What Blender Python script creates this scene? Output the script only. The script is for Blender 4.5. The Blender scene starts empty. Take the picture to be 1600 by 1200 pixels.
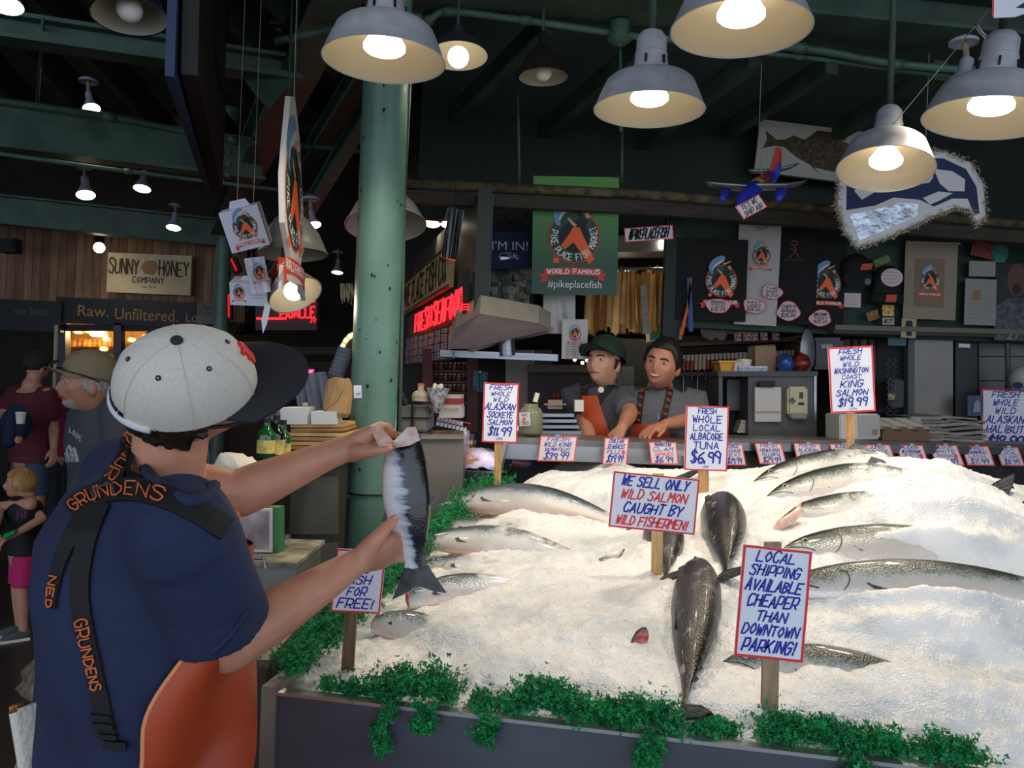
import bpy, bmesh, math, random
from mathutils import Vector as V, Matrix as M, noise
from mathutils.bvhtree import BVHTree
random.seed(7)
SC = bpy.context.scene
COL = SC.collection
# ---------------------------------------------------------------- camera
F = 1250.0                      # focal length in pixels of the 1600x1200 frame
EYE = 1.6
ROLL = math.radians(2.2)
CR, SR = math.cos(ROLL), math.sin(ROLL)
RIGHT, UP, BACK = V((CR, 0, SR)), V((-SR, 0, CR)), V((0, -1, 0))
cd = bpy.data.cameras.new('camera')
cd.sensor_fit = 'HORIZONTAL'; cd.sensor_width = 36.0; cd.lens = 36.0 * F / 1600.0
cd.clip_start = 0.05; cd.clip_end = 100
cam = bpy.data.objects.new('camera', cd); COL.objects.link(cam)
cam.matrix_world = M(((CR, -SR, 0, 0), (0, 0, -1, 0), (SR, CR, 0, EYE), (0, 0, 0, 1)))
SC.camera = cam
# ---------------------------------------------------------------- world: daylight from the open street side behind the camera
w = bpy.data.worlds.new('world'); SC.world = w; w.use_nodes = True
bg = w.node_tree.nodes['Background']
bg.inputs[0].default_value = (0.74, 0.84, 1.0, 1); bg.inputs[1].default_value = 1.9
SC.view_settings.view_transform = 'Standard'
SC.view_settings.look = 'None'
SC.view_settings.gamma = 1.0
SC.view_settings.use_curve_mapping = False
SC.view_settings.exposure = 0.0

# ---------------------------------------------------------------- helpers
def P(px, py, Y):
    u = (px - 800) / F; v = (600 - py) / F
    return V(((u * CR - v * SR) * Y, Y, EYE + (u * SR + v * CR) * Y))
def pix(p):
    x, y, z = p[0] / p[1], 0, (p[2] - EYE) / p[1]
    return (800 + F * (x * CR + z * SR), 600 - F * (z * CR - x * SR))
def S(Y): return Y / F
def FR(px, py, Y, rot=0, yaw=0, tilt=0):
    """frame at a point of the place: x right, y up, z towards the viewer, turned about its own axes"""
    R = M(((RIGHT.x, UP.x, BACK.x), (RIGHT.y, UP.y, BACK.y), (RIGHT.z, UP.z, BACK.z)))
    R = R @ M.Rotation(math.radians(yaw), 3, 'Y') @ M.Rotation(math.radians(tilt), 3, 'X') @ M.Rotation(math.radians(rot), 3, 'Z')
    m = R.to_4x4(); m.translation = P(px, py, Y)
    return m
def frame3(o, x, y):
    x = V(x).normalized(); z = x.cross(V(y)).normalized(); y = z.cross(x)
    m = M((x, y, z)).transposed().to_4x4(); m.translation = V(o); return m

def lin(h):
    if not isinstance(h, str): return tuple(h)
    h = h.lstrip('#'); c = [int(h[i:i+2], 16) / 255 for i in (0, 2, 4)]
    return tuple(((x + .055) / 1.055) ** 2.4 if x > .04045 else x / 12.92 for x in c)
MATS = {}
def mat(name, col='#808080', rough=.6, metal=0., var=0., vscale=8., col2=None, bump=0., bscale=40., emit=0., ecol=None, trans=0., coat=0., stretch=None, alpha=1., sss=0., ior=1.45, detail=4., lo=.35, hi=.65):
    if name in MATS: return MATS[name]
    m = bpy.data.materials.new(name); m.use_nodes = True; nt = m.node_tree; N = nt.nodes; L = nt.links
    b = N['Principled BSDF']; c = lin(col)
    b.inputs['Base Color'].default_value = (*c, 1); b.inputs['Roughness'].default_value = rough
    b.inputs['Metallic'].default_value = metal; b.inputs['IOR'].default_value = ior
    if trans: b.inputs['Transmission Weight'].default_value = trans
    if coat: b.inputs['Coat Weight'].default_value = coat; b.inputs['Coat Roughness'].default_value = .1
    if alpha < 1: b.inputs['Alpha'].default_value = alpha
    if sss: b.inputs['Subsurface Weight'].default_value = sss; b.inputs['Subsurface Radius'].default_value = (.02, .012, .008); b.inputs['Subsurface Scale'].default_value = 1.
    if emit: b.inputs['Emission Color'].default_value = (*lin(ecol or col), 1); b.inputs['Emission Strength'].default_value = emit
    if var or bump or col2:
        tc = N.new('ShaderNodeTexCoord'); mp = N.new('ShaderNodeMapping'); L.new(tc.outputs['Object'], mp.inputs[0])
        if stretch: mp.inputs['Scale'].default_value = stretch
    if var or col2:
        n = N.new('ShaderNodeTexNoise'); n.inputs['Scale'].default_value = vscale; n.inputs['Detail'].default_value = detail
        L.new(mp.outputs[0], n.inputs['Vector'])
        r = N.new('ShaderNodeValToRGB'); L.new(n.outputs[0], r.inputs[0])
        if col2: a, d = c, lin(col2)
        else: a = tuple(x * (1 - var) for x in c); d = tuple(min(1, x * (1 + var)) for x in c)
        r.color_ramp.elements[0].position = lo; r.color_ramp.elements[0].color = (*a, 1)
        r.color_ramp.elements[1].position = hi; r.color_ramp.elements[1].color = (*d, 1)
        L.new(r.outputs[0], b.inputs['Base Color'])
    if bump:
        n2 = N.new('ShaderNodeTexNoise'); n2.inputs['Scale'].default_value = bscale; n2.inputs['Detail'].default_value = 5
        L.new(mp.outputs[0], n2.inputs['Vector'])
        bp = N.new('ShaderNodeBump'); bp.inputs['Strength'].default_value = bump; bp.inputs['Distance'].default_value = .01
        L.new(n2.outputs[0], bp.inputs['Height']); L.new(bp.outputs[0], b.inputs['Normal'])
    MATS[name] = m
    return m

def world_of(o):
    return (world_of(o.parent) @ o.matrix_parent_inverse @ o.matrix_basis) if o.parent else o.matrix_basis.copy()
def attach(o, parent):
    if parent is not None:
        o.parent = parent; o.matrix_parent_inverse = world_of(parent).inverted()
    return o
def tag(o, label=None, cat=None, group=None, kind=None):
    if label: o['label'] = label
    if cat: o['category'] = cat
    if group: o['group'] = group
    if kind: o['kind'] = kind
    return o
def thing(name, label, cat, loc, group=None):
    o = bpy.data.objects.new(name, None); COL.objects.link(o); o.empty_display_size = .05
    o.location = V(loc); return tag(o, label, cat, group)
def copy_tree(o, mx=None, parent=None):
    """copy of a thing with its parts and sub-parts; mx moves the copy"""
    c = o.copy(); COL.objects.link(c)
    if parent is not None: c.parent = parent
    elif mx is not None: c.matrix_basis = mx @ o.matrix_basis
    for ch in [x for x in COL.objects if x.parent == o]: copy_tree(ch, None, c)
    return c

class MB:
    def __init__(s): s.v = []; s.f = []; s.mi = []; s.m = 0; s.col = None
    def add(s, vs, fs):
        k = len(s.v); s.v += [V(x) for x in vs]; s.f += [tuple(i + k for i in f) for f in fs]; s.mi += [s.m] * len(fs); return s
    def box(s, c, size, R=None):
        c = V(c); x, y, z = [d / 2 for d in size]
        vs = [V((a * x, b * y, d * z)) for a in (-1, 1) for b in (-1, 1) for d in (-1, 1)]
        if R is not None: vs = [R @ p for p in vs]
        return s.add([p + c for p in vs], [(0, 1, 3, 2), (4, 6, 7, 5), (0, 4, 5, 1), (2, 3, 7, 6), (0, 2, 6, 4), (1, 5, 7, 3)])
    def fbox(s, mx, c, size):
        x, y, z = [d / 2 for d in size]; c = V(c)
        vs = [mx @ (c + V((a * x, b * y, d * z))) for a in (-1, 1) for b in (-1, 1) for d in (-1, 1)]
        return s.add(vs, [(0, 1, 3, 2), (4, 6, 7, 5), (0, 4, 5, 1), (2, 3, 7, 6), (0, 2, 6, 4), (1, 5, 7, 3)])
    def hexa(s, a, b):
        """a, b: two quads of four points each, front and back"""
        return s.add(list(a) + list(b), [(0, 1, 2, 3), (7, 6, 5, 4), (0, 4, 5, 1), (1, 5, 6, 2), (2, 6, 7, 3), (3, 7, 4, 0)])
    def beam(s, a, b, w, h, up=(0, 0, 1)):
        a = V(a); b = V(b); d = (b - a).normalized(); sd = d.cross(V(up)).normalized(); u = sd.cross(d).normalized()
        q = [sd * (i * w / 2) + u * (j * h / 2) for i, j in ((-1, -1), (1, -1), (1, 1), (-1, 1))]
        return s.hexa([a + x for x in q], [b + x for x in q])
    def ibeam(s, a, b, w, h, t=.02, up=(0, 0, 1)):
        a = V(a); b = V(b); d = (b - a).normalized(); sd = d.cross(V(up)).normalized(); u = sd.cross(d).normalized()
        s.beam(a, b, t, h, up); s.beam(a + u * h / 2, b + u * h / 2, w, t, up); s.beam(a - u * h / 2, b - u * h / 2, w, t, up)
        return s
    def tube(s, pts, r, n=10, cap=True, squash=None):
        pts = [V(p) for p in pts]; k = len(pts)
        rs = r if isinstance(r, (list, tuple)) else [r] * k
        t0 = (pts[1] - pts[0]).normalized()
        a = t0.orthogonal().normalized() if squash is None else (V(squash) - t0 * V(squash).dot(t0)).normalized()
        vs = []
        for i in range(k):
            t = (pts[min(i + 1, k - 1)] - pts[max(i - 1, 0)]).normalized()
            a = (a - t * a.dot(t)).normalized(); b = t.cross(a)
            ra, rb = rs[i] if isinstance(rs[i], (tuple, list)) else (rs[i], rs[i])
            for j in range(n):
                th = 2 * math.pi * j / n
                vs.append(pts[i] + a * (ra * math.cos(th)) + b * (rb * math.sin(th)))
        fs = [(i * n + j, i * n + (j + 1) % n, (i + 1) * n + (j + 1) % n, (i + 1) * n + j) for i in range(k - 1) for j in range(n)]
        if cap: fs += [tuple(range(n - 1, -1, -1)), tuple((k - 1) * n + j for j in range(n))]
        return s.add(vs, fs)
    def limb(s, pts, r, n=12, squash=None):
        """tube with rounded ends"""
        pts = [V(p) for p in pts]; r = list(r) if isinstance(r, (list, tuple)) else [r] * len(pts)
        g = lambda q: max(q) if isinstance(q, (list, tuple)) else q
        sc = lambda q, k: (q[0] * k, q[1] * k) if isinstance(q, (list, tuple)) else q * k
        d0 = (pts[0] - pts[1]).normalized(); d1 = (pts[-1] - pts[-2]).normalized()
        A = [(pts[0] + d0 * g(r[0]) * math.sin(x), sc(r[0], max(math.cos(x), .05))) for x in (1.5, 1.0, .5)]
        B = [(pts[-1] + d1 * g(r[-1]) * math.sin(x), sc(r[-1], max(math.cos(x), .05))) for x in (.5, 1.0, 1.5)]
        allp = A + list(zip(pts, r)) + B
        return s.tube([p for p, _ in allp], [q for _, q in allp], n, True, squash)
    def lathe(s, prof, n=24, mx=None, close=False):
        mx = mx or M.Identity(4); vs = []; fs = []
        for (r, z) in prof:
            for j in range(n):
                th = 2 * math.pi * j / n; vs.append(mx @ V((r * math.cos(th), r * math.sin(th), z)))
        for i in range(len(prof) - 1):
            for j in range(n): fs.append((i * n + j, i * n + (j + 1) % n, (i + 1) * n + (j + 1) % n, (i + 1) * n + j))
        if close: fs += [tuple(range(n - 1, -1, -1)), tuple((len(prof) - 1) * n + j for j in range(n))]
        return s.add(vs, fs)
    def ball(s, c, r, n=12, m=8, mx=None):
        R = r if isinstance(r, (tuple, list)) else (r, r, r); c = V(c); vs = []; fs = []
        for i in range(m + 1):
            ph = math.pi * i / m
            for j in range(n):
                th = 2 * math.pi * j / n
                p = V((R[0] * math.sin(ph) * math.cos(th), R[1] * math.sin(ph) * math.sin(th), R[2] * math.cos(ph)))
                vs.append(c + (mx @ p if mx is not None else p))
        for i in range(m):
            for j in range(n): fs.append((i * n + j, (i + 1) * n + j, (i + 1) * n + (j + 1) % n, i * n + (j + 1) % n))
        return s.add(vs, fs)
    def plate(s, poly, mx, z0=0., z1=.002):
        """extruded outline in the frame mx"""
        k = len(poly)
        vs = [mx @ V((x, y, z1)) for x, y in poly] + [mx @ V((x, y, z0)) for x, y in poly]
        return s.add(vs, [tuple(range(k)), tuple(range(2 * k - 1, k - 1, -1))] + [(i, i + k, (i + 1) % k + k, (i + 1) % k) for i in range(k)])
    def ribbon(s, pts, wd, mx, z=.001):
        for (a, b) in zip(pts[:-1], pts[1:]):
            a = V((a[0], a[1])); b = V((b[0], b[1])); d = b - a
            if d.length < 1e-9: continue
            d.normalize(); nrm = V((-d.y, d.x)) * wd / 2; e = d * wd * .4; a = a - e; b = b + e; z += 2e-6
            s.add([mx @ V((*(q), z)) for q in (a - nrm, b - nrm, b + nrm, a + nrm)], [(0, 1, 2, 3)])
        return s
    def grid(s, fn, nu, nv):
        vs = [fn(i / nu, j / nv) for j in range(nv + 1) for i in range(nu + 1)]; k = nu + 1
        return s.add(vs, [(j * k + i, j * k + i + 1, (j + 1) * k + i + 1, (j + 1) * k + i) for j in range(nv) for i in range(nu)])
    def build(s, name, mats, parent=None, smooth=False, label=None, cat=None, group=None, kind=None, auto=None):
        me = bpy.data.meshes.new(name); me.from_pydata([tuple(p) for p in s.v], [], s.f)
        mats = mats if isinstance(mats, (list, tuple)) else [mats]
        for m in mats: me.materials.append(m)
        if len(mats) > 1: me.polygons.foreach_set('material_index', s.mi)
        if smooth: me.polygons.foreach_set('use_smooth', [True] * len(s.f))
        if auto is not None and smooth:
            try: me.set_sharp_from_angle(angle=math.radians(auto))
            except Exception: pass
        me.update()
        o = bpy.data.objects.new(name, me); COL.objects.link(o); attach(o, parent)
        return tag(o, label, cat, group, kind)

def rect(w, h, cx=0, cy=0): return [(cx - w/2, cy - h/2), (cx + w/2, cy - h/2), (cx + w/2, cy + h/2), (cx - w/2, cy + h/2)]
def ell(a, b, n=24, cx=0, cy=0, t0=0., t1=2*math.pi): 
    return [(cx + a * math.cos(t0 + (t1 - t0) * i / n), cy + b * math.sin(t0 + (t1 - t0) * i / n)) for i in range(n)]
def catmull(pts, k=6):
    pts = [V(p) for p in pts]; out = []
    for i in range(len(pts) - 1):
        p0 = pts[max(i-1, 0)]; p1 = pts[i]; p2 = pts[i+1]; p3 = pts[min(i+2, len(pts)-1)]
        for j in range(k):
            t = j / k
            out.append(.5 * ((2*p1) + (p2-p0)*t + (2*p0-5*p1+4*p2-p3)*t*t + (3*p1-p0-3*p2+p3)*t*t*t))
    out.append(pts[-1]); return out
def struct(mb, name, m, parent=None, **k):
    return mb.build(name, m, parent, kind='structure' if parent is None else None, **k)

# ---- lettering -----------------------------------------------------------
GL = {'A':'00 26 40|12 32','B':'00 06 26 45 34 03|23 42 31 20 00','C':'45 36 16 04 02 10 30 41','D':'00 06 26 44 42 20 00','E':'46 06 00 40|03 33','F':'46 06 00|03 33',
'G':'45 36 16 04 02 10 30 42 43 23','H':'06 00|46 40|03 43','I':'26 20','J':'46 41 30 10 01','K':'06 00|46 02|13 40','L':'06 00 40','M':'00 06 23 46 40','N':'00 06 40 46',
'O':'26 15 03 11 20 31 43 35 26','P':'00 06 36 45 43 32 02','Q':'26 15 03 11 20 31 43 35 26|31 50','R':'00 06 36 45 43 32 02|22 40','S':'45 36 16 05 14 33 42 30 10 01','T':'06 46|26 20',
'U':'06 01 10 30 41 46','V':'06 20 46','W':'06 10 24 30 46','X':'06 40|46 00','Y':'06 23 46|23 20','Z':'06 46 00 40','1':'15 26 20','2':'05 16 36 45 44 00 40','3':'05 16 36 45 34 23|34 42 30 10 01',
'4':'30 36 02 42','5':'46 06 03 33 42 30 00','6':'46 14 02 10 30 41 42 33 02','7':'06 46 10','8':'23 05 16 36 45 23 01 10 30 41 23','9':'43 33 04 05 16 36 45 40','0':'26 15 03 11 20 31 43 35 26',
'$':'45 36 16 05 14 33 42 30 10 01|27 20','#':'10 16|30 36|02 42|04 44','!':'26 22|20 21','.':'10 11','\'':'26 24','/':'00 46','-':'03 43','?':'05 16 36 45 23 22|20 21'}
GL = {k: [[(int(t[0]), int(t[1])) for t in pl.split()] for pl in v.split('|')] for k, v in GL.items()}
def letters(text, width, height, cx, cy, slant=.22, jit=.18, rnd=random):
    """polylines of a hand-lettered line centred at cx, cy"""
    adv = [(2.6 if c in 'I1.!\'' else 3.4 if c == ' ' else 5.4) for c in text]; tot = sum(adv) - 1.2
    sx = width / max(tot, 1); sy = height / 6.0; x = 0; out = []
    for c, a in zip(text, adv):
        ox = -1.2 if c in 'I1.!\'' else 0; dy = rnd.uniform(-jit, jit); sc = 1 + rnd.uniform(-.08, .08)
        for pl in GL.get(c, []):
            q = []
            for (gx, gy) in pl:
                gx2 = gx + rnd.uniform(-jit, jit) + x + ox; gy2 = gy * sc + dy + rnd.uniform(-jit, jit)
                q.append((cx + (gx2 - tot / 2) * sx + slant * (gy2 - 3) * sy, cy + (gy2 - 3) * sy))
            out.append(q)
        x += a
    return out
_FT = {}
def font_mesh(text):
    if text in _FT: return _FT[text]
    cu = bpy.data.curves.new('t', 'FONT'); cu.body = text; cu.size = 1; cu.resolution_u = 3; cu.fill_mode = 'FRONT'
    ob = bpy.data.objects.new('t', cu); COL.objects.link(ob)
    dg = bpy.context.evaluated_depsgraph_get(); me = ob.evaluated_get(dg).to_mesh()
    vs = [v.co.copy() for v in me.vertices]; fs = [tuple(p.vertices) for p in me.polygons]
    ob.evaluated_get(dg).to_mesh_clear(); bpy.data.objects.remove(ob); bpy.data.curves.remove(cu)
    x0 = min(v.x for v in vs); x1 = max(v.x for v in vs); y0 = min(v.y for v in vs); y1 = max(v.y for v in vs)
    vs = [((v.x - (x0+x1)/2) / (x1-x0), (v.y - (y0+y1)/2) / (y1-y0)) for v in vs]
    _FT[text] = (vs, fs); return _FT[text]
def printed(mb, text, w, h, mx, cx=0, cy=0, z=.001, bow=0., slant=0.):
    vs, fs = font_mesh(text)
    mb.add([mx @ V((cx + x * w + slant * y * h, cy + y * h + bow * (1 - 4 * x * x), z)) for x, y in vs], fs)
# ================================================================ materials
GREEN = mat('green_paint', '#3d5a4d', .5, var=.25, vscale=5, bump=.15, bscale=30)
DGREEN = mat('dark_green_paint', '#34483d', .6, var=.3, vscale=4)
CEILM = mat('ceiling_paint', '#4d5245', .8, var=.3, vscale=2)
STEEL = mat('stainless', '#8b8f96', .32, .9, var=.12, vscale=6, stretch=(1, 1, 12))
PANEL = mat('brushed_panel', '#5c626b', .45, .6, var=.15, vscale=2, stretch=(1, 1, 3))
DARK = mat('dark_rubber', '#17181a', .7)
BLACK = mat('black', '#0b0b0c', .6)
WHITE = mat('white_enamel', '#d9d6cc', .4)
WOOD = mat('stake_wood', '#c79a62', .7, var=.25, vscale=4, stretch=(20, 20, 2))
PAPER = mat('white_card', '#e4e6ee', .55, var=.03)
INK_B = mat('blue_ink', '#1d2a9c', .5)
INK_R = mat('red_ink', '#e0323c', .5)
INK_K = mat('black_ink', '#15151a', .6)
ORANGE = mat('orange_print', '#e8622a', .55)
# ================================================================ floor, ceiling, walls
mb = MB(); mb.box((-2, 5, -.05), (26, 26, .1)); struct(mb, 'floor', mat('wet_asphalt', '#1c1c1e', .45, var=.4, vscale=3, bump=.2, bscale=60))
mb = MB(); mb.box((-2, 6.2, 4.55), (26, 18.5, .1)); struct(mb, 'ceiling', CEILM)
mb = MB(); mb.box((5.6, 6.0, 2.25), (.15, 9.5, 4.5)); struct(mb, 'wall_right', DGREEN)
mb = MB(); mb.box((-12, 7.0, 2.25), (.15, 16, 4.5)); struct(mb, 'wall_left', mat('far_left_wall', '#2a2420', .8))
# far facade of the shop across the aisle, with vertical boards
mb = MB(); mb.box((-3.2, 10.6, 2.25), (18, .15, 4.5)); wb = struct(mb, 'wall_back', mat('far_wall', '#1d1d18', .8, var=.2))
bm0 = None
PLK = [mat('board_%d' % i, c, .75, var=.2, vscale=3, stretch=(8, 8, 1)) for i, c in enumerate(('#8a6a50', '#7d5f48', '#94735a'))]
zb0, zb1 = P(150, 478, 9.3).z, P(150, 366, 9.3).z
for i in range(58):
    x = -8.6 + i * .1
    if x > -3.15: break
    mb = MB(); mb.box((x, 9.36, (zb0 + zb1) / 2), (.094, .03, zb1 - zb0 + .25)); o = mb.build('plank', PLK[(i * 7) % 3], wb)
# ---- beams (left bay)
def beam(name, a, b, w, h, m=GREEN, t=.02):
    mb = MB(); mb.ibeam(a, b, w, h, t); return struct(mb, name, m)
beam('ceiling_beam', P(-700, 100, 4.0), P(410, 253, 5.9), .16, .27)
beam('ceiling_beam', P(-500, 275, 7.4), P(420, 372, 9.0), .16, .28)
beam('ceiling_beam', P(-500, -30, 3.2), P(470, 112, 4.15), .14, .10)
beam('ceiling_beam', P(590, -170, 2.8), P(345, 352, 8.6), .2, .2)
beam('ceiling_beam', P(760, -190, 3.6), P(455, 290, 9.0), .14, .16)
beam('ceiling_beam', P(640, 60, 4.0), P(320, 600, 15.), .08, .1)
# joists above the left bay
for i in range(13):
    x0 = -420 + i * 95
    a = P(x0, -120, 3.9); b = P(x0 + 420, 470, 9.2)
    a.z = 4.1; b.z = 4.1
    mb = MB(); mb.beam(a, b, .07, .3); struct(mb, 'ceiling_joist', DGREEN)
# gusset plates and rivets where beams meet
mb = MB(); mx = FR(400, 120, 4.1)
s = S(4.1)
mb.plate([(-30*s, 12*s), (60*s, 0), (20*s, -50*s), (0, -30*s)], mx, -.01, .01); struct(mb, 'trim_1', GREEN)
for k, (x, y) in enumerate(((358, 238), (357, 256), (356, 273))):
    mb = MB(); mb.ball(P(x, y, 5.55), .022, 8, 6); struct(mb, 'trim_%d' % (k + 2), GREEN)
# right bay: big sloped soffit beam, purlins and rafters
beam('ceiling_beam', P(560, -60, 3.3), P(1750, 60, 4.0), .3, .18, DGREEN)
beam('ceiling_beam', P(420, 60, 6.2), P(1750, 150, 6.4), .12, .2, DGREEN)
for (a, b) in (((860, 30, 3.9), (560, 330, 7.)), ((1010, 70, 3.9), (700, 330, 7.)), ((1180, 90, 3.9), (860, 330, 6.8)), ((1300, 100, 4), (1050, 260, 6.0)), ((1470, 110, 4), (1200, 270, 6.))):
    mb = MB(); A = P(*a); B = P(*b); mb.beam(A, B, .07, .1); struct(mb, 'ceiling_rafter', DGREEN)
# pipes
def pipe(pts, r, m=GREEN, label=None, name='pipe', fit=True):
    root = thing(name, label, 'pipe', pts[0])
    mb = MB(); mb.tube(catmull(pts, 5) if len(pts) > 2 else pts, r, 10); mb.build('run', m, root, smooth=True)
    if fit:
        for k in range(1, len(pts) - 1):
            d = (pts[min(k+1, len(pts)-1)] - pts[k-1]).normalized()
            mb = MB(); mb.tube([pts[k] - d * r * 1.6, pts[k] + d * r * 1.6], r * 1.35, 10); mb.build('coupling', m, root, smooth=True)
    return root
pipe([P(-60, 150, 4.2), P(170, 183, 4.6), P(362, 219, 5.1), P(480, 228, 5.6), P(860, 266, 5.8)], .022, label='green pipe running along the top of the long left ceiling beam')
pipe([P(-60, 232, 4.6), P(200, 268, 5.0), P(480, 302, 5.6)], .014, label='thin green conduit under the long left ceiling beam')
pipe([P(430, 65, 3.6), P(620, 25, 3.5), P(668, 32, 3.5), P(700, 18, 3.5), P(820, 32, 3.55), P(1000, 58, 3.65)], .016, label='conduit bending past the lamp beside the green column')
pipe([P(1000, 58, 3.65), P(1250, 75, 3.7), P(1400, 100, 3.75), P(1640, 118, 3.8)], .018, label='upper one of two green pipes over the right lamps')
pipe([P(1060, 70, 3.7), P(1250, 88, 3.75), P(1400, 108, 3.8), P(1640, 136, 3.9)], .014, label='lower one of two green pipes over the right lamps')
for (a, b, l) in (((68, 30, 3.6), (58, 160, 4.4), 'hanger rod at far left between two ceiling beams'), ((770, 150, 5.6), (768, 262, 5.7), 'hanger rod left of the green banner'),
                  ((808, 110, 4.5), (812, 292, 4.42), 'thin rod dropping behind the black reflector lamp'), ((972, 200, 4.5), (972, 285, 4.5), 'thin rod dropping to the right corner of the banner'),
                  ((969, 60, 3.66), (970, 205, 3.7), 'pipe drop behind the middle grey pendant lamp')):
    pipe([P(*a), P(*b)], .008, label=l, name='hanger_rod', fit=False)
# junction box over the centre lamp
t = thing('junction_box', 'round green junction box on the ceiling conduit', 'junction box', P(968, 55, 3.6))
mb = MB(); mb.lathe([(0, .05), (.045, .05), (.045, -.02), (.055, -.02), (.055, -.03), (.03, -.05), (0, -.05)], 20, M.Translation(P(968, 52, 3.6))); mb.build('body', GREEN, t, smooth=True, auto=40)
mb = MB(); mb.tube([P(968, 62, 3.6), P(969, 72, 3.6)], .012); mb.build('nipple', GREEN, t)
# ---- columns
def column(px, py, Y, r, label, z1=4.5):
    c = P(px, py, Y); t = thing('column', None, None, (c.x, c.y, 0)); t['kind'] = 'structure'
    mb = MB(); mb.lathe([(r*1.6, 0), (r*1.6, .06), (r*1.25, .1), (r*1.12, .25), (r*1.05, .5), (r, 1.2), (r*.98, z1 - .25), (r*1.3, z1 - .15), (r*1.5, z1)], 32, M.Translation((c.x, c.y, 0)), True)
    mb.build('shaft', mat('column_paint', '#55786a', .38, var=.12, vscale=6, bump=.12, bscale=25), t, smooth=True, auto=50)
    return t, c
cm, cc = column(591, 450, 3.3, .096, '')
mb = MB()
for k in range(34):   # chipped paint patches standing on the shaft
    a = math.radians(random.uniform(200, 340)); z = random.uniform(1.0, 2.9); r = .0975 + (.004 if z < 1.2 else 0)
    sz = random.uniform(.003, .009); n = V((math.cos(a), math.sin(a), 0)); tn = V((-math.sin(a), math.cos(a), 0)); c0 = V((cc.x, cc.y, z)) + n * (r + .0002)
    k0 = [c0 + tn * (sz * q * math.cos(th)) + V((0, 0, sz * 1.7 * q * math.sin(th))) for th, q in ((j * .9, random.uniform(.5, 1)) for j in range(7))]
    mb.add(k0, [tuple(range(7))])
mb.build('chipped_paint', mat('rust', '#2a2019', .9), cm, kind='stuff')
cm2, cc2 = column(348, 440, 8.8, .085, '')
t = thing('column_sticker', 'small white printed sticker on the green column', 'sticker', P(559, 612, 3.2))
mx = FR(559, 612, 3.215, 2, -12); s = S(3.2)
mb = MB(); mb.plate(rect(13*s, 20*s), mx, 0, .001); mb.build('card', PAPER, t)
mb = MB(); printed(mb, 'ok', 8*s, 5*s, mx, 1*s, -3*s, .0015); mb.build('lettering', INK_K, t)
# cable ties and wire on the column
t = thing('column_cable', 'cream cable looping out left from a black tie on the column', 'cable', P(545, 770, 3.2))
mb = MB(); mb.tube(catmull([P(546, 772, 3.25), P(522, 800, 3.22), P(511, 830, 3.22), P(514, 852, 3.22), P(530, 867, 3.22)], 6), .006, 8); mb.build('cable', mat('cream_cable', '#b9b7a4', .5), t, smooth=True)
mb = MB(); c = V((cc.x, cc.y, P(580, 771, 3.25).z)); mb.tube([c + V((.102*math.cos(a), .102*math.sin(a), 0)) for a in [i*math.pi/8 for i in range(17)]], .004, 6); mb.build('tie', BLACK, t)
t = thing('column_conduit', 'dark electrical conduit strapped to the right side of the column', 'conduit', P(628, 660, 3.25))
mb = MB(); mb.tube([P(640, 128, 3.3), P(632, 300, 3.3), P(628, 500, 3.3), P(624, 690, 3.3)], .008, 8); mb.build('pipe', DGREEN, t)
mb = MB(); mb.box(P(636, 30 + 120, 3.3), (.02, .03, .06)); mb.build('clip', GREEN, t)
# ---- stall: fascia walls
def wallbox(name, a, b, z0, z1, th=.1, m=DGREEN, **k):
    """upright wall slab between two plan points"""
    a = V((a.x, a.y, 0)); b = V((b.x, b.y, 0)); d = (b - a).normalized(); n = V((-d.y, d.x, 0))
    mb = MB(); q = [a, b, b + n * th, a + n * th]
    mb.hexa([p + V((0, 0, z0)) for p in q], [p + V((0, 0, z1)) for p in q]); return struct(mb, name, m, **k)
FW = mat('fascia_green', '#1b2b28', .7, var=.35, vscale=3)
UW = mat('upper_wall', '#121f19', .7, var=.3, vscale=2)
za = P(1300, 520, 4.8).z
wallbox('wall_fascia', P(1062, 400, 4.8), P(1900, 400, 5.2), za, 2.62, .1, mat('fascia_paint', '#21382c', .65, var=.35, vscale=3))
wallbox('wall_upper', P(655, 250, 5.0), P(1900, 300, 5.4), 2.62, 4.3, .1, UW)
wallbox('wall_post', P(1040, 400, 4.75), P(1066, 400, 4.75), 1.9, 2.7, .08, mat('post_green', '#16261f', .6))
# side of the stall running back on the left (name board side)
wallbox('wall_side', P(745, 400, 4.3), P(600, 400, 9.5), 1.93, 2.62, -.08, mat('side_metal', '#4b4c48', .5, .3, var=.3, vscale=4))
wallbox('wall_stall_back', P(560, 400, 7.4), P(1900, 400, 6.4), 0, 4.3, .1, mat('stall_back', '#2b2a26', .75, var=.4, vscale=2))
# long weathered rail across the stall front
ra, rb, rc = P(630, 286, 4.35), P(1000, 303, 4.45), P(1760, 364, 4.7)
root = thing('front_rail', 'long rusty water-stained rail across the top of the stall', 'rail', ra)
RUST = mat('stained_rail', '#6b5d42', .75, col2='#37301f', vscale=18, bump=.4, bscale=60)
mb = MB(); mb.tube([ra, rb, rc], .026, 12); mb.build('top_pipe', RUST, root, smooth=True)
dz = V((0, .03, -.07)); mb = MB(); mb.beam(ra + dz, rb + dz, .05, .07); mb.beam(rb + dz, rc + dz, .05, .07); mb.build('board', mat('rail_board', '#332d24', .7, var=.35, vscale=12, stretch=(1, 1, 6)), root)
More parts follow.
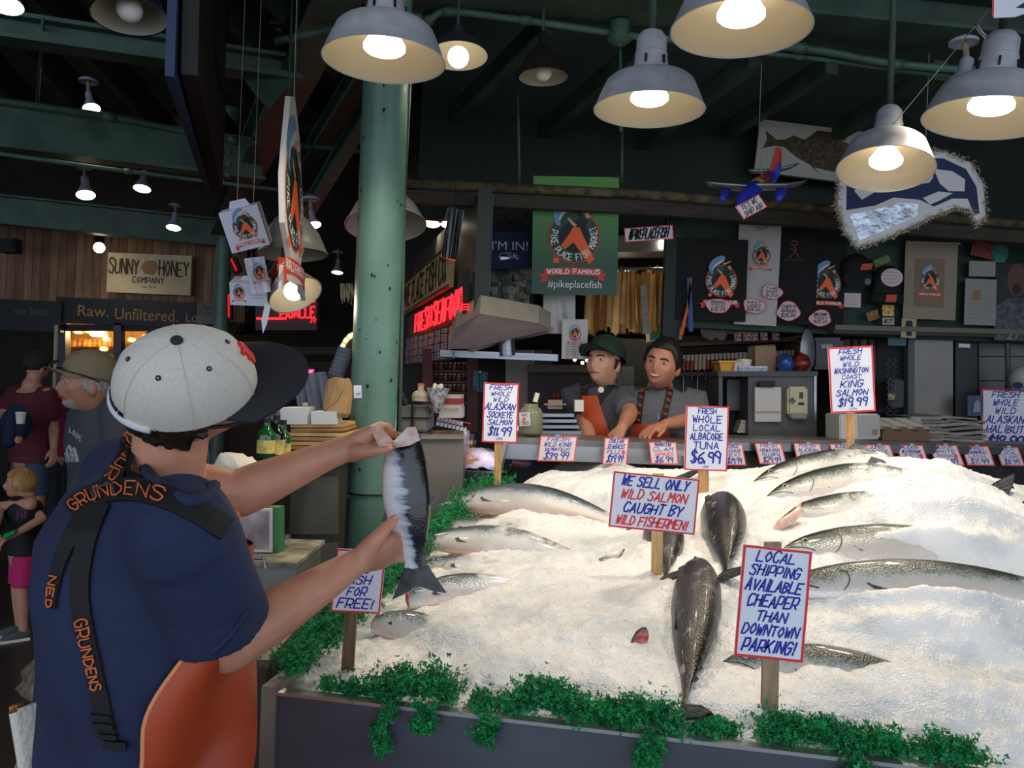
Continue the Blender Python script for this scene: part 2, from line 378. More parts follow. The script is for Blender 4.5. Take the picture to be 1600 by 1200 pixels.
# stall interior: soffit / awning curving out at the left corner
t = thing('corner_canopy', 'cream curved canopy soffit under the red neon at the stall corner', 'canopy', P(770, 510, 4.4))
mb = MB()
q = [P(712, 512, 4.4), P(750, 490, 4.1), P(842, 505, 4.3), P(860, 515, 4.5), P(800, 528, 4.9), P(735, 545, 4.7), P(700, 545, 4.6)]
mb.add(q + [p + V((0, .05, .1)) for p in q], [tuple(range(7)), tuple(range(13, 6, -1))] + [(i, i + 7, (i + 1) % 7 + 7, (i + 1) % 7) for i in range(7)])
mb.build('soffit', mat('canopy_cream', '#9c9484', .55, var=.1), t)
mb = MB(); mb.tube(q[3:6], .02, 8); mb.build('edge_roll', mat('canopy_edge', '#7d776a', .5), t)
t = thing('canopy_support', 'grey metal duct under the cream canopy at the stall corner', 'duct', P(795, 545, 4.7))
mb = MB(); mb.tube([P(790, 520, 4.75), P(793, 556, 4.75)], .05, 16); mb.build('duct', STEEL, t, smooth=True, auto=40)
mb = MB(); mb.box(P(780, 556, 4.8), (.7, .12, .04)); mb.build('flange', STEEL, t)
# ================================================================ ice display
A0 = math.radians(-10.5)
EX, EY = V((math.cos(A0), math.sin(A0), 0)), V((-math.sin(A0), math.cos(A0), 0))
FL = V((-.4535, 1.646, 0))
TMAX, SMAX = 1.95, 3.1
def st(x, y): d = V((x, y, 0)) - FL; return d.dot(EX), d.dot(EY)
def gau(s, t, s0, t0, a, b): return math.exp(-((s - s0) / a) ** 2 - ((t - t0) / b) ** 2)
def smooth01(x): x = max(0, min(1, x)); return x * x * (3 - 2 * x)
def ice_base(s, t):
    h = .965 + .125 * t
    h += .20 * gau(s, t, 1.62, 1.62, .62, .42) + .07 * gau(s, t, .62, 1.7, .5, .35)
    h += .05 * gau(s, t, 1.0, .7, .5, .5) + .05 * gau(s, t, 2.7, 1.8, .3, .3)
    h -= .06 * (1 - smooth01(s / .3)) * (.3 + t)
    h -= .03 * (1 - smooth01(t / .14))
    h -= .12 * smooth01((t - 1.82) / .16)
    return h
BUMPS = []      # (s, t, amp, radius along s, radius along t)
def ice_h(s, t):
    h = ice_base(s, t)
    for (a, b, k, ra, rb) in BUMPS: h += k * math.exp(-((s - a) / ra) ** 2 - ((t - b) / rb) ** 2)
    p = V((s * 1.0, t * 1.0, 0))
    h += .012 * noise.noise(p * 6) + .009 * noise.noise(p * 17) + .0055 * noise.noise(p * 48)
    return h
def ice_hit(px, py, fn=ice_base):
    """where the line of sight through a pixel meets the ice"""
    lo = .8
    Y = .9
    while Y < 5:
        p = P(px, py, Y); s, t = st(p.x, p.y)
        if -.1 < s < SMAX + .5 and -.1 < t < TMAX + .1 and p.z < fn(s, t): break
        Y += .004
    return p
def ice_pt(s, t, dz=0): p = FL + EX * s + EY * t; p.z = ice_h(s, t) + dz; return p
# the tray
root = thing('ice_display', 'grey steel display tray heaped with crushed ice and whole fish', 'display', FL)
def LP(s, t, z): p = FL + EX * s + EY * t; p.z = z; return p
def slab(mb, s0, s1, t0, t1, z0, z1):
    q = [(s0, t0), (s1, t0), (s1, t1), (s0, t1)]; mb.hexa([LP(a, b, z0) for a, b in q], [LP(a, b, z1) for a, b in q])
mb = MB(); slab(mb, 0, SMAX, -.012, 0, .70, .95); mb.build('front_panel', PANEL, root)
mb = MB(); slab(mb, -.004, SMAX, -.022, .004, .95, .957); mb.build('front_lip', mat('bright_edge', '#c9c9c8', .3, .8), root)
mb = MB(); slab(mb, -.03, 0, -.02, TMAX, .70, .965); mb.build('side_panel', mat('scuffed_side', '#8a8478', .6, .3, var=.3, vscale=6), root)
mb = MB(); slab(mb, 0, SMAX, TMAX, TMAX + .02, .70, 1.12); mb.build('back_panel', PANEL, root)
mb = MB(); slab(mb, .02, SMAX, .03, TMAX - .02, .15, .72); mb.build('base_cabinet', mat('base_grey', '#4d4f52', .6, .3), root)
mb = MB(); slab(mb, -.02, SMAX, -.10, .0, .60, .70); mb.build('kick_ledge', mat('ledge', '#8c8a86', .55, .3, var=.2), root)
for (a, b) in ((.05, .08), (SMAX - .1, .08), (.05, TMAX - .1), (SMAX - .1, TMAX - .1)):
    mb = MB(); slab(mb, a, a + .06, b, b + .06, 0, .16); mb.build('leg', STEEL, root)
# fish are declared first so that the ice can be heaped round them
FISH = []
# ================================================================ fish
def fish_mat(name, stops, rough=.3, metal=.25, speck=0., stripe=0., scale=.3, coat=.35):
    m = bpy.data.materials.new(name); m.use_nodes = True; nt = m.node_tree; N = nt.nodes; L = nt.links; b = N['Principled BSDF']
    b.inputs['Roughness'].default_value = rough; b.inputs['Metallic'].default_value = metal; b.inputs['Coat Weight'].default_value = coat; b.inputs['Coat Roughness'].default_value = .12
    at = N.new('ShaderNodeAttribute'); at.attribute_name = 'fc'; sp = N.new('ShaderNodeSeparateColor'); L.new(at.outputs['Color'], sp.inputs[0])
    tc = N.new('ShaderNodeTexCoord')
    nz = N.new('ShaderNodeTexNoise'); nz.inputs['Scale'].default_value = 30; nz.inputs['Detail'].default_value = 6; L.new(tc.outputs['Object'], nz.inputs['Vector'])
    if stripe:   # streaks across the flank
        mp = N.new('ShaderNodeMapping'); mp.inputs['Scale'].default_value = (8, 8, 60); L.new(tc.outputs['Object'], mp.inputs[0]); L.new(mp.outputs[0], nz.inputs['Vector']); nz.inputs['Scale'].default_value = 2.
    ma = N.new('ShaderNodeMath'); ma.operation = 'MULTIPLY_ADD'; ma.inputs[1].default_value = .22 + stripe; L.new(nz.outputs[0], ma.inputs[0])
    su = N.new('ShaderNodeMath'); su.operation = 'SUBTRACT'; su.inputs[1].default_value = (.22 + stripe) / 2; L.new(sp.outputs[1], su.inputs[0]); L.new(su.outputs[0], ma.inputs[2])
    n5 = N.new('ShaderNodeTexNoise'); n5.inputs['Scale'].default_value = 170; n5.inputs['Detail'].default_value = 3; L.new(tc.outputs['Object'], n5.inputs['Vector'])
    m5 = N.new('ShaderNodeMath'); m5.operation = 'MULTIPLY_ADD'; m5.inputs[1].default_value = .34 if not stripe else .1; L.new(n5.outputs[0], m5.inputs[0]); s5 = N.new('ShaderNodeMath'); s5.operation = 'SUBTRACT'; s5.inputs[1].default_value = .17 if not stripe else .05; L.new(ma.outputs[0], s5.inputs[0]); L.new(s5.outputs[0], m5.inputs[2])
    r = N.new('ShaderNodeValToRGB'); L.new(m5.outputs[0], r.inputs[0])
    for i, (p, c) in enumerate(stops):
        e = r.color_ramp.elements[i] if i < 2 else r.color_ramp.elements.new(p)
        e.position = p; e.color = (*lin(c), 1)
    # ice crystals clinging to the skin, as much as the third channel says
    fz = N.new('ShaderNodeTexNoise'); fz.inputs['Scale'].default_value = 22; fz.inputs['Detail'].default_value = 9; fz.inputs['Roughness'].default_value = .7; L.new(tc.outputs['Object'], fz.inputs['Vector'])
    fa = N.new('ShaderNodeMath'); fa.operation = 'ADD'; L.new(fz.outputs[0], fa.inputs[0]); L.new(sp.outputs[2], fa.inputs[1])
    fr_ = N.new('ShaderNodeMapRange'); fr_.inputs['From Min'].default_value = .86; fr_.inputs['From Max'].default_value = 1.16; L.new(fa.outputs[0], fr_.inputs['Value'])
    mxr = N.new('ShaderNodeMix'); mxr.data_type = 'RGBA'; L.new(fr_.outputs[0], mxr.inputs['Factor']); L.new(r.outputs[0], mxr.inputs[6]); mxr.inputs[7].default_value = (*lin('#e6e8e8'), 1)
    L.new(mxr.outputs[2], b.inputs['Base Color'])
    ro = N.new('ShaderNodeMapRange'); ro.inputs['To Min'].default_value = rough; ro.inputs['To Max'].default_value = .55; L.new(fr_.outputs[0], ro.inputs['Value']); L.new(ro.outputs[0], b.inputs['Roughness'])
    me_ = N.new('ShaderNodeMapRange'); me_.inputs['To Min'].default_value = metal; me_.inputs['To Max'].default_value = 0.; L.new(fr_.outputs[0], me_.inputs['Value']); L.new(me_.outputs[0], b.inputs['Metallic'])
    vo = N.new('ShaderNodeTexVoronoi'); vo.inputs['Scale'].default_value = 260; L.new(tc.outputs['Object'], vo.inputs['Vector'])
    bp = N.new('ShaderNodeBump'); bp.inputs['Strength'].default_value = scale; bp.inputs['Distance'].default_value = .003; L.new(vo.outputs['Distance'], bp.inputs['Height']); L.new(bp.outputs[0], b.inputs['Normal'])
    return m
SALMON = fish_mat('salmon_skin', [(0, '#e2a898'), (.2, '#f0e2da'), (.5, '#cfd2ce'), (.64, '#8d9690'), (.76, '#4b524e'), (.95, '#23282a')])
SOCKEYE = fish_mat('sockeye_skin', [(0, '#e4b9a8'), (.2, '#efe3d8'), (.48, '#d6dadd'), (.62, '#9aa5aa'), (.74, '#56626a'), (.95, '#2b343a')])
TUNA = fish_mat('tuna_skin', [(0, '#4c4d54'), (.3, '#232429'), (.55, '#0f1014'), (.8, '#060709'), (.95, '#030304')], .36, .0, coat=.12)
HELD = fish_mat('held_fish_skin', [(0, '#f2efe8'), (.34, '#e3e6ea'), (.5, '#a9b7c4'), (.6, '#2a333d'), (.7, '#10151a'), (.95, '#07090b')], .25, .0, stripe=.3, scale=.12)
PINK = mat('gill_flesh', '#b4433f', .35, col2='#e0a094', vscale=60, coat=.4)
BELLY = mat('belly_flesh', '#e9c3b4', .35, var=.15, vscale=30, coat=.4)
FIN = mat('fin_grey', '#5d6367', .4, col2='#2b3034', vscale=50, stretch=(1, 1, 1), coat=.3)
TAILM = mat('tail_fin_dark', '#3d4245', .4, col2='#15181a', vscale=60, coat=.3)
EYEY = mat('fish_eye_ring', '#b9b49a', .2); EYEK = mat('fish_pupil', '#050505', .1, coat=.8)
MOUTH = mat('fish_mouth', '#2c2a2a', .4)
PROF = [(0, .03), (.02, .2), (.06, .42), (.12, .62), (.2, .8), (.33, .98), (.45, 1), (.58, .88), (.7, .66), (.82, .42), (.9, .31), (.96, .3), (1, .36)]
TPROF = [(0, .03), (.03, .3), (.08, .58), (.16, .84), (.28, 1), (.42, 1), (.58, .84), (.72, .58), (.84, .3), (.93, .12), (1, .1)]
def interp(pr, t):
    for (a, x), (b, y) in zip(pr[:-1], pr[1:]):
        if t <= b: k = (t - a) / (b - a); return x + (y - x) * k
    return pr[-1][1]
def make_fish(mx, L, H, W, label, group, skin, bend=0., name='salmon', t0=0., parts='all', prof=PROF, bendz=0., gill=True, sag=0., frost=(.9, .0)):
    """mx: snout at origin, x along to the tail, y to the back fin, z out of the flank in view"""
    root = thing(name, label, 'fish', mx.translation, group)
    def C(t): return V((t * L, bend * L * 4 * t * (1 - t) - sag * L * max(0, t - .4) ** 2, bendz * L * 4 * t * (1 - t)))
    n = 20; st_ = [t0 + (1 - t0) * i / 30 for i in range(31)]; vs = []; cl = []
    for t in st_:
        h = interp(prof, t) * H / 2; w_ = interp(prof, t) ** 1.1 * W / 2 * (1 if t < .75 else max(.25, 1 - (t - .75) * 3)); c = C(t)
        for j in range(n):
            th = 2 * math.pi * j / n; sy = math.sin(th); cz = math.cos(th)
            y = sy * h * (1.0 if sy > 0 else 1.08); z = cz * w_ * (abs(cz) ** -.15 if abs(cz) > .05 else 1)
            vs.append(mx @ (c + V((0, y, z)))); cl.append((t, (sy + 1) / 2 + .16 * (1 - smooth01((t - .08) / .14)), frost[1] * smooth01((t - frost[0]) / .22), 1))
    fs = [(i * n + j, (i + 1) * n + j, (i + 1) * n + (j + 1) % n, i * n + (j + 1) % n) for i in range(30) for j in range(n)] + [tuple(range(n)), tuple(30 * n + j for j in range(n - 1, -1, -1))]
    mb = MB(); mb.add(vs, fs); o = mb.build('body', skin, root, smooth=True, auto=60)
    ca = o.data.color_attributes.new('fc', 'FLOAT_COLOR', 'POINT')
    ca.data.foreach_set('color', [x for c in cl for x in c])
    hh = lambda t: interp(prof, t) * H / 2
    ww = lambda t: interp(prof, t) ** 1.1 * W / 2
    def fin(nm, pts, m, t, z=0, th=.0015):
        c = C(t); f = mx @ M.Translation(c + V((0, 0, z)))
        mb = MB(); mb.plate(pts, f, -th, th); mb.build(nm, m, root)
    # tail
    a, q = hh(1), H * .62
    sp = q * .9
    mb = MB(); f = mx @ M.Translation(C(1) - V((.012 * L, 0, 0)))
    out = [(0, a), (sp * .45, q * .62), (sp * 1.05, q * .95), (sp * .93, q * .5), (sp * .74, .12 * q), (sp * .72, -.1 * q), (sp * .95, -q * .5), (sp * 1.1, -q * .95), (sp * .45, -q * .62), (0, -a)]
    mb.plate(out, f, -.003, .003); tl = mb.build('tail_fin', TAILM, root)
    mb = MB()
    for k in range(9):
        y = -1 + 2 * k / 8; mb.ribbon([(.1 * sp, y * a * .8), (sp * (.70 + .28 * abs(y)), y * q * .85)], .0022 * L / .4, f, .0035)
    mb.build('fin_rays', FIN, tl)
    if parts == 'all' or 'd' in parts:
        fin('dorsal_fin', [(-.05 * L, hh(.45) * .9), (-.02 * L, hh(.45) + .1 * H * 2), (.03 * L, hh(.45) + .07 * H * 2), (.07 * L, hh(.5) * .9)], FIN, .47)
        fin('adipose_fin', [(-.02 * L, hh(.8) * .8), (.01 * L, hh(.8) * 1.5), (.03 * L, hh(.8) * 1.35), (.015 * L, hh(.8) * .8)], FIN, .8)
    if parts == 'all' or 'v' in parts:
        fin('pelvic_fin', [(-.03 * L, -hh(.56)), (.05 * L, -hh(.56) - .1 * H), (.07 * L, -hh(.56) * .98), (.02 * L, -hh(.56) * .85)], FIN, .56, ww(.56) * .4)
        fin('anal_fin', [(-.03 * L, -hh(.76) * .9), (.0 * L, -hh(.76) - .17 * H), (.04 * L, -hh(.8) - .08 * H), (.05 * L, -hh(.8) * .8)], FIN, .76)
    if parts == 'all' or 'p' in parts:
        fin('pectoral_fin', [(0, -.02 * L), (.05 * L, .012 * L), (.12 * L, .0), (.13 * L, -.02 * L), (.08 * L, -.035 * L), (.02 * L, -.035 * L)], FIN, .235, ww(.235) * .93 , .002)
    if t0 == 0 and (parts == 'all' or 'h' in parts):
        for sz in (1,):
            e = C(.075) + V((0, hh(.075) * .35, ww(.075) * .86 * sz)); f = mx @ M.Translation(e)
            mb = MB(); mb.lathe([(H * .055, -.002), (H * .052, .0025), (0, .004)], 16, f); ey = mb.build('eye', EYEY, root, smooth=True)
            mb = MB(); mb.lathe([(H * .03, .002), (H * .025, .0055), (0, .007)], 14, f); mb.build('pupil', EYEK, ey, smooth=True)
        mb = MB(); pts = [mx @ (C(t) + V((0, hh(t) * y, ww(t) * zz))) for t, y, zz in ((.0, 0, .3), (.03, -.12, .88), (.06, -.2, .93), (.09, -.35, .92), (.11, -.5, .86))]
        mb.tube(catmull(pts, 3), .0012 * L / .5, 6); mb.build('mouth', MOUTH, root)
        if gill:
            mb = MB(); pts = [mx @ (C(t) + V((0, hh(t) * y, ww(t) * z))) for t, y, z in ((.165, .62, .76), (.185, .4, .92), (.195, .1, 1.0), (.19, -.25, .98), (.175, -.55, .83), (.15, -.8, .6))]
            mb.tube(catmull(pts, 4), .0010 * L / .5, 6); mb.build('gill_edge', mat('gill_line', '#5d5855', .5), root)
    if 'c' in parts:   # cut behind the gills: red flesh showing
        f = mx @ M.Translation(C(t0)) @ M.Rotation(math.radians(-90), 4, 'Y')
        mb = MB(); h0 = hh(t0); w0 = ww(t0)
        mb.ball((0, 0, 0), (1, 1, 1), 14, 8, None); mb.v = [mx @ (C(t0) + V((v.x * .018 * L, v.y * h0 * .96, v.z * w0 * 1.03))) for v in mb.v]
        mb.build('cut_flesh', PINK, root, smooth=True)
    return root
def lay(head, tail, Hpx, label, group, skin, lift=0., bend=0., W=.5, name='salmon', side=.6, tl=0., **k):
    """fish lying on the ice between two points seen in the photograph"""
    a = ice_hit(*head); b = ice_hit(*tail); a = a + V((0, 0, lift)); b = b + V((0, 0, lift + tl))
    x = (b - a); L = x.length; x.normalize(); to = (V((0, 0, EYE)) - (a + b) / 2).normalized()
    z = (to * side + V((0, 0, 1)) * (1 - side)); z = (z - x * z.dot(x)).normalized(); y = z.cross(x)
    mx = M((x, y, z)).transposed().to_4x4(); mx.translation = a
    H = Hpx * S((a.y + b.y) / 2)
    return make_fish(mx, L, H, H * W, label, group, skin, bend, name, **k)
g1, g2 = 'small silver salmon on the left of the ice', 'large king salmon heaped on the right of the ice'
lay((742, 768), (1050, 752), 62, 'silver salmon at the back left of the ice, snout by the parsley, arched highest', g1, SOCKEYE, .032, .06, tl=-.04, parts='hp', frost=(.08, .6))
lay((722, 784), (1010, 800), 54, 'silver salmon second from the back left with red gill and thin dark back', g1, SOCKEYE, .034, .06, t0=.06, parts='pc', tl=-.05, frost=(.15, .62))
lay((688, 812), (985, 826), 62, 'most exposed silver salmon on the left ice, whole flank and fin showing', g1, SOCKEYE, .064, .075, parts='hvp', tl=-.06, frost=(.7, .5))
lay((672, 834), (900, 850), 50, 'silver salmon head showing just under the most exposed left salmon', g1, SOCKEYE, .03, .03, parts='hp', tl=-.06, frost=(.2, .6))
lay((652, 866), (935, 880), 58, 'silver salmon with two red gill slits, scaly tail end showing through ice', g1, SOCKEYE, .042, .06, t0=.03, parts='pc', tl=-.05, frost=(.25, .5))
lay((660, 890), (880, 904), 50, 'mostly buried silver salmon right of the held fish tail', g1, SOCKEYE, .022, .03, parts='hp', tl=-.06, frost=(.1, .6))
lay((612, 962), (860, 908), 54, 'silver salmon with red gill below the held fish tail', g1, SOCKEYE, .032, .05, t0=.1, parts='pc', tl=-.05, frost=(.4, .62))
lay((566, 992), (745, 985), 54, 'speckled silver salmon at the front left beside the wooden sign stake', g1, SOCKEYE, .032, .03, t0=.1, parts='pc', tl=-.06, frost=(.4, .65))
lay((1178, 752), (1545, 776), 74, 'king salmon along the crest of the right heap, head at far left', g2, SALMON, .0, .10, W=.6, frost=(.22, .5))
lay((1198, 780), (1590, 812), 80, 'king salmon second from the top of the right heap, dark closed head', g2, SALMON, .01, .10, W=.6, frost=(.2, .48))
lay((1226, 806), (1660, 880), 84, 'king salmon with cut red neck and loose lower jaw on the right heap', g2, SALMON, .01, .075, W=.6, t0=.06, parts='c', frost=(.08, .46))
lay((1222, 862), (1720, 930), 92, 'king salmon with clear eye and pink belly, third head down the right heap', g2, SALMON, .008, .06, W=.6, parts='hpv', frost=(.26, .46))
lay((1210, 945), (1790, 985), 92, 'king salmon with raised fin and open pink belly above the shipping sign edge', g2, SALMON, .045, .035, W=.6, parts='hpv', frost=(.5, .42))
lay((1130, 1030), (1600, 1085), 108, 'big pale scaly salmon half behind the local shipping sign', g2, SALMON, -.006, .03, W=.55, gill=False, parts='hp', tl=-.06, frost=(.42, .5))
lay((1440, 1062), (1740, 1050), 60, 'buried salmon at lower right, dark snout and back breaking the ice', g2, SALMON, -.022, .03, W=.6, parts='h', tl=-.04, frost=(.06, .5))
lay((1440, 790), (1575, 768), 44, 'salmon tail end standing out of the ice at the far right', g2, SALMON, .0, .0, frost=(.0, .5))
# loose lower jaw of the cut king salmon
p = ice_hit(1228, 822); t = thing('fish_jaw', 'pale open lower jaw sticking out left of the cut king salmon', 'fish jaw', p, None)
mx = FR(1228, 820, p.y - .02, 22); s = S(p.y)
mb = MB(); mb.tube(catmull([mx @ V((-24*s, -8*s, 0)), mx @ V((-12*s, 3*s, .01)), mx @ V((8*s, 8*s, .01)), mx @ V((30*s, 10*s, -.02))], 4), [(.004, .004)] + [(.012, .014)] * 4 + [(.016, .018)] * 8, 10, squash=(0, 1, 0)); mb.build('jaw', BELLY, t, smooth=True)
mb = MB(); mb.tube(catmull([mx @ V((-25*s, -8*s, .004)), mx @ V((-13*s, 8*s, .012)), mx @ V((6*s, 16*s, .012)), mx @ V((26*s, 18*s, -.01))], 4), .003, 6); mb.build('lip', MOUTH, t, smooth=True)
# dark tunas
def tuna(head, tail, wpx, label, lift=.0, fin=True, bend=.02):
    a = ice_hit(*head) + V((0, 0, lift)); b = ice_hit(*tail) + V((0, 0, lift - .005)); x = b - a; L = x.length; x.normalize()
    z = V((-.62, -.1, .78)); z = (z - x * z.dot(x)).normalized(); y = z.cross(x)
    mx = M((x, y, z)).transposed().to_4x4(); mx.translation = a; W = wpx * S((a.y + b.y) / 2)
    r = make_fish(mx, L, W * 1.05, W * .95, label, 'dark albacore tuna standing in the ice', TUNA, bend, 'tuna', parts='h', prof=TPROF, gill=False, frost=(-.3, .29))
    if fin:
        f = mx @ M.Translation((.2 * L, -W * .05, W * .46)) @ M.Rotation(.05, 4, 'Y')
        mb = MB(); mb.plate([(0, .012*L), (.1*L, .018*L), (.25*L, .012*L), (.4*L, -.008*L), (.42*L, -.012*L), (.25*L, -.012*L), (.08*L, -.014*L), (0, -.012*L)], f, -.004, .003); mb.build('long_pectoral_fin', TAILM, r)
        for k in range(5):
            tt = .66 + k * .05; h = interp(TPROF, tt) * W * .52; c = mx @ M.Translation((tt * L, bend * L * 4 * tt * (1 - tt) + h * .95, 0))
            mb = MB(); mb.plate([(0, 0), (.018*L, .016*L), (.03*L, .002*L)], c, -.002, .002); mb.build('finlet', TAILM, r)
    return r
tuna((1088, 892), (1066, 1128), 74, 'long dark tuna lying head-away at the front centre of the ice', .03)
tuna((1122, 788), (1132, 905), 66, 'dark tuna with pale fin behind the local shipping sign', .022)
tuna((1030, 822), (1040, 905), 60, 'dark tuna half hidden behind the stake of the red and blue sign', .012, False)
p = ice_hit(998, 1005); t = thing('fish_collar', 'red fish gill and grey fin poking out of the front ice', 'fish piece', p)
mx = FR(1000, 1003, p.y - .01, 60, 0, -30); s = S(p.y)
mb = MB(); mb.plate(ell(22*s, 10*s, 18), mx, 0, .008); mb.build('gill', PINK, t)
mb = MB(); mb.tube([mx @ V((22*s*math.cos(a), 11*s*math.sin(a), .006)) for a in [i*.16 for i in range(21)]], .0035, 6); mb.build('gill_rim', FIN, t, smooth=True)
mx = FR(957, 1030, p.y - .03, 14, 0, -30)
mb = MB(); mb.plate([(-26*s, -4*s), (-20*s, 3*s), (0, 5*s), (26*s, 9*s), (26*s, 3*s), (0, -4*s), (-18*s, -8*s)], mx, 0, .006); mb.build('fin', TAILM, t)
for (px, py, w_, h_, r_, lb) in ((1448, 1097, 38, 12, -4, 'small dark fin tip showing in the ice at lower right'), (905, 955 - 20, 30, 8, 0, None)):
    if not lb: continue
    p = ice_hit(px, py); mx = FR(px, py, p.y - .01, r_, 0, -40); s = S(p.y)
    mb = MB(); mb.plate([(-w_/2*s, h_*.3*s), (-w_*.2*s, h_*.5*s), (w_*.2*s, h_*.2*s), (w_/2*s, h_*.5*s), (w_*.4*s, -h_*.2*s), (0, -h_*.6*s), (-w_*.3*s, -h_*.2*s)], mx, -.004, .006)
    mb.build('fish_fin', FIN, None, label=lb, cat='fish fin')
# ---- heap ice over the buried parts
def cover(px, py, amp, rs, rt):
    p = ice_hit(px, py); s, t = st(p.x, p.y); BUMPS.append((s, t, amp, rs, rt))
for c in ((920, 765, .02, .16, .1), (980, 790, .03, .14, .1), (860, 875, .02, .12, .06), (820, 905, .03, .2, .08), (780, 945, .02, .14, .07), (720, 995, .02, .1, .07), (1000, 860, .03, .15, .12), (880, 985, .02, .2, .15),
          (1450, 800, .05, .3, .05), (1520, 845, .06, .3, .05), (1420, 885, .05, .2, .03), (1560, 905, .06, .3, .04), (1420, 975, .05, .25, .03), (1560, 985, .05, .25, .04), (1420, 745, .055, .3, .12), (1470, 800, .06, .32, .12), (1400, 830, .05, .22, .08), (1480, 880, .06, .32, .09), (1560, 870, .05, .25, .1), (1500, 930, .03, .2, .03), (1440, 1000, .055, .22, .06), (1560, 1000, .05, .2, .07), (1480, 1085, .03, .25, .08), (1040, 930, .03, .06, .06), (1150, 860, .02, .05, .1), (1010, 880, .025, .06, .06), (1060, 800, .03, .06, .06), (1120, 960, .02, .05, .1)):
    cover(*c)
# ---- the ice itself
def ice_material():
    m = bpy.data.materials.new('crushed_ice'); m.use_nodes = True; nt = m.node_tree; N = nt.nodes; L = nt.links; b = N['Principled BSDF']
    tc = N.new('ShaderNodeTexCoord')
    n1 = N.new('ShaderNodeTexNoise'); n1.inputs['Scale'].default_value = 5; n1.inputs['Detail'].default_value = 8; L.new(tc.outputs['Object'], n1.inputs['Vector'])
    r = N.new('ShaderNodeValToRGB'); r.color_ramp.elements[0].position = .36; r.color_ramp.elements[0].color = (*lin('#d3d9dd'), 1); r.color_ramp.elements[1].position = .58; r.color_ramp.elements[1].color = (*lin('#fafaf8'), 1)
    L.new(n1.outputs[0], r.inputs[0]); L.new(r.outputs[0], b.inputs['Base Color'])
    b.inputs['Roughness'].default_value = .32; b.inputs['Subsurface Weight'].default_value = .4; b.inputs['Subsurface Radius'].default_value = (.02, .024, .03); b.inputs['Subsurface Scale'].default_value = .6
    n2 = N.new('ShaderNodeTexVoronoi'); n2.inputs['Scale'].default_value = 190; L.new(tc.outputs['Object'], n2.inputs['Vector'])
    n3 = N.new('ShaderNodeTexNoise'); n3.inputs['Scale'].default_value = 110; n3.inputs['Detail'].default_value = 6; L.new(tc.outputs['Object'], n3.inputs['Vector'])
    ad = N.new('ShaderNodeMath'); ad.operation = 'ADD'; L.new(n2.outputs['Distance'], ad.inputs[0]); L.new(n3.outputs[0], ad.inputs[1])
    bp = N.new('ShaderNodeBump'); bp.inputs['Strength'].default_value = .4; bp.inputs['Distance'].default_value = .005; L.new(ad.outputs[0], bp.inputs['Height']); L.new(bp.outputs[0], b.inputs['Normal'])
    return m
ICE = ice_material()
mb = MB(); mb.grid(lambda u, v: ice_pt(.0 + u * (SMAX), .002 + v * (TMAX - .004)), 420, 280)
mb.build('crushed_ice', ICE, None, smooth=True, label='crushed white ice heaped in the steel fish display', cat='ice', kind='stuff')
# loose grains on top
mb = MB(); rn = random.Random(3)
for k in range(7000):
    s_ = rn.uniform(.01, 2.4); t_ = rn.uniform(.01, 1.9); 
    p = ice_pt(s_, t_, .0005); r = rn.uniform(.0015, .0042)
    a = V((rn.gauss(0, 1), rn.gauss(0, 1), rn.gauss(0, 1))).normalized(); b_ = a.orthogonal().normalized(); c_ = a.cross(b_)
    mb.add([p + a*r, p + b_*r*.8 - a*r*.3, p - b_*r*.6 + c_*r*.8 - a*r*.3, p - b_*r*.5 - c_*r*.9 - a*r*.3], [(0, 1, 2), (0, 2, 3), (0, 3, 1), (1, 3, 2)])
mb.build('ice_grains', mat('ice_grain', '#fbfcff', .4), None, label='loose sparkling ice grains scattered over the heaped ice', cat='ice grains', kind='stuff')
p = ice_hit(1372, 722); mx = FR(1372, 717, p.y - .02, -14, 25, -20); s = S(p.y)
t = thing('ice_block', 'single clear-edged white ice cube perched on the crest of the right heap', 'ice cube', p)
mb = MB(); w_, h_, d_ = 26*s, 17*s, 22*s
bmv = bmesh.new(); bmesh.ops.create_cube(bmv, size=1); bmesh.ops.bevel(bmv, geom=bmv.edges[:], offset=.16, segments=3, affect='EDGES')
mb.add([mx @ V((v.co.x*w_, v.co.y*h_, v.co.z*d_)) for v in bmv.verts], [tuple(v.index for v in f.verts) for f in bmv.faces] if not bmv.verts.index_update() else []); bmv.free()
mb.build('cube', mat('ice_cube', '#eef0f4', .25, sss=.3), t, smooth=True)
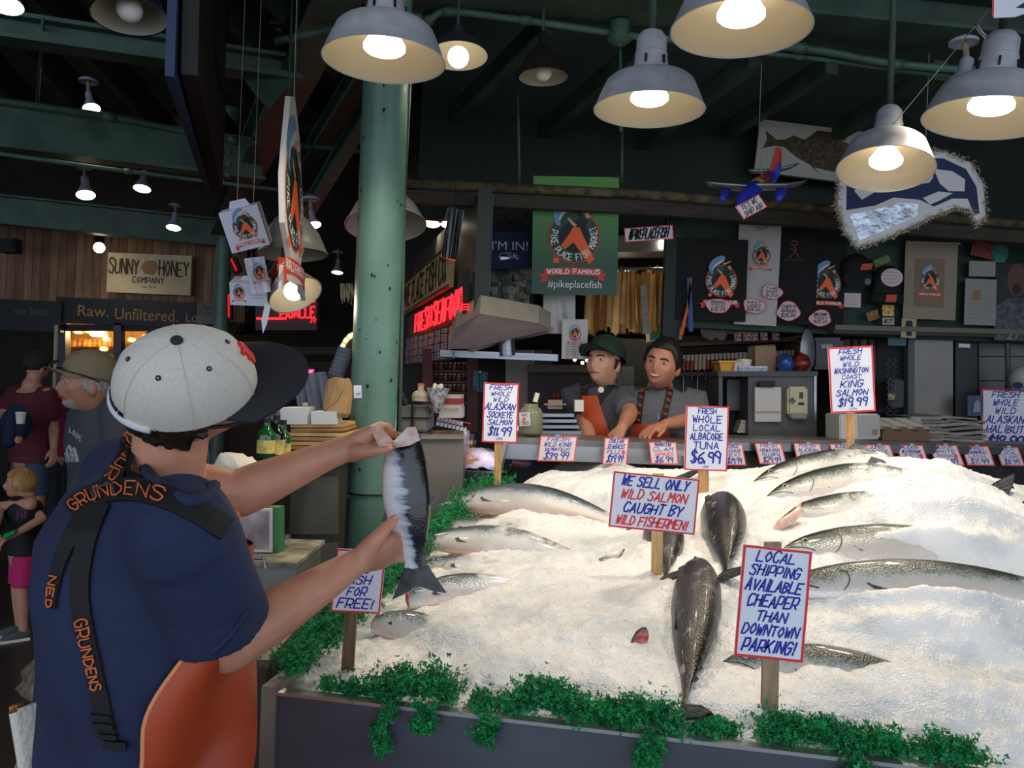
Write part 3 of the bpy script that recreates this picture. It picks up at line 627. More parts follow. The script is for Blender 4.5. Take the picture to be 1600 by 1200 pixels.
# ================================================================ parsley
LEAF = mat('parsley_leaf', '#1aa052', .5, col2='#0c6238', vscale=40, sss=.1)
STEM = mat('parsley_stem', '#1c7a3c', .5)
def parsley(pts, rad, n, label, seed, drop=0.):
    """curly garland along a line of points"""
    rn = random.Random(seed); pts = catmull(pts, 5) if len(pts) > 2 else [V(p) for p in pts]
    root = thing('parsley', label, 'parsley', pts[len(pts)//2], 'green garnish parsley edging the ice')
    ms = MB(); ms.tube(pts, .004, 6)
    ml = MB()
    for k in range(n // 26):
        i = rn.randrange(len(pts) - 1); o = pts[i].lerp(pts[i+1], rn.random())
        d = V((rn.gauss(0, .9), rn.gauss(-.1, .8), abs(rn.gauss(.5, .5)) - drop)).normalized(); ln = rad * rn.uniform(.45, 1.15)
        b = o + d * ln; mid = o.lerp(b, .5) + V((rn.uniform(-1, 1), rn.uniform(-1, 1), .6)) * ln * .15
        ms.tube([o, mid, b], [.002, .0016, .001], 4)
        for q in range(26):
            f = rn.random() ** .6; c = (o.lerp(mid, f * 2) if f < .5 else mid.lerp(b, f * 2 - 1)) + V((rn.gauss(0, 1), rn.gauss(0, 1), rn.gauss(0, 1))) * rad * .17 * (.4 + f)
            nrm = V((rn.gauss(0, 1), rn.gauss(-.5, 1), rn.gauss(.6, 1))).normalized(); a = nrm.orthogonal().normalized(); a = (M.Rotation(rn.uniform(0, 6.28), 3, nrm) @ a); e = nrm.cross(a)
            r = rn.uniform(.0035, .0075)
            vs = [c] + [c + (a * math.cos(th) + e * math.sin(th)) * r * (1.15 if j % 2 == 0 else .5) + nrm * r * (.5 if j % 2 == 0 else -.1) for j, th in enumerate([i2 * math.pi / 3.5 for i2 in range(7)])]
            ml.add(vs, [(0, j, j + 1) for j in range(1, 7)])
    ms.build('stem', STEM, root); ml.build('leaves', LEAF, root, kind='stuff')
    return root
def rim(px, py, Y=None, dz=.015):
    p = ice_hit(px, py); return p + V((0, 0, dz))
def front(px, dz=.012, dt=.02):
    s0 = 0; u = None   # point on the front lip under the pixel column px
    for k in range(400):
        s_ = k * SMAX / 400; q = LP(s_, dt, .957 + dz)
        if pix(q)[0] >= px: return q
    return q
def fk(px, dz=.0, dt=.02): return front(px, dz, dt)
k = 0
for (pts, r, n, lb) in (
    ([LP(.0, .02, .99), LP(.01, .12, 1.0), LP(.02, .22, 1.01)], .05, 2400, 'thick curly parsley heaped on the front left corner of the tray'),
    ([LP(.01, .25, 1.01), LP(.02, .4, 1.02), LP(.02, .55, 1.03)], .05, 2400, 'curly parsley on the left tray edge just below the free fish sign'),
    ([LP(.0, .6, 1.03), LP(.0, .85, 1.05), LP(.0, 1.05, 1.06)], .05, 2200, 'parsley on the left tray edge behind the free fish sign'),
    ([LP(.0, 1.1, 1.06), LP(.0, 1.3, 1.08), LP(.01, 1.5, 1.10)], .062, 3000, 'dark parsley on the left tray edge right of the held fish'),
    ([LP(.02, 1.5, 1.11), LP(.06, 1.68, 1.13), LP(.10, 1.86, 1.14)], .08, 3400, 'darkest dense parsley at the back left corner of the ice'),
    ([fk(505), fk(560), fk(610)], .035, 900, 'thin parsley trail along the lip right of the corner clump'),
    ([fk(590, .01), fk(650, .02), fk(700, .01)], .052, 2600, 'wide parsley clump on the front lip left of centre'),
    ([fk(745), fk(775, .005), fk(800)], .035, 900, 'small parsley sprig between the two wide front clumps'),
    ([fk(820, .01), fk(850, .03), fk(890, .01)], .05, 2400, 'parsley clump with a tall pointed top at front centre'),
    ([fk(900), fk(925, .008), fk(945)], .035, 1000, 'low parsley clump right of the tall pointed one'),
    ([fk(965, .004), fk(1005, .012), fk(1055, .006)], .048, 2000, 'parsley clump under the tail of the long dark tuna'),
    ([fk(1075), fk(1105, .012), fk(1130)], .03, 800, 'small upright parsley sprig right of the tuna tail'),
    ([fk(1195, .006), fk(1255, .016), fk(1310, .006)], .045, 2200, 'parsley clump below the stake of the local shipping sign'),
    ([fk(1325), fk(1370, .008), fk(1405)], .04, 1300, 'parsley clump near the right end of the front lip'),
    ([fk(1440), fk(1480, .01), fk(1515)], .042, 1300, 'last parsley clump at the lower right of the ice')):
    k += 1; parsley(pts, r, n, lb, k)
for (px, ln, lb) in ((598, .085, 'parsley strand hanging over the front panel on the left'), (662, .03, 'short parsley tuft drooping over the lip'), (765, .04, 'tiny parsley tuft drooping over the lip left of centre'), (1010, .05, 'parsley ball drooping over the panel below the tuna'), (1340, .03, 'wispy parsley tuft drooping over the right lip')):
    k += 1; q = front(px, .0, -.035); parsley([q, q - V((0, 0, ln * .5)), q - V((.01, 0, ln))], .025, 700, lb, k, drop=.9)
# ================================================================ lamps
SHADE = mat('grey_enamel', '#a9abb0', .45, var=.12, vscale=20, bump=.05)
INNER = mat('lamp_inside', '#a39c8a', .5)
WARM = (1., .85, .66)
BULB = mat('lit_bulb', '#fff1d8', emit=5., ecol='#ffedd0')
def lamp_light(loc, watts, parent, col=WARM, r=.05, name='bulb_light', d=V((0, 0, -1)), spot=150):
    l = bpy.data.lights.new(name, 'SPOT'); l.energy = watts; l.color = col; l.shadow_soft_size = r; l.spot_size = math.radians(spot); l.spot_blend = .6
    o = bpy.data.objects.new(name, l); COL.objects.link(o); o.location = loc; o.rotation_euler = d.to_track_quat('-Z', 'Y').to_euler(); attach(o, parent)
    return o
def barn_lamp(px, py, wpx, Y, label, lean=(0, 0), stem=True, watts=30, flat=1., on=True, slots=True, stem_to=None):
    c = P(px, py, Y); R = wpx * S(Y) / 2
    mx = M.Translation(c) @ M.Rotation(math.radians(lean[0]), 4, 'Y') @ M.Rotation(math.radians(lean[1]), 4, 'X')
    t = thing('pendant_lamp', label, 'lamp', c, 'grey enamel barn lamps over the ice')
    prof = [(R, 0), (R*1.015, .008*R), (R, .02*R), (R*.89, .30*R*flat), (R*.80, .50*R*flat), (R*.72, .57*R*flat), (R*.5, .64*R*flat), (R*.33, .70*R*flat)]
    mb = MB(); mb.lathe(prof, 48, mx); mb.build('shade', SHADE, t, smooth=True, auto=50)
    mb = MB(); mb.lathe([(R*.995, .004), (R*.87, .29*R*flat), (R*.77, .48*R*flat), (R*.5, .6*R*flat), (R*.3, .66*R*flat), (0, .67*R*flat)], 48, mx); mb.build('shade_lining', INNER, t, smooth=True)
    z = .70*R*flat
    nk = MB(); nk.lathe([(R*.34, z - .01), (R*.33, z + .02*R), (R*.29, z + .3*R), (R*.3, z + .32*R), (R*.28, z + .34*R), (R*.27, z + .62*R), (R*.2, z + .72*R), (R*.1, z + .74*R)], 32, mx, False); nk.build('socket_cap', SHADE, t, smooth=True, auto=35)
    if slots:
        for k in range(6):
            a = math.radians(-90 - 25 + k * 60); q = mx @ M.Translation((math.cos(a)*R*.318, math.sin(a)*R*.318, z + .15*R)) @ M.Rotation(a, 4, 'Z')
            mb = MB(); mb.fbox(q, (0, 0, 0), (.012, .035*R, .15*R)); mb.build('vent_slot', BLACK, t)
    mb = MB(); mb.lathe([(R*.30, .16*R), (R*.345, .2*R), (R*.345, .26*R), (R*.2, .5*R)], 28, mx); mb.lathe([(0, .13*R), (R*.2, .14*R), (R*.30, .16*R)], 28, mx)
    mb.build('bulb', BULB if on else WHITE, t, smooth=True)
    if stem:
        top = mx @ V((0, 0, z + .72*R)); e = stem_to or V((top.x, top.y, 4.45))
        mb = MB(); mb.tube([top, e], .014, 10); mb.build('stem', DGREEN, t, smooth=True)
        mb = MB(); mb.lathe([(.05, -.02), (.05, .0), (0, .0)], 16, M.Translation(e)); mb.build('ceiling_plate', DGREEN, t)
    if on: lamp_light(mx @ V((0, 0, .10*R)), watts, t, r=.06)
    return t
W0 = 39
barn_lamp(600, 96, 190, 2.6, 'grey enamel barn lamp hanging in front of the green column', watts=W0)
barn_lamp(1014, 173, 171, 2.9, 'grey enamel barn lamp hanging over the middle of the ice', watts=W0)
barn_lamp(1157, 48, 214, 2.32, 'largest grey enamel barn lamp, cropped by the top edge', watts=W0)
barn_lamp(1545, 187, 190, 2.75, 'grey enamel barn lamp tilted at the right edge', lean=(7, 0), watts=W0)
barn_lamp(1383, 266, 142, 3.3, 'grey dome lamp tilted over the blue and silver team sign', lean=(8, -13), watts=W0, flat=1.15, slots=False)
# loose wire on the right lamp
t = thing('lamp_wire', 'thin wire strung diagonally between the two right lamps', 'wire', P(1390, 205, 3.3))
mb = MB(); mb.tube([P(1545, 15, 2.7), P(1388, 204, 3.3)], .002, 6); mb.build('wire', mat('wire_grey', '#8f8d85', .5), t)
t = thing('lamp_chain', 'short pale chain above the right tilted lamp', 'chain', P(1535, 60, 2.75))
mb = MB(); mb.tube(catmull([P(1525, 38, 2.7), P(1533, 50, 2.72), P(1545, 62, 2.74), P(1547, 80, 2.75), P(1545, 96, 2.75)], 4), .006, 8); mb.build('chain', STEEL, t)
# floods and reflectors
def reflector(px, py, wpx, Y, axis, label, m, on, deep=.75, watts=12, neck=True, emit=BULB, cat='lamp', bulb_out=.0):
    """dome reflector whose open side looks along axis"""
    c = P(px, py, Y); R = wpx * S(Y) / 2; ax = V(axis).normalized()
    q = (-ax).to_track_quat('Z', 'Y').to_matrix().to_4x4(); q.translation = c
    t = thing('reflector_lamp', label, cat, c)
    mb = MB(); mb.lathe([(R*1.04, -.01*R), (R*1.04, .02*R), (R, .04*R), (R*.93, .2*deep*R), (R*.78, .5*deep*R), (R*.5, .82*deep*R), (R*.24, deep*R), (R*.2, deep*R*1.1)], 36, q); mb.build('shade', m, t, smooth=True, auto=50)
    mb = MB(); mb.lathe([(R, 0), (R*.9, .2*deep*R), (R*.74, .48*deep*R), (R*.4, .8*deep*R), (0, .85*deep*R)], 36, q); mb.build('lining', INNER, t, smooth=True)
    if neck: mb = MB(); mb.lathe([(R*.2, deep*R), (R*.2, deep*R*1.35), (R*.12, deep*R*1.45), (0, deep*R*1.46)], 20, q); mb.build('socket', m, t, smooth=True, auto=40)
    mb = MB(); mb.ball(q @ V((0, 0, (.22 - bulb_out) * R)), R * .36, 18, 12); mb.build('bulb', emit if on else WHITE, t, smooth=True)
    if on: lamp_light(q @ V((0, 0, (-.2 - bulb_out) * R)), watts, t, d=ax)
    tp = q @ V((0, 0, deep*R*1.4)); mb = MB(); mb.tube([tp, V((tp.x, tp.y, 4.5))], .006, 6); mb.build('stem', DGREEN, t)
    return t
GUN = mat('gunmetal', '#3d3f42', .4, .5)
ALU = mat('spun_aluminium', '#8f8a84', .25, .9, var=.2, vscale=5)
reflector(716, 88, 92, 3.4, (.05, -.1, -1), 'dark grey flood lamp half hidden behind the front barn lamp', GUN, True, .75, bulb_out=.25)
reflector(849, 121, 76, 3.5, (.05, 0, -1), 'unlit dark metal reflector hanging from the conduit', mat('dark_spun', '#4a4641', .3, .8), False, 1.3)
reflector(203, 26, 110, 2.6, (.12, -.1, -1), 'shiny chrome dome lamp cropped at the top left', mat('chrome', '#b9b9c4', .12, 1.), False, 1.2)
DOME = mat('dusty_dome', '#8a887f', .35, var=.1, vscale=12)
reflector(457, 398, 106, 3.6, (.08, -.05, -1), 'large grey dome lamp behind the hanging cut-out sign', DOME, False, 1.25)
reflector(462, 462, 84, 3.5, (.5, -.35, -.8), 'lower grey dome lamp tilted to the right, lit', DOME, True, 1.0, 8)
reflector(603, 352, 122, 4.2, (.1, -.25, -1), 'pale dome lamp hidden behind the green column', mat('pale_dome', '#c9c3b2', .4), False, 1.0)
# small ceiling floods
PARB = mat('par_white', '#9aa0b0', .35); 
PARE = mat('par_lit', '#fff6dd', emit=8., ecol='#fff3d0')
def par(px, py, Y, r, ax, label, watts=4, plate=True, stem=.09):
    c = P(px, py, Y); ax = V(ax).normalized(); q = (-ax).to_track_quat('Z', 'Y').to_matrix().to_4x4(); q.translation = c
    R = r * S(Y); t = thing('spot_bulb', label, 'bulb', c, 'small flood bulbs under the ceiling')
    mb = MB(); mb.lathe([(R, 0), (R*.98, .12*R), (R*.55, 1.0*R), (R*.4, 1.4*R), (R*.4, 2.3*R), (0, 2.3*R)], 20, q); mb.build('bulb', PARB, t, smooth=True, auto=50)
    mb = MB(); mb.lathe([(R*.96, 0), (R*.6, -.14*R), (0, -.2*R)], 20, q); mb.build('lens', PARE, t, smooth=True)
    b0 = q @ V((0, 0, 2.2*R)); b1 = b0 + V((-.01, .01, stem))
    mb = MB(); mb.tube([b0, b0.lerp(b1, .5) - ax * .01, b1], .012, 8); mb.build('holder', mat('tan_holder', '#8b7a66', .6), t)
    if plate: mb = MB(); mb.lathe([(.055, -.012), (.055, 0), (.02, .02), (0, .02)], 20, M.Translation(b1)); mb.build('ceiling_plate', PARB, t)
    lamp_light(c + ax * .03, watts, t, r=.03, d=ax, spot=120)
par(143, 170, 4.9, 13, (.35, -.3, -.9), 'lit flood bulb with round white plate above the long left beam')
par(134, 305, 6.0, 14, (.25, -.3, -.9), 'lit flood bulb below the long left beam on the far left')
par(222, 295, 6.4, 13, (.05, -.3, -.95), 'lit flood bulb below the long left beam nearer the dark hanging board', plate=False)
par(271, 356, 7.6, 11, (.05, -.3, -.95), 'lit flood bulb in front of the lower left beam')
par(491, 352, 5.0, 11, (.3, -.3, -.9), 'lit flood bulb beside the grey dome lamps')
par(527, 426, 8.0, 9, (0, -.2, -1), 'distant lit lamp left of the green column')
par(675, 350, 5.6, 13, (0, -.3, -1), 'left lit bulb of the pair above the name board', plate=False)
par(700, 351, 5.0, 12, (0, -.3, -1), 'right lit bulb of the pair above the name board', plate=False)
par(1497, 143, 3.2, 26, (-.35, -.25, -.95), 'bright flood bulb behind the right tilted barn lamp', 14)
par(8, 8, 3.0, 26, (.1, -.2, -1), 'lit bulb cropped at the very top left corner', 8)
t = thing('globe_bulb', 'round lit bulb on the facade left of the honey shop sign', 'bulb', P(155, 387, 8.9))
mb = MB(); mb.ball(P(155, 387, 8.9), .06, 16, 10); mb.build('globe', PARE, t, smooth=True)
mb = MB(); mb.tube([P(155, 382, 8.92), P(156, 368, 8.95)], .05, 12); mb.build('holder', BLACK, t)
lamp_light(P(155, 387, 8.7), 6, t)
# ================================================================ hand-lettered signs
def sc(poly, s): return [(x * s, y * s) for x, y in poly]
def card(root, mx, w, h, lines, s, border=INK_R, bw=2.2, paper=None, skew=0., pen=.0, th=.003, seed=1, slant=.3, margin=.84, topgap=.04):
    rn = random.Random(seed)
    sh = M.Identity(4); sh[0][1] = skew; mx = mx @ sh
    mb = MB(); mb.plate(sc(rect(w, h), s), mx, -th, 0); mb.build('card', paper or PAPER, root)
    if border:
        mb = MB()
        for a, b in zip(rect(w - bw, h - bw), rect(w - bw, h - bw)[1:] + rect(w - bw, h - bw)[:1]):
            k = 5; pts = [((a[0] + (b[0]-a[0])*i/k + rn.uniform(-.3, .3)) * s, (a[1] + (b[1]-a[1])*i/k + rn.uniform(-.3, .3)) * s) for i in range(k + 1)]
            mb.ribbon(pts, bw * s, mx, .0006)
        mb.build('border', border, root)
    tot = sum(l[1] for l in lines); y = h / 2 * (1 - topgap) ; bym = {}
    for l in lines:
        tx, rel, m, wd = l[:4]; hh = rel / tot * h * (1 - topgap * 1.5); lh = hh * .72
        for pl in letters(tx, w * margin * wd * s, lh * s, (l[4] if len(l) > 4 else 0) * s, (y - hh / 2) * s, slant, .2, rn):
            bym.setdefault((m, tx), MB()).ribbon(pl, max(lh * .165, pen) * s, mx, .001)
        y -= hh
    for (m, _), b in bym.items(): b.build('lettering', m, root)
    return mx
def stake(root, px0, py0, px1, py1, wpx, Y, Y1=None, m=WOOD):
    a = P(px0, py0, Y); b = P(px1, py1, Y1 or Y); d = (b - a).normalized(); b = b + d * .05; w_ = wpx * S(Y)
    mb = MB(); sd = RIGHT * w_ / 2; f = V((0, .006, 0))
    mb.hexa([a - sd, a + sd, a + sd + f * 2, a - sd + f * 2], [b - sd * 1.05, b + sd * .95, b + sd * .95 + f * 2, b - sd * 1.05 + f * 2]); mb.build('stake', m, root)
gs = 'hand-lettered price signs on wooden stakes'
B_, R_ = INK_B, INK_R
def sign(px, py, w, h, rot, Y, lines, label, stk, yaw=0, skew=0., bw=2.2, seed=1, tilt=0, m=WOOD, **k):
    root = thing('price_sign', label, 'sign', P(stk[2], stk[3], Y), gs)
    mx = FR(px, py, Y, rot, yaw, tilt); card(root, mx, w, h, lines, S(Y), bw=bw, seed=seed, skew=skew, **k)
    stake(root, stk[0], stk[1], stk[2], stk[3], stk[4], Y + .004, m=m)
    return root
Yk = lambda x, y: ice_hit(x, y).y
sign(782, 645, 55, 93, -2, 3.36, [('FRESH', 1, B_, .75), ('WHOLE', .9, B_, .65), ('WILD', .9, B_, .5), ('ALASKAN', 1.3, B_, 1), ('SOCKEYE', 1.2, B_, .85), ('SALMON', 1.1, B_, .8), ('$11.99', 1.7, B_, .75), ('USA', .5, B_, .2)], 'white sign for Alaskan sockeye salmon at 11.99 by the back parsley', (780, 604, 777, 775, 11), yaw=4)
sign(1104, 685, 67, 101, -2, Yk(1100, 770) - .02, [('FRESH', 1, B_, .5), ('WHOLE', 1.2, B_, .8), ('LOCAL', 1.1, B_, .75), ('ALBACORE', 1.2, B_, .9), ('TUNA', 1.2, B_, .7), ('$6.99', 2, B_, .8), ('USA', .4, B_, .15)], 'white sign for local albacore tuna at 6.99 over the ice', (1100, 640, 1100, 770, 16), seed=2, slant=.05)
sign(1022, 786, 135, 87, -5.5, Yk(1027, 897) - .01, [('WE SELL ONLY', 1.1, B_, .92), ('WILD SALMON', 1, R_, .9), ('CAUGHT BY', 1.1, B_, .8), ('WILD FISHERMEN!', 1, R_, .98)], 'wide sign lettered in alternating blue and red about wild salmon', (1029, 740, 1027, 897, 17), seed=3, bw=2.6, m=mat('fresh_wood', '#dcb27a', .7, var=.15, vscale=4, stretch=(20, 20, 2)))
sign(1208, 943, 108, 174, -6, Yk(1204, 1117) - .01, [('LOCAL', 1, B_, .66), ('SHIPPING', 1, B_, .85), ('AVAILABLE', 1.1, B_, .95), ('CHEAPER', 1.1, B_, .85), ('THAN', 1, B_, .52), ('DOWNTOWN', 1, B_, .95), ('PARKING!', 1.2, B_, .9)], 'largest blue-lettered sign offering local shipping at the front ice', (1209, 848, 1204, 1117, 25), seed=4, bw=4, skew=-.02, m=mat('grey_wood', '#9a8468', .75, var=.25, vscale=4, stretch=(20, 20, 2)))
sign(1331, 593, 70, 103, 3, Yk(1330, 724) - .01, [('FRESH', 1, B_, .6), ('WHOLE', .9, B_, .55), ('WILD', .9, B_, .42), ('WASHINGTON', 1, B_, .9), ('COAST', .8, B_, .5), ('KING', 1.3, B_, .58), ('SALMON', 1.2, B_, .82), ('$19.99', 1.6, B_, .75), ('USA', .35, B_, .2)], 'white sign for Washington coast king salmon at 19.99', (1330, 545, 1330, 726, 11), seed=5, bw=2.6)
sign(1571, 661, 76, 106, -1, Yk(1572, 744) - .01, [('FRESH', 1, B_, .65), ('WHOLE', 1, B_, .6), ('WILD', 1, B_, .5), ('ALASKAN', 1.2, B_, .9), ('HALIBUT', 1.2, B_, .92), ('$18.99', 2, B_, .85), ('USA', .5, B_, .25)], 'white sign for Alaskan halibut at 18.99, cut by the right edge', (1573, 612, 1572, 746, 18), seed=6, bw=2.6)
sign(560, 908, 77, 98, -3, Yk(543, 1045) - .02, [('PET', 1, B_, .5), ('THE', 1, B_, .5), ('FISH', 1, B_, .6), ('FOR', 1, B_, .45), ('FREE!', 1.1, B_, .85)], 'free fish sign on a dark stake behind the fishmonger\'s forearm', (553, 862, 543, 1045, 19), seed=7, bw=2.6, skew=.05, m=mat('old_wood', '#6e5b42', .8, var=.35, vscale=4, stretch=(20, 20, 2)))
# underline on the albacore sign is part of its lettering; small tags clipped along the counter
gt = 'small price cards clipped along the counter edge'
CY = lambda x: 3.66 if x < 1090 else 3.85 + (x - 1090) / 510 * .62
TAGP = mat('tag_card', '#cfc8cc', .55)
for k, (x, y, w_, h_, sk, ln, lb) in enumerate((
    (871, 701, 58, 40, .12, ('FRESH', 'WILD KING', 'SALMON FILLET', '$39.99'), 'price card for wild king salmon fillet, leftmost on the counter'),
    (962, 705, 38, 42, .1, ('CHILEAN', 'SEABASS', 'FILLET', '$39.99'), 'price card for Chilean seabass on the counter edge'),
    (1037, 708, 43, 35, -.08, ('MANHATTAN', 'CLAM', 'CHOWDER', '$6.99'), 'price card for Manhattan clam chowder on the counter'),
    (1146, 710, 34, 34, -.15, ('COOKED', 'CRAB', 'MEAT', '$29.99'), 'price card half hidden right of the albacore sign'),
    (1204, 709, 42, 33, -.2, ('FRESH', 'HAWAIIAN', 'YELLOWFIN', '$29.99'), 'price card for Hawaiian yellowfin on the right counter'),
    (1264, 709, 42, 33, -.15, ('FRESH', 'ALASKAN', 'ROCKFISH', '$12.99'), 'price card at 12.99 left of the king salmon stake'),
    (1320, 710, 40, 33, -.2, ('ALASKAN', 'HOTSMOKED', 'SCALLOP', '$7.99'), 'price card crossed by the king salmon sign stake'),
    (1375, 711, 42, 33, -.3, ('JUMBO', 'WHITE', 'PRAWNS', '$14.99'), 'price card with a red dot behind the perched ice cube'),
    (1426, 711, 42, 32, -.25, ('ALASKAN', 'WEATHERVANE', 'SCALLOP', '$19.99'), 'price card at 19.99 right of the ice cube'),
    (1479, 711, 44, 32, -.3, ('MEDIUM', 'WHITE', 'PRAWNS', '$14.99'), 'price card at 14.99 on the right counter'),
    (1528, 712, 43, 31, -.25, ('COOKED', 'SHRIMPMEAT', 'LOCAL', '$7.99'), 'price card at 7.99 left of the halibut stake'),
    (1578, 713, 36, 30, -.25, ('FRESH', 'LOCAL', 'CLAMS', '$8.99'), 'last price card on the right, behind the halibut stake'))):
    Y = CY(x) - .03; root = thing('price_card', lb, 'price card', P(x, y + h_/2, Y), gt)
    mx = FR(x, y, Y, -1, 0, -12)
    card(root, mx, w_, h_, [(ln[0], .9, INK_B, .7), (ln[1], 1, INK_B, .85), (ln[2], .8, INK_R if k == 2 else INK_B, .8), (ln[3], 1.5, INK_B, .75)], S(Y), paper=TAGP, bw=1.6, skew=sk, seed=20 + k, th=.002)
    if k in (1, 7, 8, 9):
        mb = MB(); mb.plate(sc(ell(2.6, 3.4, 12, w_*.32, -2), S(Y)), mx, .0015, .002); mb.build('red_dot', INK_R, root)
    mb = MB(); mb.fbox(mx, (0, h_*.5*S(Y), -.008), (.02, .012, .02)); mb.build('clip', STEEL, root)
# ================================================================ market emblem
EM = [mat('emblem_dark', '#141c1a', .6), ORANGE, mat('emblem_green', '#24483a', .6), mat('emblem_red', '#c8402f', .6), mat('emblem_blue', '#6f8fb4', .5), mat('emblem_skin', '#c9987a', .6), mat('emblem_white', '#d9dcd8', .6), mat('emblem_lightblue', '#b9c9d6', .5)]
def emblem(mx, r, parent, text=True, ribbon=True, disc=True, z=.0008, name='emblem', base=None):
    mb = MB(); c = lambda pts: [((x - 420) / 215 * r, (620 - y) / 215 * r) for x, y in pts]; e = .0003
    if disc:
        mb.m = 3; mb.plate(ell(r, r, 40), mx, z, z + e); mb.m = 2; mb.plate(ell(r*.955, r*.955, 40), mx, z, z + 2*e)
        mb.m = 0; mb.plate(ell(r*.58, r*.58, 36), mx, z, z + 3*e)
    if text:
        mb.m = 6; tx = 'PIKE PLACE FISH MARKET'; a0, a1 = math.radians(165), math.radians(385); rr = r * .77
        for i, ch in enumerate(tx):
            a = a0 + (a1 - a0) * i / (len(tx) - 1)
            for pl in GL.get(ch, []):
                pts = []
                for gx, gy in pl:
                    dx = (gx - 2) / 4 * r * .105; dy = (gy - 3) / 6 * r * .24
                    # lettering reads along the bottom of the ring: glyph up points to the centre
                    R2 = rr - dy; aa = a + dx / rr; pts.append((R2 * math.cos(aa), R2 * math.sin(aa)))
                mb.ribbon(pts, r * .034, mx, z + 8*e)
    z2 = z + 4*e
    mb.m = 1; mb.plate(c([(250, 800), (275, 785), (300, 800), (298, 832), (255, 835)]), mx, z2, z2 + e)
    mb.m = 4; mb.plate(c([(470, 300), (455, 345), (380, 400), (325, 440), (300, 490), (310, 530), (275, 525), (255, 480), (245, 440), (262, 385), (300, 335), (360, 295), (420, 280)]), mx, z2, z2 + e)
    mb.m = 7; mb.plate(c([(455, 345), (380, 400), (325, 440), (300, 490), (292, 470), (315, 415), (370, 370), (430, 335)]), mx, z2, z2 + 1.6*e)
    mb.m = 0; mb.plate(c([(440, 480), (500, 455), (525, 480), (515, 540), (470, 560), (425, 545)]), mx, z2, z2 + e); mb.plate(c([(440, 400), (465, 395), (490, 455), (455, 470)]), mx, z2, z2 + e)
    mb.m = 5; mb.plate(c([(430, 385), (540, 345), (535, 365), (465, 400), (440, 410)]), mx, z2, z2 + 2*e); mb.plate(c([(360, 465), (375, 462), (440, 520), (425, 540), (395, 515)]), mx, z2, z2 + 2*e); mb.plate(ell(r*.11, r*.14, 14, (530-420)/215*r, (620-435)/215*r), mx, z2, z2 + 2*e)
    mb.m = 0; mb.plate(c([(500, 415), (535, 395), (560, 420), (550, 445), (530, 412)]), mx, z2, z2 + 3*e)
    mb.m = 1; mb.plate(c([(410, 540), (465, 540), (485, 590), (590, 800), (545, 840), (415, 660), (345, 722), (315, 688), (375, 600)]), mx, z2, z2 + 3*e)
    if ribbon:
        n = 12; top = []; bot = []
        for i in range(n + 1):
            x = 180 + (655 - 180) * i / n; k = (i / n - .5) * 2; y = 868 + 16 * k * k; top.append((x, y)); bot.append((x, y + 62))
        mb.m = 3; mb.plate(c([(135, 925), (200, 915), (215, 980), (150, 990), (165, 955)]), mx, z2, z2 + e); mb.plate(c([(630, 915), (685, 910), (665, 945), (675, 975), (615, 965)]), mx, z2, z2 + e)
        mb.m = 3; mb.plate(c(bot + top[::-1]), mx, z2, z2 + 2*e)
        mb.m = 6
        for pl in letters('WORLD FAMOUS', 2.0*r, .16*r, 0, (620 - 902) / 215 * r, 0, .0): mb.ribbon(pl, r*.04, mx, z2 + 3*e)
    return mb.build(name, EM, parent)
# ================================================================ green banner
def cloth(name, mx, w, h, m, parent, amp=.01, nx=24, ny=24, th=.004, taper=0., seed=0., sag=0.):
    """hanging cloth with thickness and soft folds"""
    def f(u, v, d):
        x = (u - .5) * w * (1 - taper * (1 - v)); y = (v - .5) * h + sag * (u - .5) ** 2
        return mx @ V((x, y, d + amp * (1 - v * .6) * (math.sin(u * 9 + seed) * .6 + math.sin(u * 17 + v * 3 + seed * 2) * .4)))
    mb = MB(); mb.grid(lambda u, v: f(u, v, 0), nx, ny); mb.grid(lambda u, v: f(1 - u, v, -th), nx, ny)
    k = nx + 1; n1 = k * (ny + 1)
    fs = []
    for i in range(nx): fs.append((i, n1 + nx - i, n1 + nx - i - 1, i + 1)); a = ny * k + i; fs.append((a + 1, n1 + ny * k + nx - i - 1, n1 + ny * k + nx - i, a))
    for j in range(ny): fs.append((j * k, (j + 1) * k, n1 + (j + 1) * k + nx, n1 + j * k + nx)); fs.append((j * k + nx, n1 + j * k, n1 + (j + 1) * k, (j + 1) * k + nx))
    mb.f += fs; mb.mi += [0] * len(fs)
    return mb.build(name, m, parent, smooth=True, auto=60)
Y = 4.52; s = S(Y); mx = FR(899, 368, Y, -1)
root = thing('banner', 'green vinyl banner with orange overalls emblem hanging behind the rail', 'banner', P(899, 460, Y))
gm = bpy.data.materials.new('banner_green'); gm.use_nodes = True; N = gm.node_tree.nodes; L = gm.node_tree.links
tc = N.new('ShaderNodeTexCoord'); sx = N.new('ShaderNodeSeparateXYZ'); L.new(tc.outputs['Generated'], sx.inputs[0]); r_ = N.new('ShaderNodeValToRGB'); L.new(sx.outputs[2], r_.inputs[0])
r_.color_ramp.elements[0].color = (*lin('#204a38'), 1); r_.color_ramp.elements[0].position = .25; r_.color_ramp.elements[1].color = (*lin('#57a03c'), 1); L.new(r_.outputs[0], N['Principled BSDF'].inputs['Base Color'])
cloth('sheet', mx, 134*s, 184*s, gm, root, .002)
emblem(mx @ M.Translation((-2*s, -3*s, .006)), 41*s, root)
mb = MB(); printed(mb, '#pikeplacefish', 84*s, 15*s, mx, 0, -78*s, .007); mb.build('lettering', EM[6], root)
for x, y in ((-62, 86), (62, 88)):
    mb = MB(); mb.lathe([(2.2*s, 0), (2.2*s, .006), (1*s, .007)], 12, mx @ M.Translation((x*s, y*s, .002))); mb.build('grommet', STEEL, root)
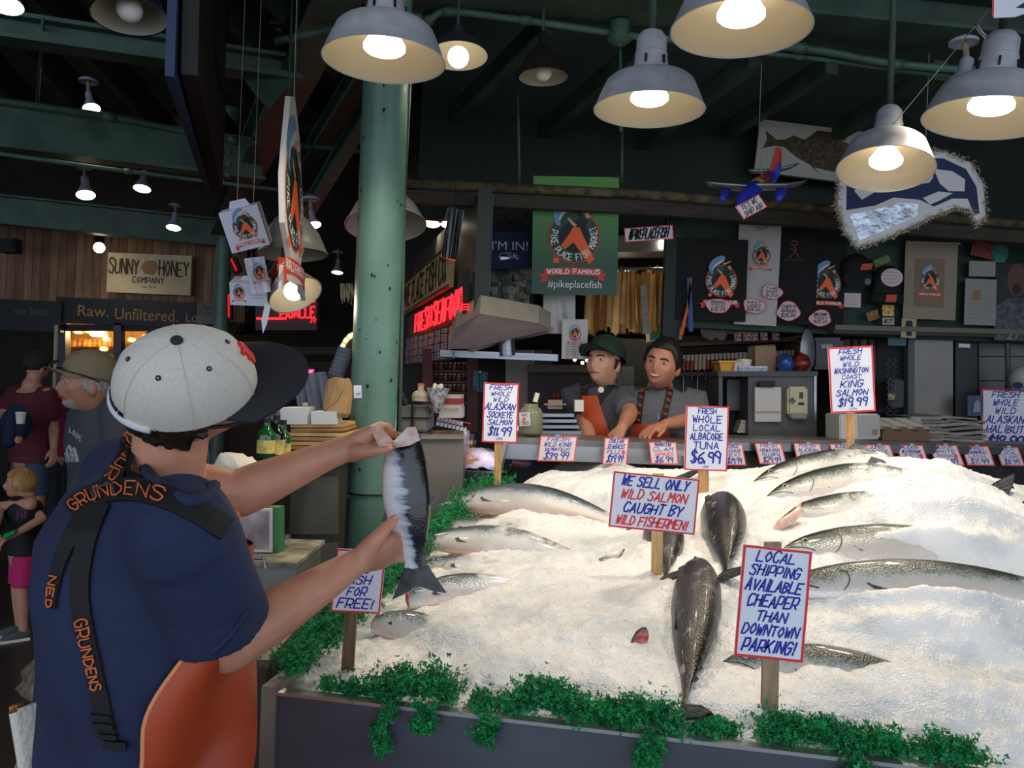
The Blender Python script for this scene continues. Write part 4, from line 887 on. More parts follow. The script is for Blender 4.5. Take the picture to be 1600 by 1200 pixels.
# ================================================================ background
def pb(root, name, px, py, w, h, Y, d, m, rot=0, yaw=0, tilt=0, dz=0, bev=0., **k):
    """box part: front face centred under the pixel at depth Y, reaching d metres back"""
    mx = FR(px, py, Y, rot, yaw, tilt); s = S(Y); mb = MB()
    if bev:
        b = bmesh.new(); bmesh.ops.create_cube(b, size=1)
        for v in b.verts: v.co = V((v.co.x*w*s, v.co.y*h*s, v.co.z*d))
        bmesh.ops.bevel(b, geom=b.edges[:], offset=bev, segments=2, affect='EDGES'); b.verts.index_update()
        mb.add([mx @ (v.co + V((0, 0, -d/2))) for v in b.verts], [tuple(v.index for v in f.verts) for f in b.faces]); b.free()
        return mb.build(name, m, root, smooth=True, auto=35, **k)
    mb.fbox(mx, (0, 0, -d/2), (w*s, h*s, d)); return mb.build(name, m, root, **k)
def T(name, label, cat, px, py, Y, group=None): return thing(name, label, cat, P(px, py, Y), group)
def txt(root, px, py, w, h, Y, text, m, rot=0, yaw=0, z=.003, name='lettering', bow=0.):
    mb = MB(); s = S(Y); printed(mb, text, w*s, h*s, FR(px, py, Y, rot, yaw), 0, 0, z, bow*s); return mb.build(name, m, root)
def hand(root, px, py, w, h, Y, text, m, rot=0, pen=.14, yaw=0, z=.003, slant=.15, seed=5, name='lettering'):
    mb = MB(); s = S(Y); mx = FR(px, py, Y, rot, yaw)
    for pl in letters(text, w*s, h*s, 0, 0, slant, .15, random.Random(seed)): mb.ribbon(pl, h*pen*s, mx, z)
    return mb.build(name, m, root)
def scrib(root, mx, s, w, h, n, m, seed, name='writing', pen=.5):
    """lines of writing too small to read"""
    rn = random.Random(seed); mb = MB()
    for i in range(n):
        y = h * (.4 - .8 * i / max(n - 1, 1)); x = -w * .42
        while x < w * rn.uniform(.25, .42):
            l = rn.uniform(.04, .12) * w; mb.ribbon([(x*s, (y + rn.uniform(-.3, .3))*s), ((x + l)*s, (y + rn.uniform(-.3, .3))*s)], pen*s, mx, .0012); x += l + w * .03
    return mb.build(name, m, root)
CREAM = mat('cream_board', '#c9b692', .7, var=.1, vscale=6); BROWNI = mat('brown_lettering', '#4a351f', .7); GOLD = mat('gold_lettering', '#a07a3a', .6)
BAND = mat('sign_band', '#1d2226', .6); ORD = ('first', 'second', 'third', 'fourth', 'fifth', 'sixth', 'seventh', 'eighth', 'ninth', 'tenth', 'eleventh', 'twelfth', 'thirteenth', 'fourteenth', 'fifteenth', 'sixteenth', 'seventeenth', 'eighteenth', 'nineteenth', 'twentieth'); WARMG = mat('warm_glow_shelf', '#c08a3c', .6, var=.4, vscale=14)
# ---- honey shop
r = T('shop_sign', 'cream board lettered in brown with a honeycomb hexagon', 'sign', 233, 459, 9.2)
pb(r, 'board', 233, 428, 131, 62, 9.2, .05, CREAM, -2.5)
hand(r, 194, 416, 46, 22, 9.2, 'SUNNY', BROWNI, -2.5, .11, slant=0); hand(r, 272, 420, 46, 22, 9.2, 'HONEY', BROWNI, -2.5, .11, slant=0); hand(r, 232, 438, 50, 8, 9.2, 'COMPANY', INK_K, -2.5, .17, slant=0); txt(r, 233, 448, 22, 4, 9.2, 'est. 2016', BROWNI, -2.5)
mb = MB(); s = S(9.2); mb.plate(sc(ell(13, 12, 6), s), FR(234, 418, 9.2, -2.5), .002, .012); mb.build('hexagon', mat('honeycomb', '#9a7440', .6, var=.3, vscale=60), r)
r = T('shop_band', 'dark band sign with gold words about raw unfiltered honey', 'sign', 215, 508, 9.15)
pb(r, 'board', 212, 489, 250, 40, 9.15, .08, BAND, -2.5); txt(r, 146, 486, 48, 17, 9.15, 'Raw.', GOLD, -2.5); txt(r, 229, 492, 98, 18, 9.15, 'Unfiltered.', GOLD, -2.5); txt(r, 300, 496, 18, 14, 9.15, 'Lo', GOLD, -2.5)
r = T('dim_shop_band', 'dark band sign with faint grey words at the far left', 'sign', 40, 510, 9.1)
pb(r, 'board', 20, 492, 150, 48, 9.1, .08, BAND, -2.5); txt(r, 50, 486, 52, 12, 9.1, 'uan Suites', mat('dim_grey', '#5a6066', .6), -2.5)
r = T('notice_poster', 'small grey poster behind the cap brim right of the honey shop band', 'poster', 321, 500, 9.0)
pb(r, 'sheet', 321, 490, 26, 32, 9.0, .02, mat('grey_sheet', '#6c6c68', .7), -2); hand(r, 321, 481, 18, 6, 9., 'UNO', INK_K, -2, slant=0); hand(r, 321, 490, 18, 6, 9., 'DIDI', INK_K, -2, slant=0)
# window: frame, posts, interior shelf and jars
r = T('window_1', None, None, 150, 560, 9.2); r['kind'] = 'structure'
FRM = mat('slate_frame', '#3a4048', .5)
pb(r, 'mullion', 183, 590, 12, 170, 9.15, .1, FRM); pb(r, 'mullion', 94, 590, 16, 170, 9.2, .1, FRM); pb(r, 'head', 215, 512, 260, 10, 9.2, .1, BAND); pb(r, 'sill', 215, 670, 260, 14, 9.2, .15, FRM)
mb = MB(); mb.fbox(FR(210, 590, 9.22), (0, 0, 0), (200*S(9.2), 150*S(9.2), .01)); mb.build('pane', mat('shop_glass', '#ffffff', .05, trans=1., alpha=.35, ior=1.1), r)
r = T('shop_shelf', 'warm lit shelf of honey jars behind the shop window', 'shelf', 145, 560, 9.9)
pb(r, 'back', 175, 590, 140, 190, 10.2, .03, WARMG)
for k in range(4): pb(r, 'board', 150, 545 + k*26, 90, 3, 10.0, .2, mat('shelf_wood', '#5a3d1e', .6))
rn = random.Random(11)
for k in range(22):
    x = 108 + (k % 11) * 8; y = 536 + (k // 11) * 26; Yj = 9.95
    j = T('honey_jar', '%s amber honey jar from the left on the %s lit shop shelf' % (ORD[k % 11], ('upper', 'lower')[k // 11]), 'jar', x, y + 8, Yj, 'honey jars behind the shop window')
    mx = M.Translation(P(x, y + 6, Yj)); mb = MB(); mb.lathe([(.025, 0), (.027, .01), (.027, .06), (.02, .075), (.02, .085), (0, .085)], 10, mx, True); mb.build('jar', mat('amber%d' % (k % 3), ('#c97f1e', '#e0a63a', '#8a4f16')[k % 3], .2), j, smooth=True)
    mb = MB(); mb.lathe([(.022, .084), (.022, .1), (0, .1)], 10, mx); mb.build('lid', GOLD, j)
for k, (x, y) in enumerate(((122, 516), (139, 515), (159, 517), (163, 524), (166, 530), (206, 531), (228, 526), (162, 545))):
    j = T('string_bulb', ('left bulb of the bright trio in the honey shop window', 'middle bulb of the bright trio in the honey shop window', 'right bulb of the bright trio in the honey shop window', 'small bulb just below the bright trio in the honey shop', 'lowest bulb beside the bright trio in the honey shop', 'left bulb in the right pane of the honey shop window', 'bulb nearest the grey cap in the honey shop window', 'faint lone bulb low in the honey shop window')[k], 'bulb', x, y, 9.6, 'warm bulbs inside the honey shop')
    R = (.045 if k < 3 else .028); mb = MB(); mb.ball(P(x, y, 9.6), R, 12, 8); mb.build('globe', mat('warm_bulb', '#ffc979', emit=9., ecol='#ffb867'), j, smooth=True)
    mb = MB(); mb.tube([P(x, y, 9.6) + V((0, 0, R)), P(x, y, 9.6) + V((0, 0, .5))], .005, 6); mb.build('cord', BLACK, j)
l = bpy.data.lights.new('shop_glow', 'POINT'); l.energy = 18; l.color = (1, .7, .38); l.shadow_soft_size = .05; o = bpy.data.objects.new('shop_glow', l); COL.objects.link(o); o.location = P(150, 520, 9.6)
r = T('door_post', 'thin white pole at the dark doorway behind the maroon shirt', 'pole', 87, 580, 8.9)
mb = MB(); pf = P(85, 640, 8.9); mb.tube([P(88, 508, 8.9), V((pf.x, pf.y, 0))], .02, 10); mb.build('pole', mat('dull_white', '#a8a39a', .6), r)
mb = MB(); mb.lathe([(.05, 0), (.05, .03), (0, .03)], 12, M.Translation((pf.x, pf.y, 0))); mb.build('foot', FRM, r)
pbx = T('loudspeaker', 'dark box speaker high on the far left facade', 'speaker', 12, 385, 8.8); pb(pbx, 'cabinet', 10, 383, 26, 22, 8.8, .15, BLACK, bev=.01); 
mb = MB(); mb.lathe([(.06, 0), (.05, -.01), (0, -.02)], 16, FR(10, 383, 8.79)); mb.build('cone', mat('cone_grey', '#4a463e', .7), pbx)
# ---- neon signs
NEON = mat('neon_red', '#ff2020', emit=4., ecol='#ff1a22'); NEONP = mat('neon_pink', '#ff5580', emit=8., ecol='#ff3060')
def neon(root, px, py, w, h, Y, text, m=None, rot=0, yaw=0, r=.1, name='neon_tube', z=.02, slant=0):
    mb = MB(); s = S(Y); mx = FR(px, py, Y, rot, yaw)
    for pl in letters(text, w*s, h*s, 0, 0, slant, .03, random.Random(2)): mb.tube([mx @ V((*q, z)) for q in pl], h*r*s, 6)
    return mb.build(name, m or NEON, root)
r = T('neon_sign', 'red neon bar sign with arrows between the dome lamps and column', 'neon sign', 450, 512, 8.0)
pb(r, 'backing', 447, 493, 96, 46, 8.0, .1, mat('neon_box', '#2a0c0c', .5)); neon(r, 466, 488, 54, 17, 8., 'PIGALLE', r=.09)
for (x, y, w_) in ((462, 471, 62), (425, 498, 46)):
    mb = MB(); s = S(8.); mx = FR(x, y, 8.); mb.tube([mx @ V((-w_/2*s, 0, .02)), mx @ V((w_/2*s, 0, .02))], 1.8*s, 8); mb.build('neon_bar', NEON, r)
mb = MB(); mx = FR(489, 500, 8.)
for dx in (-3, 2): mb.tube([mx @ V((dx*s, 4*s, .02)), mx @ V(((dx+3)*s, 0, .02)), mx @ V((dx*s, -4*s, .02))], .9*s, 6)
mb.build('neon_arrows', NEON, r)
r = T('script_neon', 'small pink script neon sign left of the paper bag', 'neon sign', 475, 592, 7.5)
pb(r, 'backing', 475, 584, 36, 20, 7.5, .06, BLACK); neon(r, 478, 584, 24, 10, 7.5, 'RUDYS', NEONP, 3, r=.12, slant=.3)
r = T('marquee_arch', 'yellow arched sign edged with bulbs left of the column', 'sign', 545, 560, 7.0)
s = S(7.); mx = FR(560, 560, 7.)
mb = MB(); mb.plate(sc([(-32*math.cos(a), 44*math.sin(a)) for a in [i*math.pi/14 for i in range(15)]], s), mx, -.03, 0); mb.build('board', mat('marquee_yellow', '#a98a3c', .6), r)
mb = MB(); mb.plate(sc([(-24*math.cos(a), 34*math.sin(a)) for a in [i*math.pi/14 for i in range(15)]], s), mx, 0, .01); mb.build('panel', mat('marquee_panel', '#3b2c18', .6), r)
for k in range(6):
    a = .25 + k*.28; mb = MB(); mb.ball(mx @ V((-28*math.cos(a)*s, 39*math.sin(a)*s, .01)), .018, 10, 6); mb.build('bulb', PARE, r, smooth=True)
for k, (x, y, h_) in enumerate(((366, 414, 20), (358, 478, 36))):
    r = T('red_neon_piece', ('red neon scrap above the lower white carton' if k == 0 else 'upright red neon strip right of the thin green column'), 'neon sign', x, y, 8.2)
    pb(r, 'backing', x, y, 14 - 6*k, h_ + 4, 8.25, .05, BLACK, 25 - 25*k); mb = MB(); mx = FR(x, y, 8.2, 25 - 25*k); s = S(8.2); mb.tube([mx @ V((0, -h_/2*s, .01)), mx @ V((0, h_/2*s, .01))], 1.6*s, 6); mb.build('tube', mat('neon_dim', '#c01818', emit=1.2, ecol='#d01010'), r)
r = T('brown_garlands', 'pale fringe valance hanging above the marquee sign', 'valance', 545, 470, 7.2)
for k in range(8):
    mb = MB(); mx = FR(534 + k*4, 455, 7.2, random.uniform(-8, 8)); s = S(7.2); mb.plate(sc([(-2, 12), (3, 12), (2.5, -4), (1, -18 - random.uniform(0, 6)), (-2, -8)], s), mx, -.006, .006); mb.build('strip', mat('pale_fringe', '#b9a57e', .7), r)
r = T('dark_shop_front', 'dark brown shop front behind the red neon', 'shop front', 470, 650, 8.6)
pb(r, 'header', 480, 548, 180, 12, 8.6, .1, BLACK); pb(r, 'wall', 470, 660, 220, 190, 8.9, .1, mat('shop_brown', '#34170f', .7, var=.4, vscale=5))
for k in range(3): pb(r, 'shelf', 470, 600 + 22*k, 120, 4, 8.5, .25, mat('shelf_wood', '#5a3d1e', .6))
# ---- hanging board seen end-on, top left
r = thing('hanging_board', 'big dark board with a blue edge hanging down at top left', 'sign board', (-1.3, 3.3, 2.6))
a, b = P(257, 118, 2.6), P(322, 300, 4.25); a2, b2 = V((a.x, a.y, 3.9)), V((b.x, b.y, 3.9)); nx = V((.028, .008, 0))
mb = MB(); mb.hexa([a, b, b2, a2], [a + nx, b + nx, b2 + nx, a2 + nx]); mb.build('blue_panel', mat('navy_board', '#22395a', .5), r)
mb = MB(); n2 = nx + V((.05, .015, 0)); mb.hexa([a + nx + V((0, .05, .03)), b + nx, b2 + nx, a2 + nx], [a + n2 + V((0, .05, .03)), b + n2, b2 + n2, a2 + n2]); mb.build('frame', mat('dark_frame', '#15110e', .6, var=.3), r)
mb = MB(); q0, q1 = P(300, -40, 2.9), P(340, 144, 3.7); mb.hexa([q0, q1, q1 + V((0, 0, .7)), q0 + V((0, 0, .7))], [q0 + nx, q1 + nx, q1 + nx + V((0, 0, .7)), q0 + nx + V((0, 0, .7))]); mb.build('backing_strip', mat('dark_frame', '#15110e', .6), r)
mb = MB(); mb.tube([a2 + V((0, .1, 0)), V((a.x, a.y + .1, 4.5))], .012, 6); mb.tube([b2, V((b.x, b.y, 4.5))], .012, 6); mb.build('hangers', BLACK, r)
# ---- hanging cartons, bag and cut-out
KRAFT = mat('white_carton', '#c9cbd6', .5)
def carton(px, py, w, h, Y, d, rot, label, yaw=0, tilt=0, em=True, hang=True):
    r = T('hanging_carton', label, 'carton', px, py, Y); s = S(Y); mx = FR(px, py, Y, rot, yaw, tilt)
    mb = MB(); mb.fbox(mx, (0, 0, -d/2), (w*s, h*s, d)); mb.build('box', KRAFT, r)
    mb = MB(); mb.plate(sc([(-w*.28, h*.5), (w*.28, h*.5), (w*.2, h*.68), (-w*.2, h*.68)], s), mx @ M.Translation((0, 0, -d*.5)), -.001, .001); mb.build('handle', KRAFT, r)
    if em: emblem(mx @ M.Translation((em[0]*s, em[1]*s, 0)), em[2]*s, r)
    top = mx @ V((0, h*.68*s, -d*.5))
    if hang: mb = MB(); mb.tube([top, V((top.x, top.y, 4.0))], .0015, 4); mb.build('string', mat('wire_grey', '#8f8d85', .5), r)
    return r, mx
carton(382, 358, 60, 64, 3.3, .13, 16, 'upper white carton with emblem hanging tilted from a string', 12, 18, (2, 3, 19))
r, mx = carton(388, 460, 56, 36, 3.4, .12, -2, 'lower white carton with emblem and small print', 6, 20, (-14, 2, 9)); scrib(r, mx @ M.Translation((14*S(3.4), 2*S(3.4), 0)), S(3.4), 24, 18, 4, INK_K, 4)
r = T('hanging_bag', 'small white printed bag hanging beside the tilted dome lamp', 'bag', 404, 452, 3.3); s = S(3.3); mx = FR(404, 430, 3.3, 12, 40)
cloth('bag', mx, 30*s, 56*s, KRAFT, r, .006, th=.02); emblem(mx @ M.Translation((0, 4*s, .012)), 10*s, r); mb = MB(); mb.plate(sc([(-4, 0), (5, 0), (3, -30), (-1, -46), (-6, -26)], s), FR(418, 476, 3.28, -8, 30), 0, .004); mb.build('tail_tag', KRAFT, r)
r = T('cutout_sign', 'painted emblem cut-out hung almost edge-on below a wire', 'sign', 462, 440, 3.15); s = S(3.15); mx = FR(460, 312, 3.15, 2, 96)
mb = MB(); mb.plate(sc([(-30, -98), (-90, -112), (-98, -150), (-70, -128), (70, -128), (112, -150), (98, -112), (60, -98), (88, -60), (92, 0), (70, 60), (55, 110), (10, 162), (-30, 150), (-70, 70), (-92, 20), (-88, -50)], s), mx, -.02, 0); mb.build('board', mat('cutout_white', '#c9c4ba', .5), r)
emblem(mx, 82*s, r, z=.001); emblem(mx @ M.Translation((0, 0, -.02)) @ M.Rotation(math.pi, 4, 'Y'), 82*s, r, z=.001)
mb = MB(); mb.tube([mx @ V((0, 150*s, 0)), mx @ V((-.05, 150*s, 0)) + V((0, 0, .9))], .0015, 4); mb.build('wire', mat('wire_grey', '#8f8d85', .5), r)
# ---- name board on the side of the stall, neon and rows of cards
sa, sb = V((P(745, 400, 4.3).x - .02, 4.3, 0)), V((P(600, 400, 9.5).x - .02, 9.5, 0)); sd = (sb - sa).normalized()
def side(u, z):   # point on the side wall, u metres back from the corner
    p = sa + sd * u; return V((p.x - .004, p.y, z))
def sidemx(u, z): 
    o = side(u, z); x = -sd; y = V((0, 0, 1)); return frame3(o, x, y)
def upx(px): # distance back along the wall under a pixel column
    best = min(range(0, 500), key=lambda i: abs(pix(side(i*.01, 2.2))[0] - px)); return best * .01
u0, u1 = upx(709), upx(634)
r = thing('name_board', 'long yellowed fish company name board on the side of the stall', 'sign', side(u1, 2.2))
zt, zb = 2.44, 2.17
mx = sidemx((u0 + u1)/2, (zt + zb)/2); W_ = u1 - u0
mb = MB(); mb.plate(rect(W_, zt - zb), mx, 0, .03); mb.build('board', mat('yellow_board', '#b8ad7e', .55, var=.15), r)
mb = MB()
for q in (rect(W_, .015, 0, (zt - zb)/2 - .01), rect(W_, .015, 0, -(zt - zb)/2 + .01)): mb.plate(q, mx, .03, .036)
mb.build('trim', mat('brown_trim', '#5a3c22', .6), r)
mb = MB(); 
for pl in letters('PIKE PLACE FISH CO.', W_*.94, .17, 0, 0, 0, .02): mb.ribbon(pl, .028, mx, .034)
mb.build('lettering', mat('board_ink', '#2a2418', .6), r)
r = thing('wall_neon', 'red neon lettering low on the side of the stall', 'neon sign', side(upx(680), 1.95))
ua, ub = upx(742), upx(655); mx = sidemx((ua + ub)/2, 2.04); mb = MB()
for wi_, wd_ in enumerate(('FRESH', 'SEAFOOD')):
    mb = MB()
    for pl in letters(wd_, (ub - ua)*(.4, .5)[wi_], .14, (ub - ua)*(-.28, .22)[wi_], 0, .15, .05): mb.tube([mx @ V((*q, .03)) for q in pl], .007, 6)
    mb.build('neon_word', NEON, r)
mb = MB(); mb = MB(); mb.plate(rect((ub - ua), .2), mx, 0, .01); mb.build('backing', BLACK, r)
k = 0
for rr_ in range(4):
    for c in range(9):
        u = upx(712) + c * (u1 - upx(712)) / 9 + .05; z = 1.93 - rr_ * .055
        j = thing('menu_card', '%s small card from the stall corner in the %s row under the wall neon' % (ORD[c], ORD[rr_]), 'price card', side(u, z - .02), 'rows of small cards under the wall neon')
        mx = sidemx(u, z) @ M.Rotation(math.radians(random.uniform(-4, 4)), 4, 'Z') ; mb = MB(); mb.plate(rect(.2, .046), mx, 0, .004); mb.build('card', mat('dim_card', '#8f8a92', .5), j)
        mb = MB(); mb.ribbon([(-.08, .008), (.08, .01)], .008, mx, .005); mb.ribbon([(-.08, -.01), (.05, -.008)], .008, mx, .005); mb.build('writing', INK_B if k % 3 else INK_R, j); k += 1
r = thing('card_backing', 'dark strip board behind the rows of small cards', 'board', side(upx(680), 1.8)); mb = MB(); mx = sidemx((upx(712) + u1)/2, 1.85); mb.plate(rect(u1 - upx(712), .24), mx, -.003, -.001); mb.build('board', BLACK, r)
# corner post of the stall with small red neon panes
r = T('corner_post', 'dark green corner post of the stall right of the wall neon', 'post', 750, 500, 4.25)
mb = MB(); a = P(751, 488, 4.22); mb.box((a.x, a.y, (a.z + 2.62)/2), (.07, .07, 2.62 - a.z)); mb.build('post', mat('post_green2', '#1b2a24', .5), r)
for k, (x, y) in enumerate(((728, 480), (742, 484))): 
    pb(r, 'pane', x, y - 25, 11, 70, 4.3, .02, BLACK); mb = MB(); mx = FR(x, y, 4.28); s = S(4.28)
    for dy in (-4, 0, 4): mb.tube([mx @ V((-5*s, dy*s, .01)), mx @ V((5*s, dy*s, .01))], .8*s, 6)
    mb.build('neon_bits', NEON, r)
r = T('hanging_plastic', 'dark plastic-wrapped item hanging by the stall corner', 'bag', 706, 395, 4.1); s = S(4.1)
cloth('wrap', FR(708, 365, 4.1, -10, 20), 24*s, 80*s, mat('dark_plastic', '#15171a', .2, coat=.6), r, .012, th=.02)
mb = MB(); mb.tube([P(712, 330, 4.1), P(712, 290, 4.33)], .003, 5); mb.build('hook', STEEL, r)
# ---- collage wall, pennant flag
r = T('wall_collage', 'patchwork of small photos and notes on the wall under the blue flag', 'collage', 795, 490, 5.0); rn = random.Random(8)
pb(r, 'panel', 795, 400, 78, 175, 5.02, .04, mat('collage_base', '#33362f', .8, var=.5, vscale=20))
cols = [mat('snap%d' % i, c, .5, var=.35, vscale=60) for i, c in enumerate(('#8a8876', '#5d5a4a', '#a8a596', '#45493f', '#7a7048', '#6c7078'))]
for k in range(64):
    x = 762 + (k % 8)*9 + rn.uniform(-2, 2); y = 424 + (k // 8)*9.5 + rn.uniform(-2, 2)
    pb(r, 'snapshot', x, y, rn.uniform(7, 12), rn.uniform(8, 13), 5.0 - rn.uniform(.002, .02), .003, cols[rn.randrange(6)], rn.uniform(-12, 12))
r = T('team_flag', 'small navy pennant flag reading that someone is in', 'flag', 795, 420, 4.85); s = S(4.85); mx = FR(795, 391, 4.85, -1)
NAVY = mat('navy_cloth', '#1b2a52', .7); SILV = mat('silver_print', '#c3c8cf', .5)
cloth('cloth', mx, 66*s, 58*s, NAVY, r, .004); txt(r, 797, 384, 56, 14, 4.83, "I'M IN!", SILV, -1, z=.004)
# simplified bird-head mark: outline, eye and beak
def birdhead(root, mx, L, z=.001, big=False):
    """side-on angular bird head in navy, grey and white, facing right"""
    mb = MB(); e = .0015; h = L
    mb.m = 1; mb.plate([(-.5*h, -.02*h), (-.46*h, .14*h), (-.2*h, .2*h), (.12*h, .2*h), (.36*h, .13*h), (.47*h, .02*h), (.5*h, -.12*h), (.42*h, -.2*h), (.4*h, -.1*h), (.3*h, -.07*h), (.1*h, -.1*h), (-.1*h, -.17*h), (-.42*h, -.2*h)], mx, z, z + e)
    mb.m = 0; mb.plate([(-.48*h, .0), (-.44*h, .12*h), (-.18*h, .175*h), (.12*h, .175*h), (.34*h, .11*h), (.445*h, .01*h), (.46*h, -.13*h), (.43*h, -.14*h), (.41*h, -.06*h), (.28*h, -.045*h), (.08*h, -.07*h), (-.05*h, -.03*h), (-.2*h, -.01*h)], mx, z, z + 2*e)
    mb.m = 2; mb.plate([(-.46*h, -.03*h), (-.2*h, -.035*h), (-.02*h, -.06*h), (.04*h, -.09*h), (-.1*h, -.145*h), (-.4*h, -.175*h)], mx, z, z + 2*e)
    mb.m = 1; mb.plate([(.2*h, .09*h), (.33*h, .065*h), (.395*h, .0), (.37*h, -.03*h), (.27*h, -.02*h), (.22*h, .02*h)], mx, z, z + 3*e); mb.plate([(-.05*h, .0), (.1*h, .02*h), (.2*h, .0), (.12*h, -.025*h), (.0, -.02*h)], mx, z, z + 3*e)
    mb.m = 1; mb.plate([(-.1*h, .1*h), (.05*h, .11*h), (.16*h, .085*h), (.14*h, .06*h), (.02*h, .06*h)], mx, z, z + 3*e)
    mb.m = 3; mb.plate([(.0, .095*h), (.08*h, .095*h), (.1*h, .075*h), (.03*h, .07*h)], mx, z, z + 4*e)
    return mb.build('bird_head', [NAVY, SILV, mat('foil_silver', '#9aa0a8', .25, .9, var=.35, vscale=14, bump=.5, bscale=18), mat('bright_green', '#3d7a3a', .5)], root)
birdhead(r, mx @ M.Translation((0, -10*s, .006)), 30*s)
# ---- fish painting, big team sign, airplane
r = T('fish_painting', 'white board with a brown speckled fish print, high on the wall', 'painting', 1280, 282, 5.0); s = S(5.0); mx = FR(1275, 238, 5.0, -7)
mb = MB(); mb.plate(sc(rect(184, 82), s), mx, -.03, 0); mb.build('board', mat('painting_white', '#a9a59c', .7), r)
mb = MB(); out = [(-82, 24), (-64, 12), (-50, 14), (-38, 22), (-20, 17), (0, 27), (28, 27), (52, 18), (66, 8), (70, -4), (60, -16), (30, -27), (2, -24), (-28, -12), (-50, 2), (-66, 2), (-84, -4), (-78, 10)]
mb.plate(sc(out, s), mx, 0, .002); mb.build('fish_print', mat('print_brown', '#5a4a32', .8, col2='#2c2418', vscale=40), r)
for q in ([(-20, 17), (-2, 34), (30, 34), (45, 24), (20, 24)], [(-10, -18), (10, -34), (-2, -22)], [(55, -20), (50, -36), (64, -24)]):
    mb = MB(); mb.plate(sc(q, s), mx, 0, .0025); mb.build('fin_print', mat('print_dark', '#3a2f20', .8), r)
r = T('team_sign', 'big bird-head team sign edged with shaggy cream fringe', 'sign', 1420, 350, 3.95); s = S(3.95); mx = FR(1424, 292, 3.95, 9)
out = [(-112, -52), (-118, -10), (-108, 34), (-60, 52), (0, 56), (60, 46), (98, 22), (112, -14), (108, -62), (94, -74), (84, -48), (62, -42), (20, -52), (-40, -70), (-96, -80)]
mb = MB(); mb.plate(sc(out, s), mx, -.02, 0); mb.build('board', mat('sign_white', '#c6c6c8', .5), r)
mb = MB(); mb.m = 0
def pl_(m, pts, z): mb.m = m; mb.plate(sc(pts, s), mx, 0, z)
pl_(0, [(-106, -20), (-98, 26), (-56, 42), (0, 46), (56, 36), (88, 14), (100, -16), (98, -58), (90, -56), (84, -32), (60, -28), (30, -36), (10, -22), (-30, -12), (-60, -20)], .003)
pl_(1, [(-104, -28), (-62, -26), (-20, -22), (6, -28), (2, -46), (-40, -58), (-94, -70)], .003)
pl_(2, [(38, 22), (66, 14), (84, -2), (80, -20), (56, -16), (44, -2)], .005); pl_(2, [(14, -20), (40, -14), (62, -20), (40, -28), (24, -32)], .005); pl_(2, [(-30, 12), (10, 20), (36, 10), (28, 2), (-4, 2)], .005)
pl_(3, [(-6, 14), (16, 15), (24, 8), (4, 6)], .007); pl_(2, [(-90, 8), (-50, 24), (-20, 22), (-40, 8), (-80, -8)], .005)
mb.build('artwork', [NAVY, mat('foil_silver', '#9aa0a8', .25, .9), mat('sign_white', '#c6c6c8', .5), mat('bright_green', '#3d7a3a', .5)], r)
mb = MB(); rn = random.Random(4); q = out + out[:1]
for a, b in zip(q[:-1], q[1:]):
    n = int(math.hypot(b[0]-a[0], b[1]-a[1]) * 3.2)
    for k in range(n):
        x = a[0] + (b[0]-a[0])*k/n + rn.gauss(0, 2.2); y = a[1] + (b[1]-a[1])*k/n + rn.gauss(0, 2.2); p = mx @ V((x*s, y*s, rn.uniform(-.025, .012))); d = V((rn.gauss(0, 1), rn.gauss(0, 1), rn.gauss(-.3, 1))).normalized() * .02
        e = d.orthogonal().normalized() * .003; mb.add([p - e, p + e, p + d + e*.3, p + d - e*.3], [(0, 1, 2, 3)])
mb.build('shaggy_fringe', mat('fringe_cream', '#c9bfa4', .8), r, kind='stuff')
mb = MB(); top = mx @ V((30*s, 50*s, 0)); mb.tube([top, V((top.x, top.y, 4.0))], .002, 4); mb.build('wire', mat('wire_grey', '#8f8d85', .5), r)
r = T('model_airplane', 'hanging model airplane with red and blue tail and silver wings', 'model airplane', 1180, 330, 3.7); s = S(3.7)
def cyl(nm, pts, rad, m, n=14): mb = MB(); mb.tube([P(x, y, d) for x, y, d in pts], [q*s for q in rad], n); return mb.build(nm, m, r, smooth=True, auto=60)
PB = mat('plane_blue', '#2a37b0', .35); PR = mat('plane_red', '#b02a24', .35); PS = mat('plane_silver', '#8e9096', .25, .7)
cyl('fuselage', [(1152, 322, 3.55), (1158, 312, 3.58), (1172, 300, 3.65), (1190, 285, 3.78), (1207, 274, 3.92), (1216, 268, 4.0)], [2, 9, 12, 11, 8, 2], PB)
mb = MB(); mb.tube([P(1181, 292, 3.71), P(1187, 287, 3.76)], [12*s, 11.6*s], 14); mb.build('yellow_band', mat('plane_yellow', '#a88a30', .4), r, smooth=True)
mb = MB(); mb.tube([P(1188, 286.5, 3.765), P(1196, 281, 3.83)], [11.5*s, 10.4*s], 14); mb.build('red_band', PR, r, smooth=True)
for nm, q, m in (('tail_fin', [(1198, 280), (1212, 230), (1218, 232), (1218, 258), (1202, 290)], PR), ('tail_stripe', [(1200, 288), (1216, 254), (1218, 262), (1214, 275), (1204, 292)], PB)):
    mb = MB(); A = [P(x, y, 3.9 if nm == 'tail_fin' else 3.895) for x, y in q]; k = len(A); B = [p + V((.012, 0.006, 0)) for p in A]; mb.add(A + B, [tuple(range(k)), tuple(range(2*k-1, k-1, -1))] + [(i, i+k, (i+1) % k + k, (i+1) % k) for i in range(k)]); mb.build(nm, m, r)
def wing(nm, pts, wd): mb = MB(); mb.tube([P(*q) for q in pts], [(x*s, y*s) for x, y in wd], 14, squash=(0, 1, 0)); mb.build(nm, PS, r, smooth=True)
wing('wing', [(1102, 284, 3.7), (1115, 289, 3.7), (1160, 294, 3.7), (1180, 292, 3.7), (1220, 292, 3.7), (1250, 287, 3.7), (1260, 282, 3.7)], [(4, 1), (14, 3), (18, 5), (18, 5), (18, 4), (14, 3), (4, 1)])
